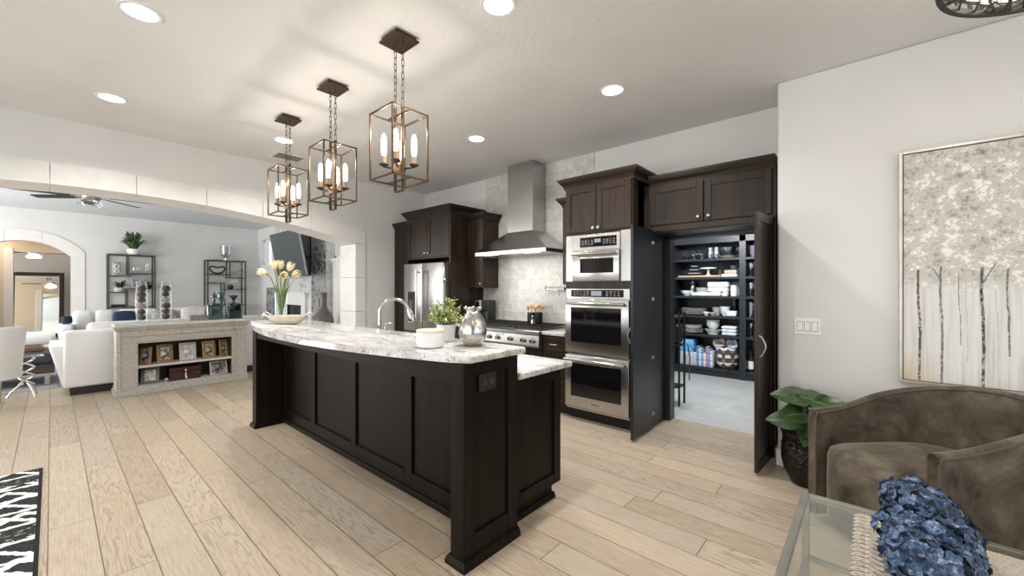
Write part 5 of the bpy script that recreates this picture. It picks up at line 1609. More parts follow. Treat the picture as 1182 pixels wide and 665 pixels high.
DKP = photo_mat('dark_photo', (0.02, 0.02, 0.02), (0.42, 0.40, 0.38))
LTP = photo_mat('light_photo', (0.32, 0.29, 0.25), (0.80, 0.79, 0.76))
WDP = photo_mat('warm_photo', (0.05, 0.04, 0.03), (0.66, 0.63, 0.58))
GRP = photo_mat('green_photo', (0.03, 0.05, 0.03), (0.60, 0.58, 0.52))
photo_frame('small gilt picture frame turned sideways at the left end of the upper console shelf', 0.77, 0.91, 0.372, 0.235, DGOLD, DKP, 0.13, -0.55, 0.03)
photo_frame('dark gilt picture frame with a pale photo, second on the upper console shelf', 0.955, 1.135, 0.372, 0.255, DGOLD, WDP, 0.14, 0.1, 0.04)
photo_frame('silver grey picture frame with a bright photo in the middle of the upper console shelf', 1.20, 1.395, 0.372, 0.255, SILVF, LTP, 0.12, 0.08, 0.035)
photo_frame('bright gold picture frame with a bride photo, fourth on the upper console shelf', 1.46, 1.635, 0.372, 0.255, GOLD, GRP, 0.12, 0.30, 0.045)
photo_frame('gold picture frame with a dark photo at the right end of the upper console shelf', 1.675, 1.80, 0.372, 0.255, GOLD, DKP, 0.12, 0.30, 0.035, -7.38)
photo_frame('black and silver picture frame leaning on the lower console shelf, left side', 0.79, 0.985, 0.106, 0.225, BLKF, LTP, 0.26, -0.20, 0.04)
photo_frame('pale silver landscape picture frame on the lower console shelf, right side', 1.555, 1.785, 0.106, 0.205, SILVF, DKP, 0.18, 0.12, 0.022)
t = thing('keepsake_box', 'dark red lidded wooden box with a tassel key on the lower console shelf', 'box', (-7.42, 1.265, 0.106))
RED = simple('dark_red_lacquer', (0.040, 0.010, 0.010), 0.35, var=0.2)
MB().box(-7.52, 1.09, 0.107, -7.31, 1.44, 0.225, 0.004).build('box', RED, t)
MB().box(-7.525, 1.085, 0.228, -7.305, 1.445, 0.29, 0.006).build('lid', RED, t)
MB().tube([(-7.303, 1.265, 0.235), (-7.296, 1.265, 0.215), (-7.292, 1.262, 0.18), (-7.290, 1.272, 0.125)], [0.004, 0.004, 0.009, 0.013], 8).ball((-7.299, 1.265, 0.245), 0.014, 2).build('tassel', simple('cream_tassel', (0.70, 0.55, 0.36), 0.8), t, 60)
t = thing('crystal_knob', 'small clear crystal ball beside the dark red box', 'ornament', (-7.32, 1.055, 0.106))
MB().lathe([(0, 0), (0.016, 0), (0.012, 0.012), (0, 0.014)], (-7.32, 1.055, 0.1065), 14).build('foot', CHROME, t, 40)
MB().ball((-7.32, 1.055, 0.143), 0.025, 2).build('ball', simple('crystal', (0.55, 0.54, 0.50), 0.1, 0.7), t, 60)

# on top of the console
CT = 0.9385
PINE = simple('pine_cone', (0.10, 0.075, 0.062), 0.8, var=0.45, scale=30, bump=0.3)
PINEL = simple('pale_moss_ball', (0.42, 0.37, 0.33), 0.9, var=0.3, scale=40, bump=0.4)


def filled_vase(x, y, label, seed, h=0.56):
    t = thing('filled_glass_vase', label, 'vase', (x, y, CT), 0, 'tall glass vases of pine cones')
    MB().lathe([(0, 0), (0.062, 0), (0.064, 0.012), (0.060, 0.05), (0.072, 0.22), (0.068, 0.40), (0.052, h)], (x, y, CT), 26).build('vase', glass('vase_glass', (0.955, 0.98, 0.975), 0.04), t, 50)
    rg_ = random.Random(seed)
    z = 0.07
    k = 0
    while z < h - 0.06:
        r = rg_.uniform(0.042, 0.050)
        c = Vector((x + rg_.uniform(-0.008, 0.008), y + rg_.uniform(-0.008, 0.008), CT + z))
        mb = MB().ball(c, r * 0.72, 2)
        for q in range(40):
            zz = 1 - 2 * (q + 0.5) / 40; a = q * 2.4; rr = math.sqrt(1 - zz * zz)
            mb.ball(c + Vector((rr * math.cos(a), rr * math.sin(a), zz)) * r * 0.8, r * 0.22, 1, (1, 1, 0.7))
        mb.build('moss_ball' if (k + seed) % 4 == 3 else 'pine_cone', PINEL if (k + seed) % 4 == 3 else PINE, t)
        z += r * 1.75; k += 1


filled_vase(-7.42, 0.81, 'tall clear vase filled with pine cones at the left end of the console', 1)
filled_vase(-7.42, 1.065, 'tall clear vase filled with pine cones, second from the left end of the console', 4)
t = thing('grey_trinket_box', 'low grey lidded box in the middle of the console top', 'box', (-7.36, 1.42, CT))
GBX = simple('grey_shagreen', (0.20, 0.19, 0.185), 0.55, var=0.25, scale=60)
MB().box(-7.43, 1.32, CT + 0.0003, -7.30, 1.53, CT + 0.055, 0.003).build('box', GBX, t)
MB().box(-7.432, 1.318, CT + 0.056, -7.298, 1.532, CT + 0.075, 0.003).build('lid', GBX, t)


def square_bottle(x, y, label, mat, w, h, stop, stopmat):
    t = thing('glass_decanter', label, 'bottle', (x, y, CT))
    mb = MB()

    def fn(u, v):
        a = 2 * PI * u + PI / 4
        prof = [(0.0, 0.001, 1), (0.9, 0.001, 1), (1, 0.01, 1), (1, h * 0.70, 1), (0.93, h * 0.78, 0.9), (0.45, h * 0.84, 0.3), (0.24, h * 0.87, 0), (0.24, h * 0.98, 0), (0.32, h, 0)]
        r, z, sq = prof[round(v * 8)]
        c, s = math.cos(a), math.sin(a)
        e = 1 - 0.72 * sq
        return Vector((x + w / 2 * r * abs(c) ** e * (1 if c >= 0 else -1) * (0.74 if not sq else 1), y + w / 2 * r * abs(s) ** e * (1 if s >= 0 else -1) * (0.74 if not sq else 1), CT + z))
    mb.grid(fn, 36, 9, True)
    bmesh.ops.remove_doubles(mb.bm, verts=mb.bm.verts[:], dist=0.0003)
    mb.build('bottle', mat, t, 50)
    mb = MB().cyl((x, y, CT + h * 0.97), w * 0.10, 0.03, 14)
    if stop == 'ball': mb.ball((x, y, CT + h + 0.05), 0.043, 2).ball((x, y, CT + h + 0.10), 0.02, 2)
    else:
        mb.ball((x, y, CT + h + 0.035), 0.04, 2)
        for k in range(7): mb.ball((x + 0.042 * math.cos(k * 0.9), y + 0.042 * math.sin(k * 0.9), CT + h + 0.045 + 0.012 * (k % 2)), 0.018, 1)
    mb.build('stopper', stopmat, t, 50)


square_bottle(-7.43, 1.625, 'pale green square glass bottle with a round stopper on the console', GREENGLASS, 0.21, 0.29, 'ball', GREENGLASS)
square_bottle(-7.43, 1.875, 'dark blue square glass bottle with a black stopper at the right end of the console', BLUEGLASS, 0.20, 0.29, 'flower', simple('dark_stopper', (0.02, 0.025, 0.035), 0.3))
t = thing('teal_glass_ornament', 'small teal glass ornament behind the green bottle on the console', 'ornament', (-7.57, 1.752, CT))
MB().lathe([(0, 0), (0.04, 0), (0.045, 0.02), (0.02, 0.06), (0.016, 0.26), (0.045, 0.30), (0.055, 0.36), (0.03, 0.41), (0.0, 0.42)], (-7.57, 1.752, CT + 0.0003), 18).build('body', glass('teal_glass', (0.34, 0.53, 0.56), 0.2), t, 50)

# ------------------------------------------------------------------ sofas
LINEN = simple('white_linen', (0.74, 0.735, 0.72), 0.9, var=0.03, scale=80, spec=0.2, bump=0.1, sheen=0.2)
FURW = simple('pale_fur', (0.62, 0.60, 0.58), 0.95, var=0.25, scale=35, spec=0.1, bump=0.8)
NAVY = simple('navy_fabric', (0.012, 0.022, 0.055), 0.85, var=0.2, sheen=0.2)
DKLEG = simple('dark_sofa_plinth', (0.015, 0.012, 0.011), 0.5)


def soft(mb, x0, y0, z0, x1, y1, z1, r=0.05, M=None):
    return mb.box(x0, y0, z0, x1, y1, z1, r, M=M, seg=4)


t = thing('white_sofa', 'white fabric sofa seen from behind at the left of the carved console', 'sofa', (-8.45, 1.3, 0))
mb = MB(); soft(mb, -8.02, 0.10, 0.10, -7.80, 2.55, 0.845, 0.04); mb.build('back', LINEN, t, 60)
mb = MB()
a = [mb.bm.verts.new(p) for p in ((-8.9, 0.10, 0.10), (-7.86, 0.10, 0.10), (-7.86, 0.34, 0.10), (-8.9, 0.34, 0.10))]
b = [mb.bm.verts.new(p) for p in ((-8.9, -0.03, 0.655), (-7.92, -0.03, 0.665), (-7.92, 0.30, 0.665), (-8.9, 0.30, 0.655))]
for k in range(4): mb.bm.faces.new((a[k], a[(k + 1) % 4], b[(k + 1) % 4], b[k]))
mb.bm.faces.new(b); mb.bm.faces.new(list(reversed(a)))
bmesh.ops.bevel(mb.bm, geom=mb.bm.edges[:], offset=0.04, segments=4, profile=0.5, affect='EDGES')
mb.build('arm', LINEN, t, 60)
mb = MB(); soft(mb, -8.9, 0.34, 0.12, -8.0, 2.5, 0.33, 0.03); mb.build('seat_base', LINEN, t, 60)
for k in range(2):
    mb = MB(); soft(mb, -8.92, 0.35 + k * 1.08, 0.33, -8.22, 1.42 + k * 1.08, 0.48, 0.05); mb.build('seat_cushion', LINEN, t, 60)
    mb = MB(); soft(mb, -8.26, 0.32 + k * 1.1, 0.45, -8.02, 1.41 + k * 1.1, 0.93, 0.07); mb.build('back_cushion', LINEN, t, 60)
MB().box(-8.85, 0.16, 0, -7.84, 2.5, 0.10).build('plinth', DKLEG, t)

t = thing('white_sectional', 'long white sectional sofa against the far wall beyond the console', 'sofa', (-11.5, 1.0, 0))
mb = MB(); soft(mb, -12.05, 0.15, 0.08, -11.85, 2.9, 0.80, 0.05); mb.build('back', LINEN, t, 60)
mb = MB(); soft(mb, -11.9, 0.20, 0.08, -10.95, 2.9, 0.32, 0.04); mb.build('seat_base', LINEN, t, 60)
mb = MB(); soft(mb, -12.05, 0.08, 0.08, -10.95, 0.28, 0.72, 0.06); mb.build('arm', LINEN, t, 60)
for k, (a, b) in enumerate(((0.29, 0.85), (0.86, 1.5), (1.51, 2.2), (2.21, 2.88))):
    mb = MB(); soft(mb, -11.66, a, 0.32, -10.93, b, 0.48, 0.05); mb.build('seat_cushion', LINEN, t, 60)
for k, (a, b) in enumerate(((0.27, 0.56), (0.57, 0.87), (0.9, 1.55), (1.56, 2.2), (2.2, 2.86))):
    mb = MB(); soft(mb, -11.86, a, 0.47, -11.62, b, 0.965, 0.08, M=None); mb.build('back_cushion', LINEN, t, 60)
MB().box(-11.95, 0.25, 0, -11.0, 2.85, 0.08).build('plinth', DKLEG, t)


def pillow(label, x, y, z, w, h, d, mat, rz=0.0, ry=0.0, cat='cushion', name='throw_pillow'):
    def fn(u, v):
        a = 2 * PI * u; b = PI * (v - 0.5)
        c, s = math.cos(a), math.sin(a)
        e = 0.45
        yy = w / 2 * abs(c) ** e * (1 if c >= 0 else -1) * math.cos(b) ** 0.35
        zz = h / 2 * abs(s) ** e * (1 if s >= 0 else -1) * math.cos(b) ** 0.35
        return Vector((d / 2 * math.sin(b), yy, zz))
    o = MB().grid(fn, 36, 13, True).build(name, mat, None, 60, world=False)
    o.location = (x, y, z); o.rotation_euler = (0, ry, rz)
    return tag(o, label, cat)


pillow('navy blue throw pillow on the white sectional, left of the pine cone vases', -11.5, 1.0, 0.735, 0.36, 0.42, 0.16, NAVY, 0, -0.25)
pillow('grey fur throw pillow on the sectional, between the vases and the grey box', -11.5, 1.62, 0.745, 0.44, 0.42, 0.18, simple('grey_fur', (0.36, 0.34, 0.33), 0.95, var=0.4, scale=30, bump=0.8), 0, -0.25)
pillow('white fur throw pillow on the sectional, left of the glass bottles', -11.48, 2.20, 0.775, 0.62, 0.44, 0.20, FURW, 0, -0.25)
# throw over the sectional arm and small navy pillow by the mirror
pillow('small navy pillow on the arm end of the sectional below the mirror corner', -11.45, 0.19, 0.80, 0.15, 0.15, 0.12, NAVY, 0.4, -0.2)

t = thing('chaise_bench', 'low white upholstered chaise in front of the far arch', 'chaise', (-11.6, -0.35, 0))
mb = MB(); soft(mb, -12.0, -1.2, 0.10, -10.95, 0.05, 0.42, 0.05); mb.build('base', LINEN, t, 60)
mb = MB(); soft(mb, -12.0, -1.2, 0.42, -10.93, 0.05, 0.58, 0.06); mb.build('cushion', LINEN, t, 60)
MB().box(-11.9, -1.15, 0, -11.05, 0.0, 0.10).build('plinth', DKLEG, t)

# tufted navy ottoman on a dark wood frame
t = thing('tufted_ottoman', 'dark navy tufted ottoman with wood base in front of the white sofa', 'ottoman', (-9.4, -0.55, 0))
ott = t
nav = simple('navy_leather', (0.014, 0.018, 0.032), 0.38, var=0.3)


def tuft(u, v):
    x = -9.85 + 0.95 * u; y = -1.25 + 1.26 * v
    e = min(u, 1 - u, v, 1 - v)
    z = 0.47 - 0.05 * max(0, 1 - e / 0.08) ** 2
    z -= 0.028 * (abs(math.sin(PI * u * 4)) * abs(math.sin(PI * v * 5))) ** 3
    return Vector((x, y, z))


mb = MB().grid(tuft, 41, 51)
mb.box(-9.85, -1.25, 0.30, -8.90, 0.01, 0.425, 0.01)
mb.build('cushion', nav, t, 60)
MB().box(-9.87, -1.27, 0.17, -8.88, 0.03, 0.30, 0.006).build('wood_base', make_wood('ottoman_base_wood', (0.03, 0.018, 0.012), (0.07, 0.042, 0.028), 0.45, 'y'), t)
for x in (-9.80, -8.95):
    for y in (-1.2, -0.04): MB().box(x - 0.025, y - 0.025, 0, x + 0.025, y + 0.025, 0.17, 0.003).build('leg', NICKEL, t)
t = thing('serving_tray', 'brown wood tray lying on the navy ottoman', 'tray', (-9.5, -0.35, 0.472))
TRW = make_wood('tray_wood', (0.16, 0.10, 0.065), (0.30, 0.20, 0.14), 0.5, 'y')
MB().box(-9.74, -0.78, 0.473, -9.22, -0.08, 0.487, 0.003).build('base', TRW, t)
mb = MB()
mb.box(-9.74, -0.78, 0.487, -9.72, -0.08, 0.525, 0.003).box(-9.24, -0.78, 0.487, -9.22, -0.08, 0.525, 0.003).box(-9.72, -0.78, 0.487, -9.24, -0.76, 0.525, 0.003).box(-9.72, -0.10, 0.487, -9.24, -0.08, 0.525, 0.003)
mb.build('rim', TRW, t)
o = MB().box(-10.9, -2.6, 0.0004, -8.6, 0.07, 0.010, 0.004).build('living_room_rug', simple('grey_rug_wool', (0.30, 0.31, 0.33), 0.95, var=0.15, scale=9, spec=0.1, bump=0.2))
tag(o, 'plain grey rug under the navy ottoman in the living room', 'rug')
ott.location.z = 0.0105; t.location.z += 0.0105

# white chair at the left edge, and the twisted metal side table beside it
t = thing('white_accent_chair', 'white upholstered chair cut off by the left edge of the photo', 'armchair', (-7.60, -0.64, 0))


def chr_fn(u, v):
    a = PI * (0.0 + 1.0 * u) - PI / 2
    p = Vector((math.cos(a) * 0.36, math.sin(a) * 0.36, 0))
    th = 0.045
    prof = [(th, 0.36), (th, 0.6), (th * 1.25, 0.93), (th * 0.6, 0.965), (-th * 0.6, 0.965), (-th, 0.93), (-th, 0.6), (-th, 0.40)]
    o_, z = prof[round(v * 7)]
    n = p.normalized()
    return Vector((-7.68, -0.64, 0)) + p + n * (o_ + 0.05 * (z - 0.36)) + Vector((0, 0, z - 0.02 * abs(u - 0.5)))


mb = MB().grid(chr_fn, 31, 8)
mb.build('back_shell', LINEN, t, 60)
mb = MB(); soft(mb, -8.06, -0.96, 0.34, -7.40, -0.32, 0.52, 0.08); mb.build('seat', LINEN, t, 60)
for x in (-7.98, -7.48):
    for y in (-0.90, -0.42): MB().tube([(x, y, 0), (x, y, 0.36)], [0.012, 0.022], 8).build('leg', NICKEL, t)

sx0, sy0 = -8.22, -0.215
t = thing('twisted_metal_table', 'small silver side table with a twisted wire base beside the white chair', 'side table', (sx0, sy0, 0))
mb = MB()
for k in range(3):
    a = k * 2 * PI / 3 + 0.5
    mb.tube([(sx0 + 0.16 * math.cos(a), sy0 + 0.16 * math.sin(a), 0.008), (sx0 + 0.13 * math.cos(a), sy0 + 0.13 * math.sin(a), 0.07), (sx0 + 0.06 * math.cos(a), sy0 + 0.06 * math.sin(a), 0.15), (sx0 + 0.02 * math.cos(a), sy0 + 0.02 * math.sin(a), 0.17)], [0.014, 0.011, 0.011, 0.010], 8)
mb.build('foot', SILVER, t, 60)
for ph in (0, PI):
    mb = MB()
    mb.tube([(sx0 + 0.066 * math.sin(ph + q / 20 * 2 * PI * 1.6) * (1 if q > 0 else 0.3), sy0 + 0.066 * math.cos(ph + q / 20 * 2 * PI * 1.6), 0.15 + 0.36 * q / 20) for q in range(21)], 0.011, 8)
    mb.build('twisted_stem', SILVER, t, 60)
MB().lathe([(0, 0.512), (0.15, 0.512), (0.152, 0.52), (0.15, 0.528), (0, 0.528)], (sx0, sy0, 0), 32).build('top', TABLEGLASS, t, 40)

# ------------------------------------------------------------------ étagères against the far wall
SHF = simple('dark_iron_shelf', (0.085, 0.078, 0.072), 0.5, 0.4, var=0.25)


def etagere(label, y0, y1, zt, levels, vert):
    t = thing('metal_etagere', label, 'shelf', (-12.75, (y0 + y1) / 2, 0), 0, 'open metal shelves against the far wall')
    xb, xf = -12.96, -12.60
    mb = MB(); w = 0.03
    for x in (xb, xf - w):
        for y in (y0, y1 - w): mb.box(x, y, 0, x + w, y + w, zt, 0.002)
    for y in (y0, y1 - w):
        for z in (0.05, zt - w): mb.box(xb + w, y, z, xf - w, y + w, z + w)
    for x in (xb, xf - w):
        for z in (0.05, zt - w): mb.box(x, y0 + w, z, x + w, y1 - w, z + w)
    mb.build('frame', SHF, t)
    for (a, b, z) in levels: MB().box(xb + 0.004, a, z - 0.022, xf - 0.004, b, z, 0.002).build('shelf_board', SHF, t)
    for (y, a, b) in vert:
        MB().box(xb + 0.006, y - 0.012, a, xb + 0.03, y + 0.012, b, 0.001).box(xf - 0.03, y - 0.012, a, xf - 0.006, y + 0.012, b, 0.001).build('divider_post', SHF, t)
    return t


LZ = [2.15, 1.67, 1.75, 1.30, 1.50, 0.9]
etagere('open dark metal shelf unit left, topped by the grassy plant', 0.82, 1.62, 2.175, [(0.83, 1.20, 1.69), (1.14, 1.61, 1.75), (0.83, 1.14, 1.32), (1.14, 1.61, 1.40), (0.83, 1.61, 0.98), (0.83, 1.61, 0.55), (0.83, 1.61, 2.17)], [(1.16, 1.72, 2.15), (1.14, 0.98, 1.40)])
etagere('open dark metal shelf unit right, topped by the clear glass hurricane', 2.61, 3.47, 2.135, [(2.62, 3.12, 1.77), (3.08, 3.46, 1.69), (2.62, 2.98, 1.55), (2.98, 3.46, 1.38), (2.62, 3.46, 0.98), (2.62, 3.46, 0.55), (2.62, 3.46, 2.13)], [(3.10, 1.67, 2.11), (2.98, 0.98, 1.53)])
GRN = simple('grass_leaf', (0.05, 0.085, 0.03), 0.5, var=0.4)


def spiky_plant(label, x, y, z, r, h, n, pr, ph, seed, potmat=WHITEC):
    t = thing('grassy_plant', label, 'plant', (x, y, z))
    MB().lathe([(0, 0), (pr * 0.8, 0), (pr, ph * 0.5), (pr * 0.95, ph), (pr * 0.85, ph), (0, ph * 0.8)], (x, y, z + 0.0005), 20).build('pot', potmat, t, 40)
    rg_ = random.Random(seed); mb = MB()
    for k in range(n):
        a = rg_.uniform(0, 2 * PI); e = rg_.uniform(0.15, 1.0)
        R = r * (1.1 - 0.75 * e); hh = h * (0.35 + 0.65 * e)
        d_ = Vector((math.cos(a), math.sin(a), 0))
        p0 = Vector((x, y, z + ph * 0.85)) + d_ * pr * 0.3
        pts = [p0, p0 + d_ * R * 0.35 + Vector((0, 0, hh * 0.6)), p0 + d_ * R * 0.75 + Vector((0, 0, hh * (0.8 + 0.2 * e))), p0 + d_ * R + Vector((0, 0, hh * (0.55 + 0.45 * e)))]
        mb.tube(pts, [r * 0.05, r * 0.075, r * 0.05, 0.001], 6, flat=0.25)
    o = mb.build('leaves', GRN, t, 60); o['kind'] = 'stuff'


spiky_plant('spiky green plant in a white pot on top of the left metal shelf unit', -12.72, 1.25, 2.1755, 0.25, 0.42, 60, 0.12, 0.13, 2)
spiky_plant('low green plant in a pale pot on the second level of the left metal shelf', -12.78, 1.02, 1.32, 0.22, 0.18, 22, 0.09, 0.10, 8, simple('pale_planter', (0.62, 0.60, 0.56), 0.6))
t = thing('glass_hurricane', 'clear glass hurricane on a short foot atop the right metal shelf unit', 'vase', (-12.78, 3.05, 2.135))
MB().lathe([(0, 0), (0.075, 0), (0.075, 0.012), (0.02, 0.02), (0.02, 0.06), (0.06, 0.07), (0, 0.075)], (-12.78, 3.05, 2.1352), 20).build('foot', CHROME, t, 40)
MB().lathe([(0, 0.075), (0.06, 0.08), (0.115, 0.14), (0.12, 0.22), (0.125, 0.38), (0.12, 0.38), (0.115, 0.22), (0.10, 0.14), (0, 0.09)], (-12.78, 3.05, 2.1352), 24).build('bowl', glass('hurricane_glass', (0.84, 0.85, 0.86), 0.3), t, 50)
t = thing('marble_letter_block', 'mottled stone block sculpture at the upper left of the left metal shelf', 'ornament', (-12.8, 0.98, 1.69))
SPOT = simple('spotted_marble', (0.42, 0.41, 0.40), 0.35, var=0.7, scale=22)
MB().box(-12.86, 0.91, 1.6905, -12.76, 1.05, 2.0, 0.012, seg=2).build('block', SPOT, t)
MB().lathe([(0.035, -0.02), (0.05, 0), (0.035, 0.02), (0.022, 0), (0.035, -0.02)], (0, 0, 0), 20, M=TR(-12.755, 0.98, 1.90) @ Matrix.Rotation(PI / 2, 4, 'Y')).lathe([(0.035, -0.02), (0.05, 0), (0.035, 0.02), (0.022, 0), (0.035, -0.02)], (0, 0, 0), 20, M=TR(-12.755, 0.98, 1.79) @ Matrix.Rotation(PI / 2, 4, 'Y')).build('rings', WHITEC, t, 50)
for i, (y, r, h, lab) in enumerate(((1.30, 0.09, 0.17, 'clear round glass bowl on the upper right of the left metal shelf'), (1.49, 0.045, 0.24, 'slim clear glass vase right of the round bowl on the left metal shelf'))):
    o = MB().lathe([(0, 0.001), (r * 0.6, 0.001), (r, h * 0.45), (r * 0.75, h), (r * 0.68, h), (r * 0.92, h * 0.45), (r * 0.5, 0.02), (0, 0.02)], (0, 0, 0), 22).build('glass_vase', CLEAR, None, 50, world=False)
    o.location = (-12.8, y, 1.7505); tag(o, lab, 'vase')
photo_frame('blue-grey picture frame leaning on the middle level of the left metal shelf', 1.22, 1.40, 1.40, 0.24, simple('white_grey_frame', (0.55, 0.58, 0.60), 0.4), photo_mat('blue_photo', (0.18, 0.28, 0.38), (0.6, 0.68, 0.72)), 0.2, 0.25, 0.03, -12.76)
t = thing('driftwood_planter', 'dark bowl of brown foliage right of the frame on the left metal shelf', 'plant', (-12.76, 1.50, 1.40))
MB().lathe([(0, 0), (0.05, 0), (0.085, 0.05), (0.09, 0.09), (0, 0.07)], (-12.76, 1.505, 1.4005), 18).build('bowl', BLKMETAL, t, 40)
rg_ = random.Random(9); mb = MB()
for k in range(16):
    a = rg_.uniform(0, 6.28); mb.tube([(-12.76, 1.505, 1.47), (-12.76 + 0.05 * math.cos(a), 1.505 + 0.05 * math.sin(a), 1.53), (-12.76 + 0.09 * math.cos(a), 1.505 + 0.09 * math.sin(a), 1.50 + rg_.uniform(0, 0.08))], [0.006, 0.012, 0.002], 6, flat=0.4)
o = mb.build('foliage', simple('brown_foliage', (0.07, 0.055, 0.05), 0.7, var=0.4), t); o['kind'] = 'stuff'
for k, (a, b, z, m_) in enumerate(((0.88, 1.12, 0.98, NAVY), (0.88, 1.10, 1.01, BLKPLASTIC))):
    o = MB().box(-12.88, a, z + 0.0005, -12.65, b, z + 0.028, 0.003).build('coffee_table_book', m_)
    tag(o, ('navy book lying flat under a black one on the left metal shelf', 'black book lying on the navy one on the left metal shelf')[k], 'book')
for k in range(2):
    t = thing('silver_figurine', ('small silver figurine standing low on the left metal shelf', 'small silver figurine right of its twin low on the left metal shelf')[k], 'ornament', (-12.75, 1.30 + k * 0.14, 0.98))
    MB().lathe([(0, 0), (0.035, 0), (0.035, 0.01), (0.01, 0.03), (0.018, 0.10), (0.008, 0.16), (0.02, 0.19), (0, 0.215)], (-12.75, 1.30 + k * 0.14, 0.9805), 16).build('body', SILVER, t, 50)
t = thing('loop_sculpture', 'black curved loop sculpture on the upper left of the right metal shelf', 'sculpture', (-12.76, 2.86, 1.77))
pts = []
for k in range(28):
    a = 2 * PI * k / 28
    yy = 0.165 * math.cos(a); zz = 0.135 * math.sin(a)
    zz += 0.10 * (abs(math.cos(a)) ** 1.2) if math.sin(a) > 0 else 0.02
    if math.sin(a) > 0: zz -= 0.10
    pts.append((-12.76, 2.86 + yy, 1.925 + zz))
lowz = min(p[2] for p in pts)
MB().tube([(p[0], p[1], p[2] - lowz + 1.7705 + 0.02) for p in pts], 0.02, 10, True).build('loop', BLKPLASTIC, t, 60)
t = thing('white_wave_sculpture', 'white angular folded sculpture on the middle of the right metal shelf', 'sculpture', (-12.76, 2.9, 1.55))
mb = MB(); mb.tube([(-12.77, 2.68, 1.575), (-12.77, 2.80, 1.60), (-12.77, 2.92, 1.66)], [0.02, 0.03, 0.01], 6, flat=0.5)
mb.build('wave', WHITEC, t, 60)
t = thing('white_branch_coral', 'white and black speckled coral ornament at the upper right of the right metal shelf', 'ornament', (-12.76, 3.28, 1.69))
rg_ = random.Random(4); mb = MB().cyl((-12.76, 3.28, 1.6905), 0.06, 0.02, 16)
for k in range(14):
    a = rg_.uniform(0, 6.28); e = rg_.uniform(0.4, 1)
    mb.tube([(-12.76, 3.28, 1.70), (-12.76 + 0.05 * math.cos(a), 3.28 + 0.06 * math.sin(a), 1.70 + 0.16 * e), (-12.76 + 0.08 * math.cos(a), 3.28 + 0.12 * math.sin(a), 1.70 + 0.30 * e)], [0.012, 0.010, 0.012], 6)
mb.build('coral', simple('speckled_coral', (0.50, 0.50, 0.49), 0.6, var=0.6, scale=26), t, 60)
t = thing('potted_orchid', 'white orchid in a dark pot on the lower right of the right metal shelf', 'plant', (-12.76, 3.2, 1.38))
MB().lathe([(0, 0), (0.05, 0), (0.075, 0.05), (0.06, 0.11), (0, 0.10)], (-12.76, 3.15, 1.3805), 18).build('pot', BLKPLASTIC, t, 50)
MB().tube([(-12.76, 3.15, 1.48), (-12.76, 3.17, 1.56), (-12.76, 3.27, 1.60)], 0.006, 6).build('stem', STEM, t)
mb = MB()
for k in range(6): mb.ball((-12.75, 3.15 + 0.03 * k, 1.56 + 0.008 * k * (k % 2 + 1) * 0.6), 0.032, 1, (0.4, 1, 0.9))
mb.build('blossom', simple('orchid_white', (0.78, 0.76, 0.70), 0.6), t, 60)

# ------------------------------------------------------------------ fireplace, television, vase
LM = NT('light_marble')
v = LM.coord('World'); n1 = LM.noise(v, 3.2, 7, 0.66, 1.6)
LM.set(LM.ramp(n1, [(0.34, (0.36, 0.35, 0.345)), (0.46, (0.55, 0.545, 0.54)), (0.56, (0.68, 0.675, 0.67)), (0.7, (0.60, 0.595, 0.59))]), 0.3)
DM = NT('dark_marble')
v = DM.coord('World'); n1 = DM.noise(v, 5.5, 8, 0.72, 1.4)
DM.set(DM.ramp(n1, [(0.36, (0.035, 0.038, 0.040)), (0.46, (0.13, 0.137, 0.14)), (0.52, (0.42, 0.435, 0.44)), (0.58, (0.22, 0.23, 0.235)), (0.66, (0.55, 0.56, 0.56))]), 0.2)
FY = 3.74
t = thing('marble_fireplace', 'floor to ceiling marble fireplace wall with dark side slabs', 'fireplace', (-10.1, YL, 0))
MB().box(-11.25, FY, 0, -10.47, YL - 0.001, H - 0.001).box(-9.55, FY, 0, -9.08, YL - 0.001, H - 0.001).box(-10.47, FY, 1.02, -9.55, YL - 0.001, H - 0.001).build('marble_breast', LM.mat, t)
for a, b, zz in ((-11.87, -11.25, 1.42), (-9.08, -8.40, H - 0.001)):
    MB().box(a, FY - 0.015, 0, b, FY, zz, 0.002).build('dark_slab', DM.mat, t)
    MB().box(a, FY, 0, b, YL - 0.001, zz, 0.002).build('slab_backing', LM.mat, t)
mb = MB().box(-10.69, FY - 0.05, 0, -10.47, FY, 1.02, 0.004).box(-9.55, FY - 0.05, 0, -9.33, FY, 1.02, 0.004).box(-10.69, FY - 0.05, 1.02, -9.33, FY, 1.27, 0.004).box(-10.73, FY - 0.08, 1.27, -9.29, FY, 1.31, 0.005)
mb.build('surround', simple('white_stone', (0.76, 0.75, 0.73), 0.5, var=0.03), t)
MB().box(-10.47, YL - 0.02, 0.05, -9.55, YL - 0.002, 1.02).box(-10.47, FY - 0.02, 0.05, -10.45, YL, 1.02).box(-9.57, FY - 0.02, 0.05, -9.55, YL, 1.02).box(-10.47, FY - 0.01, 0.0, -9.55, YL, 0.05).build('firebox', BLKMETAL, t)
MB().box(-10.45, FY + 0.02, 0.06, -9.57, FY + 0.025, 1.0).build('firebox_glass', simple('smoked_fire_glass', (0.03, 0.03, 0.03), 0.1), t)
MB().box(-10.35, FY - 0.03, 1.68, -9.12, FY, 2.62, 0.004).build('television_niche', simple('niche_black', (0.018, 0.018, 0.02), 0.4), t)


def hearth_piece():
    o = MB().box(-11.9, 3.26, 0, -7.72, FY - 0.09, 0.30, 0.006).build('hearth', LM.mat)
    tag(o, 'raised pale marble hearth along the foot of the fireplace wall', 'hearth')



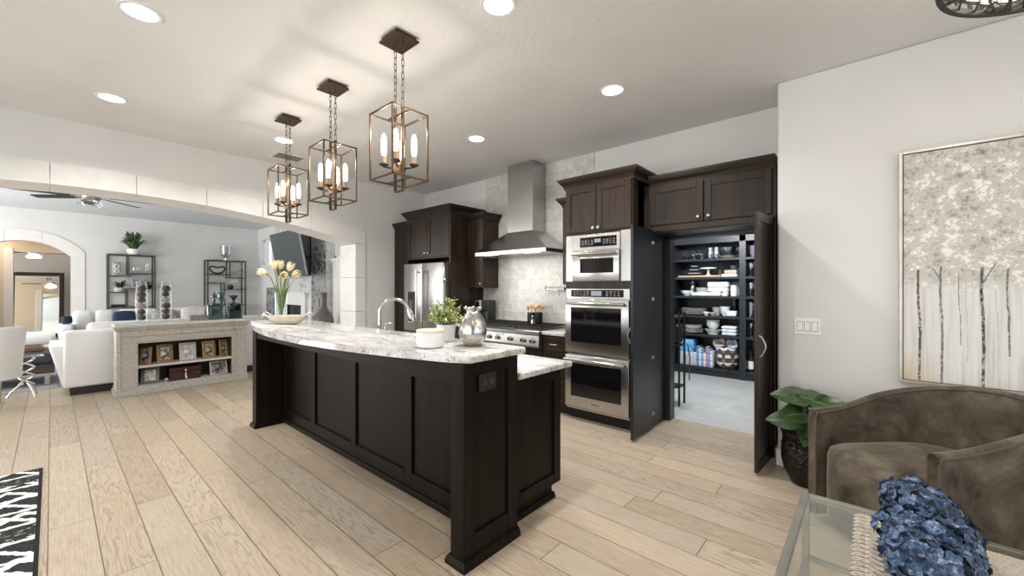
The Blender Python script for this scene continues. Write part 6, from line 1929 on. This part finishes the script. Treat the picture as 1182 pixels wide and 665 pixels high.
# tilted television on its arm
hearth_piece()
t = thing('television', 'large flat television on a wall arm tilted down over the fireplace', 'television', (-9.3, 3.35, 2.1))
tlt = math.radians(10.2)
M = Matrix.Translation((-9.30, 3.395, 1.672)) @ Matrix.Rotation(-math.radians(0.8), 4, 'Z') @ Matrix.Rotation(tlt, 4, 'X')
MB(M).box(-0.82, 0.0, 0, 0.82, 0.035, 0.945, 0.006, seg=2).build('case', simple('tv_case', (0.35, 0.36, 0.37), 0.35, 0.6), t)
MB(M).box(-0.814, -0.003, 0.008, 0.814, 0.001, 0.937, 0.001).build('screen', simple('tv_screen', (0.050, 0.060, 0.070), 0.28, spec=0.8), t)
MB(M).box(-0.25, 0.035, 0.25, 0.25, 0.06, 0.65, 0.004).build('mount_plate', BLKMETAL, t)
MB().tube([tuple(M @ Vector((0, 0.06, 0.45))), (-9.45, 3.62, 2.10), (-9.55, FY - 0.031, 2.10)], 0.03, 10).build('wall_arm', BLKMETAL, t)
t = thing('floor_vase', 'tall grey-brown bottle vase on the hearth right of the firebox', 'vase', (-8.02, 3.52, 0.30))
MB().lathe([(0, 0), (0.10, 0), (0.11, 0.02), (0.16, 0.22), (0.195, 0.42), (0.18, 0.53), (0.10, 0.66), (0.066, 0.74), (0.060, 0.92), (0.074, 1.02), (0.062, 1.02), (0.05, 0.92), (0.05, 0.74), (0, 0.6)], (-8.02, 3.52, 0.3005), 30).build('body', simple('glazed_olive_grey', (0.125, 0.115, 0.095), 0.3, var=0.35, scale=5), t, 50)

# living room ceiling fan
def fan(label, x, y, z, R, blades, a0, mat, ztop, lit):
    t = thing('ceiling_fan', label, 'ceiling fan', (x, y, ztop))
    MB().lathe([(0, ztop), (0.07, ztop), (0.05, ztop - 0.05), (0, ztop - 0.05)], (x, y, 0), 20).tube([(x, y, ztop - 0.03), (x, y, z + 0.05)], 0.013, 8).build('downrod', NICKEL, t, 40)
    MB().lathe([(0, z - 0.06), (0.07, z - 0.055), (0.105, z - 0.02), (0.105, z + 0.03), (0.06, z + 0.06), (0, z + 0.065)], (x, y, 0), 24).build('motor_housing', NICKEL, t, 40)
    for k in range(blades):
        a = a0 + 2 * PI * k / blades
        Mb = TR(x, y, z + 0.005, a) @ Matrix.Rotation(math.radians(9), 4, 'X')
        poly = [(0.19, -0.05), (0.30, -0.066), (R - 0.03, -0.066), (R, -0.045), (R, 0.045), (R - 0.03, 0.066), (0.30, 0.066), (0.19, 0.05)]
        bl = MB(Mb).prism(poly, -0.004, 0.004).build('blade', mat, t)
        MB(Mb).box(0.08, -0.022, -0.008, 0.22, 0.022, -0.003, 0.002).build('blade_iron', NICKEL, bl)
    if lit:
        MB().lathe([(0, z - 0.13), (0.11, z - 0.125), (0.13, z - 0.10), (0.12, z - 0.065), (0, z - 0.06)], (x, y, 0), 24).build('light_bowl', emit('fan_lamp', (1, 0.97, 0.92), 5.0), t, 40)
    else:
        for k in range(3):
            a = k * 2.1 + 0.6
            lm = MB().tube([(x + 0.05 * math.cos(a), y + 0.05 * math.sin(a), z - 0.05), (x + 0.11 * math.cos(a), y + 0.11 * math.sin(a), z - 0.07)], 0.015, 8).build('lamp_arm', NICKEL, t)
            MB().lathe([(0, 0), (0.025, 0), (0.05, -0.07), (0.045, -0.07), (0, -0.02)], (x + 0.12 * math.cos(a), y + 0.12 * math.sin(a), z - 0.065), 14).build('lamp_shade', CLEAR, lm, 40)
    return t


fan('dark-bladed ceiling fan in the living room seen under the arch', -8.80, 0.40, 2.78, 0.82, 8, math.radians(0), BLKMETAL, H, False)
fan('ceiling fan with a white light in the bedroom beyond the far arch', -15.2, -0.28, 2.26, 0.62, 4, math.radians(88), BLKMETAL, 2.62, True)

# leaning mirror in the bedroom
t = thing('leaning_mirror', 'large dark-framed mirror leaning on the bedroom wall beyond the far arch', 'mirror', (-17.5, -0.25, 0))
M = TR(-17.5, -0.27, 0.008, math.radians(-3)) @ Matrix.Rotation(-math.radians(8.0), 4, 'Y')
mw, mh, fb = 1.02, 1.86, 0.10
mb = MB(M)
mb.box(0, -mw / 2, 0, 0.05, -mw / 2 + fb, mh, 0.012, seg=2).box(0, mw / 2 - fb, 0, 0.05, mw / 2, mh, 0.012, seg=2).box(0, -mw / 2 + fb, 0, 0.05, mw / 2 - fb, fb, 0.012, seg=2).box(0, -mw / 2 + fb, mh - fb, 0.05, mw / 2 - fb, mh, 0.012, seg=2)
mb.build('frame', simple('dark_mirror_frame', (0.035, 0.030, 0.026), 0.45, 0.3, var=0.4, scale=40), t)
MB(M).box(0.006, -mw / 2 + fb - 0.01, fb - 0.01, 0.018, mw / 2 - fb + 0.01, mh - fb + 0.01).build('mirror_glass', simple('mirror_silver', (0.86, 0.88, 0.86), 0.02, 1.0, var=0.0), t)
# bed seen in the mirror, along the bedroom side of the far wall
t = thing('wooden_bed', 'pale wood bed along the bedroom side of the wall, seen in the mirror', 'bed', (-14.0, 1.6, 0))
BW = make_wood('pale_bed_wood', (0.42, 0.30, 0.19), (0.58, 0.44, 0.30), 0.5, 'y')
MB().box(-14.45, 0.75, 0, -14.38, 2.4, 0.95, 0.01).build('headboard', simple('tan_headboard', (0.48, 0.40, 0.30), 0.7), t)
MB().box(-16.2, 0.8, 0.12, -14.45, 2.35, 0.36, 0.02).build('bed_frame', BW, t)
mb = MB(); soft(mb, -16.15, 0.82, 0.36, -14.5, 2.33, 0.62, 0.06); mb.build('mattress', simple('tan_bedding', (0.56, 0.44, 0.30), 0.8), t, 60)
for x in (-16.1, -14.6):
    for y in (0.9, 2.25): MB().box(x - 0.04, y - 0.04, 0, x + 0.04, y + 0.04, 0.13).build('leg', BW, t)

# ------------------------------------------------------------------ pantry shelving and what stands on it
PSY0, PSY1 = 6.96, 7.40
SHZ = [0.13, 0.66, 0.965, 1.28, 1.585, 1.88]
t = thing('pantry_shelving', 'black built-in shelving along the back of the pantry', 'shelving', (-1.3, 7.2, 0))
mb = MB()
SX0, SX1 = -2.50, -0.20
for x in (SX0, -1.49, SX1 - 0.03): mb.box(x, PSY0, 0, x + (0.085 if x == -1.49 else 0.03), PSY1, 2.45)
mb.box(SX0, PSY1 - 0.01, 0.0, SX1, PSY1, 2.45); mb.box(SX0, PSY0, 2.13, SX1, PSY1, 2.45); mb.box(SX0, PSY0 + 0.03, 0, SX1, PSY1, 0.09)
mb.build('carcass', BLACKWOOD, t)
for i, z in enumerate(SHZ):
    MB().box(SX0 + 0.03, PSY0 + 0.002, z - 0.035, -1.49, PSY1 - 0.01, z, 0.002).build('shelf_board', BLACKWOOD, t)
    MB().box(-1.405, PSY0 + 0.002, z - 0.035, SX1 - 0.03, PSY1 - 0.01, z, 0.002).build('shelf_board', BLACKWOOD, t)


def pix(zx, zy=0, zoom=1):
    """point on the shelf for a pixel of the close-up"""
    u = 770 + zx / 6.042
    c, s = math.cos(YAW), math.sin(YAW)
    tt = (u - 591) / 468
    return (-s + c * tt) / (c + s * tt)


YM = 7.14


def PXc(a, b):      # x centre and true width of something spanning a..b in the close-up
    r = pix((a + b) / 2) * YM
    tt = ((770 + (a + b) / 2 / 6.042) - 591) / 468
    dep = YM / (math.cos(YAW) + math.sin(YAW) * tt)
    return r, (b - a) / 6.042 * dep / 468


IVORY = simple('ivory_stoneware', (0.72, 0.71, 0.68), 0.35, var=0.05)
GREYC = simple('grey_stoneware', (0.42, 0.42, 0.42), 0.4, var=0.12)
WOODB = make_wood('tan_board', (0.45, 0.30, 0.18), (0.60, 0.42, 0.27), 0.5, 'x')
PURP = simple('purple_glaze', (0.30, 0.22, 0.36), 0.3)
BLUEB = simple('blue_box', (0.10, 0.35, 0.62), 0.5, var=0.2)
PGL = glass('pantry_glass', (0.80, 0.88, 0.94), 0.65, 0.12)
PSTEEL = simple('pantry_steel', (0.50, 0.50, 0.50), 0.25, 1.0)


def lathe_thing(name, label, cat, a, b, z, prof, mat, y=YM, group=None):
    x, w = PXc(a, b)
    r = w / 2 * 0.965; x = max(x, SX0 + 0.035 + r)
    if a > 538: x = max(x, -1.400 + r + (a - 541) / 42 * 2 * r if a < 640 else x)
    o = MB().lathe([(p * r, q) for p, q in prof], (0, 0, 0), 26).build(name, mat, None, 45, world=False)
    o.location = (x, y, z + 0.0006)
    return tag(o, label, cat, group)


def bowl_prof(h, foot=0.45): return [(0, 0), (foot, 0), (foot, 0.008), (0.8, h * 0.5), (1, h), (0.95, h), (0.74, h * 0.52), (0.4, 0.016), (0, 0.014)]
def plate_prof(h=0.022): return [(0, 0), (0.6, 0), (0.65, 0.005), (1, h), (0.98, h + 0.003), (0.62, 0.010), (0, 0.008)]
def cup_prof(h): return [(0, 0), (0.8, 0), (0.9, 0.01), (1, h), (0.93, h), (0.83, 0.014), (0, 0.012)]


def stack(name, lab, cat, a, b, z, n, prof, dz, mat, group):
    ords = ('bottom', 'second', 'third', 'fourth', 'fifth', 'sixth', 'seventh', 'eighth')
    for k in range(n):
        nm = 'only' if n == 1 else ords[0] if k == 0 else 'top' if k == n - 1 else ords[k]
        lathe_thing(name, '%s, %s one of its stack' % (lab, nm) if n > 1 else lab, cat, a, b, z + k * dz, prof, mat, group=group)


def box_thing(name, label, cat, a, b, z, h, mat, y0=7.02, y1=7.3, bev=0.006, lid=None):
    x, w = PXc(a, b)
    wf = w / 0.9; x = max(x, SX0 + 0.035 + wf / 2)
    t = thing(name, label, cat, (x, (y0 + y1) / 2, z + 0.0006))
    MB().box(x - wf / 2, y0, z + 0.0006, x + wf / 2, y1, z + h, bev, seg=2).build('body', mat, t, 50)
    return t


# top shelf
z = SHZ[5]
for k, (a, b, dz_, h) in enumerate(((110, 165, 0, 0.07), (160, 215, 0, 0.09), (212, 272, 0, 0.10), (160, 235, 0.095, 0.06))):
    lathe_thing('glass_bowl', ('small glass bowl at the left end of the top pantry shelf', 'glass bowl second from the left on the top pantry shelf', 'glass bowl third from the left on the top pantry shelf', 'glass dish resting on the bowls at the left of the top pantry shelf')[k], 'bowl', a, b, z + dz_, bowl_prof(h), PGL, YM + (0.05 if k == 3 else 0), 'glass bowls on the top pantry shelf')
for k, (a, b) in enumerate(((283, 322), (325, 368))):
    lathe_thing('glass_pitcher', ('glass pitcher left of its twin in the middle of the top pantry shelf', 'glass pitcher beside the steel bowl on the top pantry shelf')[k], 'pitcher', a, b, z, [(0, 0), (0.7, 0), (0.9, 0.03), (1, 0.10), (0.8, 0.16), (0.95, 0.19), (0.88, 0.19), (0.9, 0.10), (0, 0.02)], PGL)
lathe_thing('serving_platter', 'dark oval platter under the steel bowl on the top pantry shelf', 'plate', 365, 487, z, plate_prof(0.035), GREYC)
lathe_thing('steel_bowl', 'large steel mixing bowl on the dark platter of the top pantry shelf', 'bowl', 378, 482, z + 0.045, bowl_prof(0.13, 0.4), PSTEEL)
# second shelf
z = SHZ[4]
o = box_thing('serving_board', 'long wooden serving board at the front of the second pantry shelf', 'board', 112, 362, z, 0.03, WOODB, 7.0, 7.25)
t = thing('tiered_stand', 'dark two-tier serving stand at the left of the second pantry shelf', 'cake stand', (PXc(150, 235)[0], 7.12, z + 0.031))
x, w = PXc(150, 235)
MB().lathe([(0, 0), (0.05, 0), (0.01, 0.012), (0.01, 0.195), (0, 0.205)], (x, 7.12, z + 0.031), 14).build('post', BLKMETAL, t, 50)
for dz_, r in ((0.03, w / 2), (0.09, w / 2 * 0.75), (0.15, w / 2 * 0.55)):
    MB().lathe([(0, 0), (r * 0.9, 0), (r, 0.012), (r * 0.97, 0.014), (r * 0.88, 0.005), (0, 0.005)], (x, 7.12, z + 0.031 + dz_), 22).build('tier', IVORY if dz_ < 0.05 else GREYC, t, 50)
lathe_thing('cake_stand', 'white pedestal cake stand in the middle of the second pantry shelf', 'cake stand', 233, 342, z + 0.031, [(0, 0), (0.34, 0), (0.3, 0.01), (0.12, 0.03), (0.12, 0.09), (0.3, 0.105), (1, 0.11), (1, 0.128), (0.95, 0.122), (0, 0.118)], WHITEC)
t = thing('teapot', 'dark rounded teapot right of the cake stand on the second pantry shelf', 'teapot', (PXc(352, 390)[0], 7.14, z))
x, w = PXc(352, 390)
MB().lathe([(0, 0), (0.05, 0), (w / 2, 0.05), (w / 2 * 0.95, 0.09), (0.03, 0.125), (0, 0.125)], (x, 7.14, z + 0.0006), 20).build('body', IRON, t, 50)
MB().lathe([(0, 0.125), (0.03, 0.126), (0.008, 0.14), (0.012, 0.155), (0, 0.16)], (x, 7.14, z), 12).build('lid', IRON, t, 50)
MB().tube([(x + w * 0.4, 7.13, z + 0.05), (x + w * 0.62, 7.11, z + 0.10)], [0.014, 0.009], 8).build('spout', IRON, t, 50)
MB().tube([(x - 0.05, 7.14, z + 0.115), (x - 0.045, 7.14, z + 0.165), (x, 7.14, z + 0.185), (x + 0.045, 7.14, z + 0.165), (x + 0.05, 7.14, z + 0.115)], 0.005, 6).build('handle', IRON, t, 50)
box_thing('white_tray', 'low white tray under the tan box on the second pantry shelf', 'tray', 402, 488, z, 0.045, WHITEC)
box_thing('tan_box', 'tan box stacked on the white tray of the second pantry shelf', 'box', 420, 488, z + 0.046, 0.06, simple('tan_card', (0.55, 0.37, 0.25), 0.7))
lathe_thing('blue_bowl', 'dark blue bowl on the tan box of the second pantry shelf', 'bowl', 440, 488, z + 0.107, bowl_prof(0.07), simple('blue_glaze', (0.06, 0.09, 0.17), 0.3))
# third shelf
z = SHZ[3]
lathe_thing('white_bowl', 'round white bowl at the left end of the third pantry shelf', 'bowl', 103, 190, z, bowl_prof(0.085), WHITEC, YM - 0.05)
lathe_thing('glass_jar', 'clear glass jar behind the white bowl on the third pantry shelf', 'jar', 136, 184, z, [(0, 0), (0.9, 0), (1, 0.02), (1, 0.19), (0.7, 0.22), (0.75, 0.24), (0.68, 0.24), (0.9, 0.02), (0, 0.02)], PGL, YM + 0.14)
box_thing('baking_dish', 'long white baking dish at the front of the third pantry shelf', 'dish', 195, 325, z, 0.06, WHITEC, 7.0, 7.2, 0.015)
stack('dinner_plate', 'white plate on the baking dish, third pantry shelf', 'plate', 202, 296, z + 0.061, 4, plate_prof(0.02), 0.017, IVORY, 'white plates on the baking dish')
box_thing('casserole_dish', 'white casserole dish beside the baking dish, lowest of three on the third pantry shelf', 'dish', 326, 380, z, 0.068, WHITEC, 7.0, 7.2, 0.015)
box_thing('casserole_dish', 'white oval casserole, middle of the three stacked on the third pantry shelf', 'dish', 305, 420, z + 0.069, 0.07, IVORY, 7.03, 7.25, 0.02)
box_thing('casserole_dish', 'white lidded casserole, topmost of the three stacked on the third pantry shelf', 'dish', 304, 425, z + 0.14, 0.088, IVORY, 7.03, 7.25, 0.02)
for k, (a, b, dz_) in enumerate(((384, 436, 0), (394, 436, 0.055))):
    lathe_thing('white_cup', ('white ramekin under a smaller cup on the third pantry shelf', 'small white cup on the ramekin of the third pantry shelf')[k], 'cup', a, b, z + dz_, cup_prof(0.052), WHITEC, YM - 0.06)
lathe_thing('white_pitcher', 'tall white pitcher at the right end of the third pantry shelf', 'pitcher', 443, 488, z, [(0, 0), (0.85, 0), (1, 0.03), (0.95, 0.12), (0.85, 0.16), (0.95, 0.175), (0.88, 0.175), (0.85, 0.03), (0, 0.02)], WHITEC)
box_thing('covered_dish', 'white covered dish at the back right of the third pantry shelf', 'dish', 440, 487, z, 0.235, IVORY, 7.26, 7.38, 0.02)
# fourth shelf
z = SHZ[2]
stack('oval_platter', 'white platter at the left of the fourth pantry shelf', 'plate', 104, 272, z, 6, plate_prof(0.022), 0.017, GREYC, 'platters on the fourth pantry shelf')
lathe_thing('small_white_bowl', 'small white footed bowl right of the platters on the fourth pantry shelf', 'bowl', 262, 312, z, bowl_prof(0.055), WHITEC, YM - 0.1)
lathe_thing('wooden_bowl', 'wood-rimmed bowl in the middle of the fourth pantry shelf', 'bowl', 308, 362, z, bowl_prof(0.05), WOODB, YM - 0.1)
lathe_thing('grey_dish', 'grey dish behind the wooden bowl on the fourth pantry shelf', 'bowl', 303, 368, z, bowl_prof(0.13, 0.6), GREYC, YM + 0.1)
stack('white_soup_bowl', 'white soup bowl on the right of the fourth pantry shelf', 'bowl', 368, 438, z, 3, bowl_prof(0.07), 0.038, WHITEC, 'white soup bowls on the fourth pantry shelf')
lathe_thing('dark_glass_vase', 'tall dark glass vase at the right back of the fourth pantry shelf', 'vase', 442, 480, z, [(0, 0), (0.6, 0), (0.7, 0.02), (1, 0.26), (0.94, 0.26), (0.6, 0.03), (0, 0.02)], glass('dark_vase_glass', (0.35, 0.40, 0.45), 0.3), YM + 0.12)
box_thing('white_loaf_dish', 'white loaf dish at the right front of the fourth pantry shelf', 'dish', 436, 489, z, 0.085, WHITEC, 7.0, 7.15, 0.015)
# fifth shelf
z = SHZ[1]
stack('grey_plate', 'grey plate at the left of the fifth pantry shelf', 'plate', 110, 250, z, 4, plate_prof(0.022), 0.016, GREYC, 'grey plates on the fifth pantry shelf')
stack('white_plate', 'white plate above the grey plates, fifth pantry shelf', 'plate', 112, 242, z + 0.075, 3, plate_prof(0.022), 0.018, IVORY, 'white plates on the grey plates')
lathe_thing('salad_bowl', 'wide white dish in the middle of the fifth pantry shelf', 'bowl', 266, 380, z, bowl_prof(0.075, 0.6), IVORY)
stack('cereal_bowl', 'white cereal bowl on the wide dish, fifth pantry shelf', 'bowl', 276, 366, z + 0.076, 3, bowl_prof(0.085), 0.034, WHITEC, 'white cereal bowls on the wide dish')
for k, dz_ in enumerate((0, 0.05, 0.10)):
    x, w = PXc(396, 489)
    def fold(u, v, x=x, w=w, dz_=dz_): pass
    o = MB().box(-w / 2, -0.11, 0, w / 2, 0.11, 0.048, 0.02, seg=3).build('folded_towel', simple('pale_towel_%d' % k, (0.60, 0.64, 0.66), 0.95, var=0.2, scale=20, bump=0.5), None, 60, world=False)
    o.location = (x, 7.13, z + 0.0006 + dz_)
    tag(o, ('pale folded towel, bottom of the pile on the fifth pantry shelf', 'pale folded towel, middle of the pile on the fifth pantry shelf', 'pale folded towel, top of the pile on the fifth pantry shelf')[k], 'towel')
# bottom shelf
z = SHZ[0]
BSK = NT('woven_pattern_basket')
v = BSK.coord('World'); sep = BSK.n('ShaderNodeSeparateXYZ'); BSK.link(v, sep.inputs[0])
ang = BSK.math('MULTIPLY', sep.outputs[0], 52)
zz_ = BSK.math('MULTIPLY', sep.outputs[2], 42)
wv = BSK.math('MULTIPLY', BSK.math('SINE', ang), BSK.math('SINE', zz_))
ban = BSK.math('FRACT', BSK.math('MULTIPLY', sep.outputs[2], 8.5))
bw = BSK.math('MULTIPLY', BSK.math('GREATER_THAN', ban, 0.62), BSK.math('GREATER_THAN', wv, -0.25))
BSK.set(BSK.mix(bw, BSK.ramp(wv, [(0.3, (0.06, 0.05, 0.045)), (0.7, (0.20, 0.165, 0.135))]), (0.66, 0.64, 0.60)), 0.85); BSK.bump(wv, 0.5, 0.01)
x, w = PXc(338, 489)
t = thing('woven_basket', 'large round dark and white woven basket on the bottom pantry shelf', 'basket', (x, 7.17, z))
MB().lathe([(0, 0), (w * 0.36, 0), (w * 0.46, 0.06), (w * 0.5, 0.16), (w * 0.48, 0.27), (w * 0.45, 0.34), (w * 0.43, 0.34), (w * 0.46, 0.16), (0, 0.03)], (x, 7.17, z + 0.0006), 36).build('basket', BSK.mat, t, 50)
for k, (dx, dy, rz, mt) in enumerate(((-0.10, -0.05, 0.3, 'a'), (0.09, -0.06, -0.3, 'b'), (0.0, 0.10, 0.1, 'c'))):
    o = MB().grid(lambda u, v: Vector(((u - 0.5) * 0.19 * (0.7 + 0.3 * math.sin(PI * v)), 0.05 * math.sin(PI * u) * math.sin(PI * v) + 0.02 * math.sin(7 * u + 5 * v), (v - 0.5) * 0.15)), 10, 8).build('snack_bag', simple('bag_print_' + mt, ((0.55, 0.50, 0.48), (0.46, 0.50, 0.58), (0.62, 0.58, 0.56))[k], 0.4, var=0.5, scale=25), None, 60, world=False)
    md = o.modifiers.new('thickness', 'SOLIDIFY'); md.thickness = 0.03
    o.location = (x + dx, 7.17 + dy, z + 0.395); o.rotation_euler = (-0.35, 0.2 * (k - 1), rz)
    tag(o, ('pale printed bag at the left in the top of the woven basket', 'bluish printed bag at the right in the top of the woven basket', 'pink printed bag at the back in the top of the woven basket')[k], 'bag')
PB = NT('lattice_box')
v = PB.coord('World', (70, 1, 70), (0, PI / 4, 0)); ch = PB.n('ShaderNodeTexChecker'); PB.link(v, ch.inputs[0]); ch.inputs['Scale'].default_value = 1
PB.set(PB.mix(ch.outputs['Fac'], (0.66, 0.66, 0.65), (0.18, 0.19, 0.21)), 0.7)
box_thing('lattice_storage_box', 'black and white patterned storage box at the left of the bottom pantry shelf', 'box', 115, 216, z, 0.215, PB.mat, 7.0, 7.3)
for k in range(2):
    box_thing('blue_storage_box', ('bright blue box, lower of two on the patterned box in the pantry', 'bright blue box, upper of two on the patterned box in the pantry')[k], 'box', 106, 194, z + 0.216 + 0.107 * k, 0.105, BLUEB, 7.0, 7.28)
cols = [(0.10, 0.22, 0.42), (0.55, 0.60, 0.68), (0.14, 0.28, 0.50), (0.62, 0.60, 0.60), (0.45, 0.20, 0.20), (0.16, 0.30, 0.55), (0.58, 0.63, 0.70)]
names = ['dark blue', 'pale grey-blue', 'mid blue', 'white', 'dull red', 'bright blue', 'pale blue']
for k in range(7):
    a = 224 + k * 15.8
    x, w = PXc(a, a + 15.2)
    h = 0.33 - 0.035 * ((k * 5) % 4)
    o = MB().box(-w / 2, -0.10, 0, w / 2, 0.10, h, 0.006, seg=2).build('packaged_goods', simple('package_print_%d' % k, cols[k], 0.4, var=0.6, scale=22), None, 50, world=False)
    o.location = (x, 7.10, z + 0.0006)
    tag(o, '%s printed packet, number %s from the left beside the woven basket' % (names[k], ('one', 'two', 'three', 'four', 'five', 'six', 'seven')[k]), 'packet', 'printed packets on the bottom pantry shelf')
# narrow right bay
WINE = [(0, 0), (0.7, 0), (0.7, 0.004), (0.1, 0.012), (0.09, 0.07), (0.55, 0.095), (1.0, 0.14), (0.9, 0.21), (0.85, 0.21), (0.93, 0.14), (0, 0.09)]
TALL = [(0, 0), (0.75, 0), (0.8, 0.01), (1, 0.22), (0.93, 0.22), (0.72, 0.02), (0, 0.02)]
MART = [(0, 0), (0.6, 0), (0.6, 0.004), (0.06, 0.012), (0.06, 0.12), (1, 0.21), (0.95, 0.21), (0.04, 0.128), (0, 0.126)]
stack('patterned_bowl', 'purple white bowl, top right pantry bay', 'bowl', 545, 602, SHZ[5], 4, bowl_prof(0.08), 0.034, PURP, 'bowls in the top right pantry bay')
for (zi, prof, nm, wid) in ((4, WINE, 'wine_glass', 36), (3, WINE, 'wine_glass', 36), (2, TALL, 'tall_tumbler', 34), (1, MART, 'martini_glass', 40)):
    for k in range(3):
        a = 541 + k * 42
        lvl = {4: 'second', 3: 'third', 2: 'fourth', 1: 'fifth'}[zi]
        lathe_thing(nm, '%s, %s from the left, right bay of the %s pantry shelf' % (nm.replace('_', ' '), ('first', 'second', 'third')[k], lvl), 'glass', a, a + wid, SHZ[zi], prof, PGL, YM - 0.06)
for k in range(3):
    x, w = PXc(541 + k * 30, 541 + k * 30 + 26); x = max(x, -1.36 + 0.085 * k)
    t = thing('wine_bottle', '%s on the bottom right pantry shelf' % ('dark wine bottle with a tall white label', 'dark wine bottle with a short pale label', 'third dark wine bottle partly behind the door')[k], 'bottle', (x, YM - 0.05, SHZ[0]))
    MB().lathe([(0, 0), (0.037, 0), (0.038, 0.01), (0.038, 0.19), (0.03, 0.22), (0.014, 0.25), (0.013, 0.31), (0, 0.31)], (x, YM - 0.05, SHZ[0] + 0.0006), 20).build('bottle', simple('dark_bottle', (0.012, 0.014, 0.012), 0.1), t, 50)
    MB().lathe([(0.0383, 0.04), (0.0386, 0.04), (0.0386, 0.16 - 0.03 * k), (0.0383, 0.16 - 0.03 * k)], (x, YM - 0.05, SHZ[0]), 20).build('label', WHITEP, t, 50)
    MB().lathe([(0.0133, 0.25), (0.0145, 0.25), (0.0140, 0.312), (0, 0.313)], (x, YM - 0.05, SHZ[0]), 14).build('capsule', BLKPLASTIC, t, 50)

# tall black metal rack with hanging straps inside the pantry door
t = thing('black_wire_rack', 'narrow black metal rack with hanging straps just inside the pantry doorway', 'rack', (-1.72, 5.0, 0))
mb = MB()
for x in (-1.95, -1.70):
    for y in (4.95, 5.13): mb.box(x - 0.01, y - 0.01, 0, x + 0.01, y + 0.01, 1.12)
for zz in (0.22, 0.72, 1.05): mb.box(-1.95, 4.95, zz - 0.012, -1.70, 5.13, zz + 0.012)
mb.build('frame', BLKMETAL, t)
mb = MB().box(-1.93, 4.955, 0.74, -1.71, 5.12, 0.97, 0.02)
mb.build('bin', BLKPLASTIC, t)
mb = MB().tube([(-1.66, 4.94, 0.74), (-1.60, 4.94, 0.755), (-1.53, 4.94, 0.69), (-1.515, 4.94, 0.67)], 0.012, 6, flat=0.5).tube([(-1.60, 4.94, 0.75), (-1.575, 4.94, 0.6), (-1.58, 4.94, 0.33)], 0.012, 6, flat=0.5).tube([(-1.64, 4.94, 0.74), (-1.625, 4.94, 0.6), (-1.63, 4.94, 0.48)], 0.010, 6, flat=0.5)
mb.build('strap', BLKPLASTIC, t, 60)
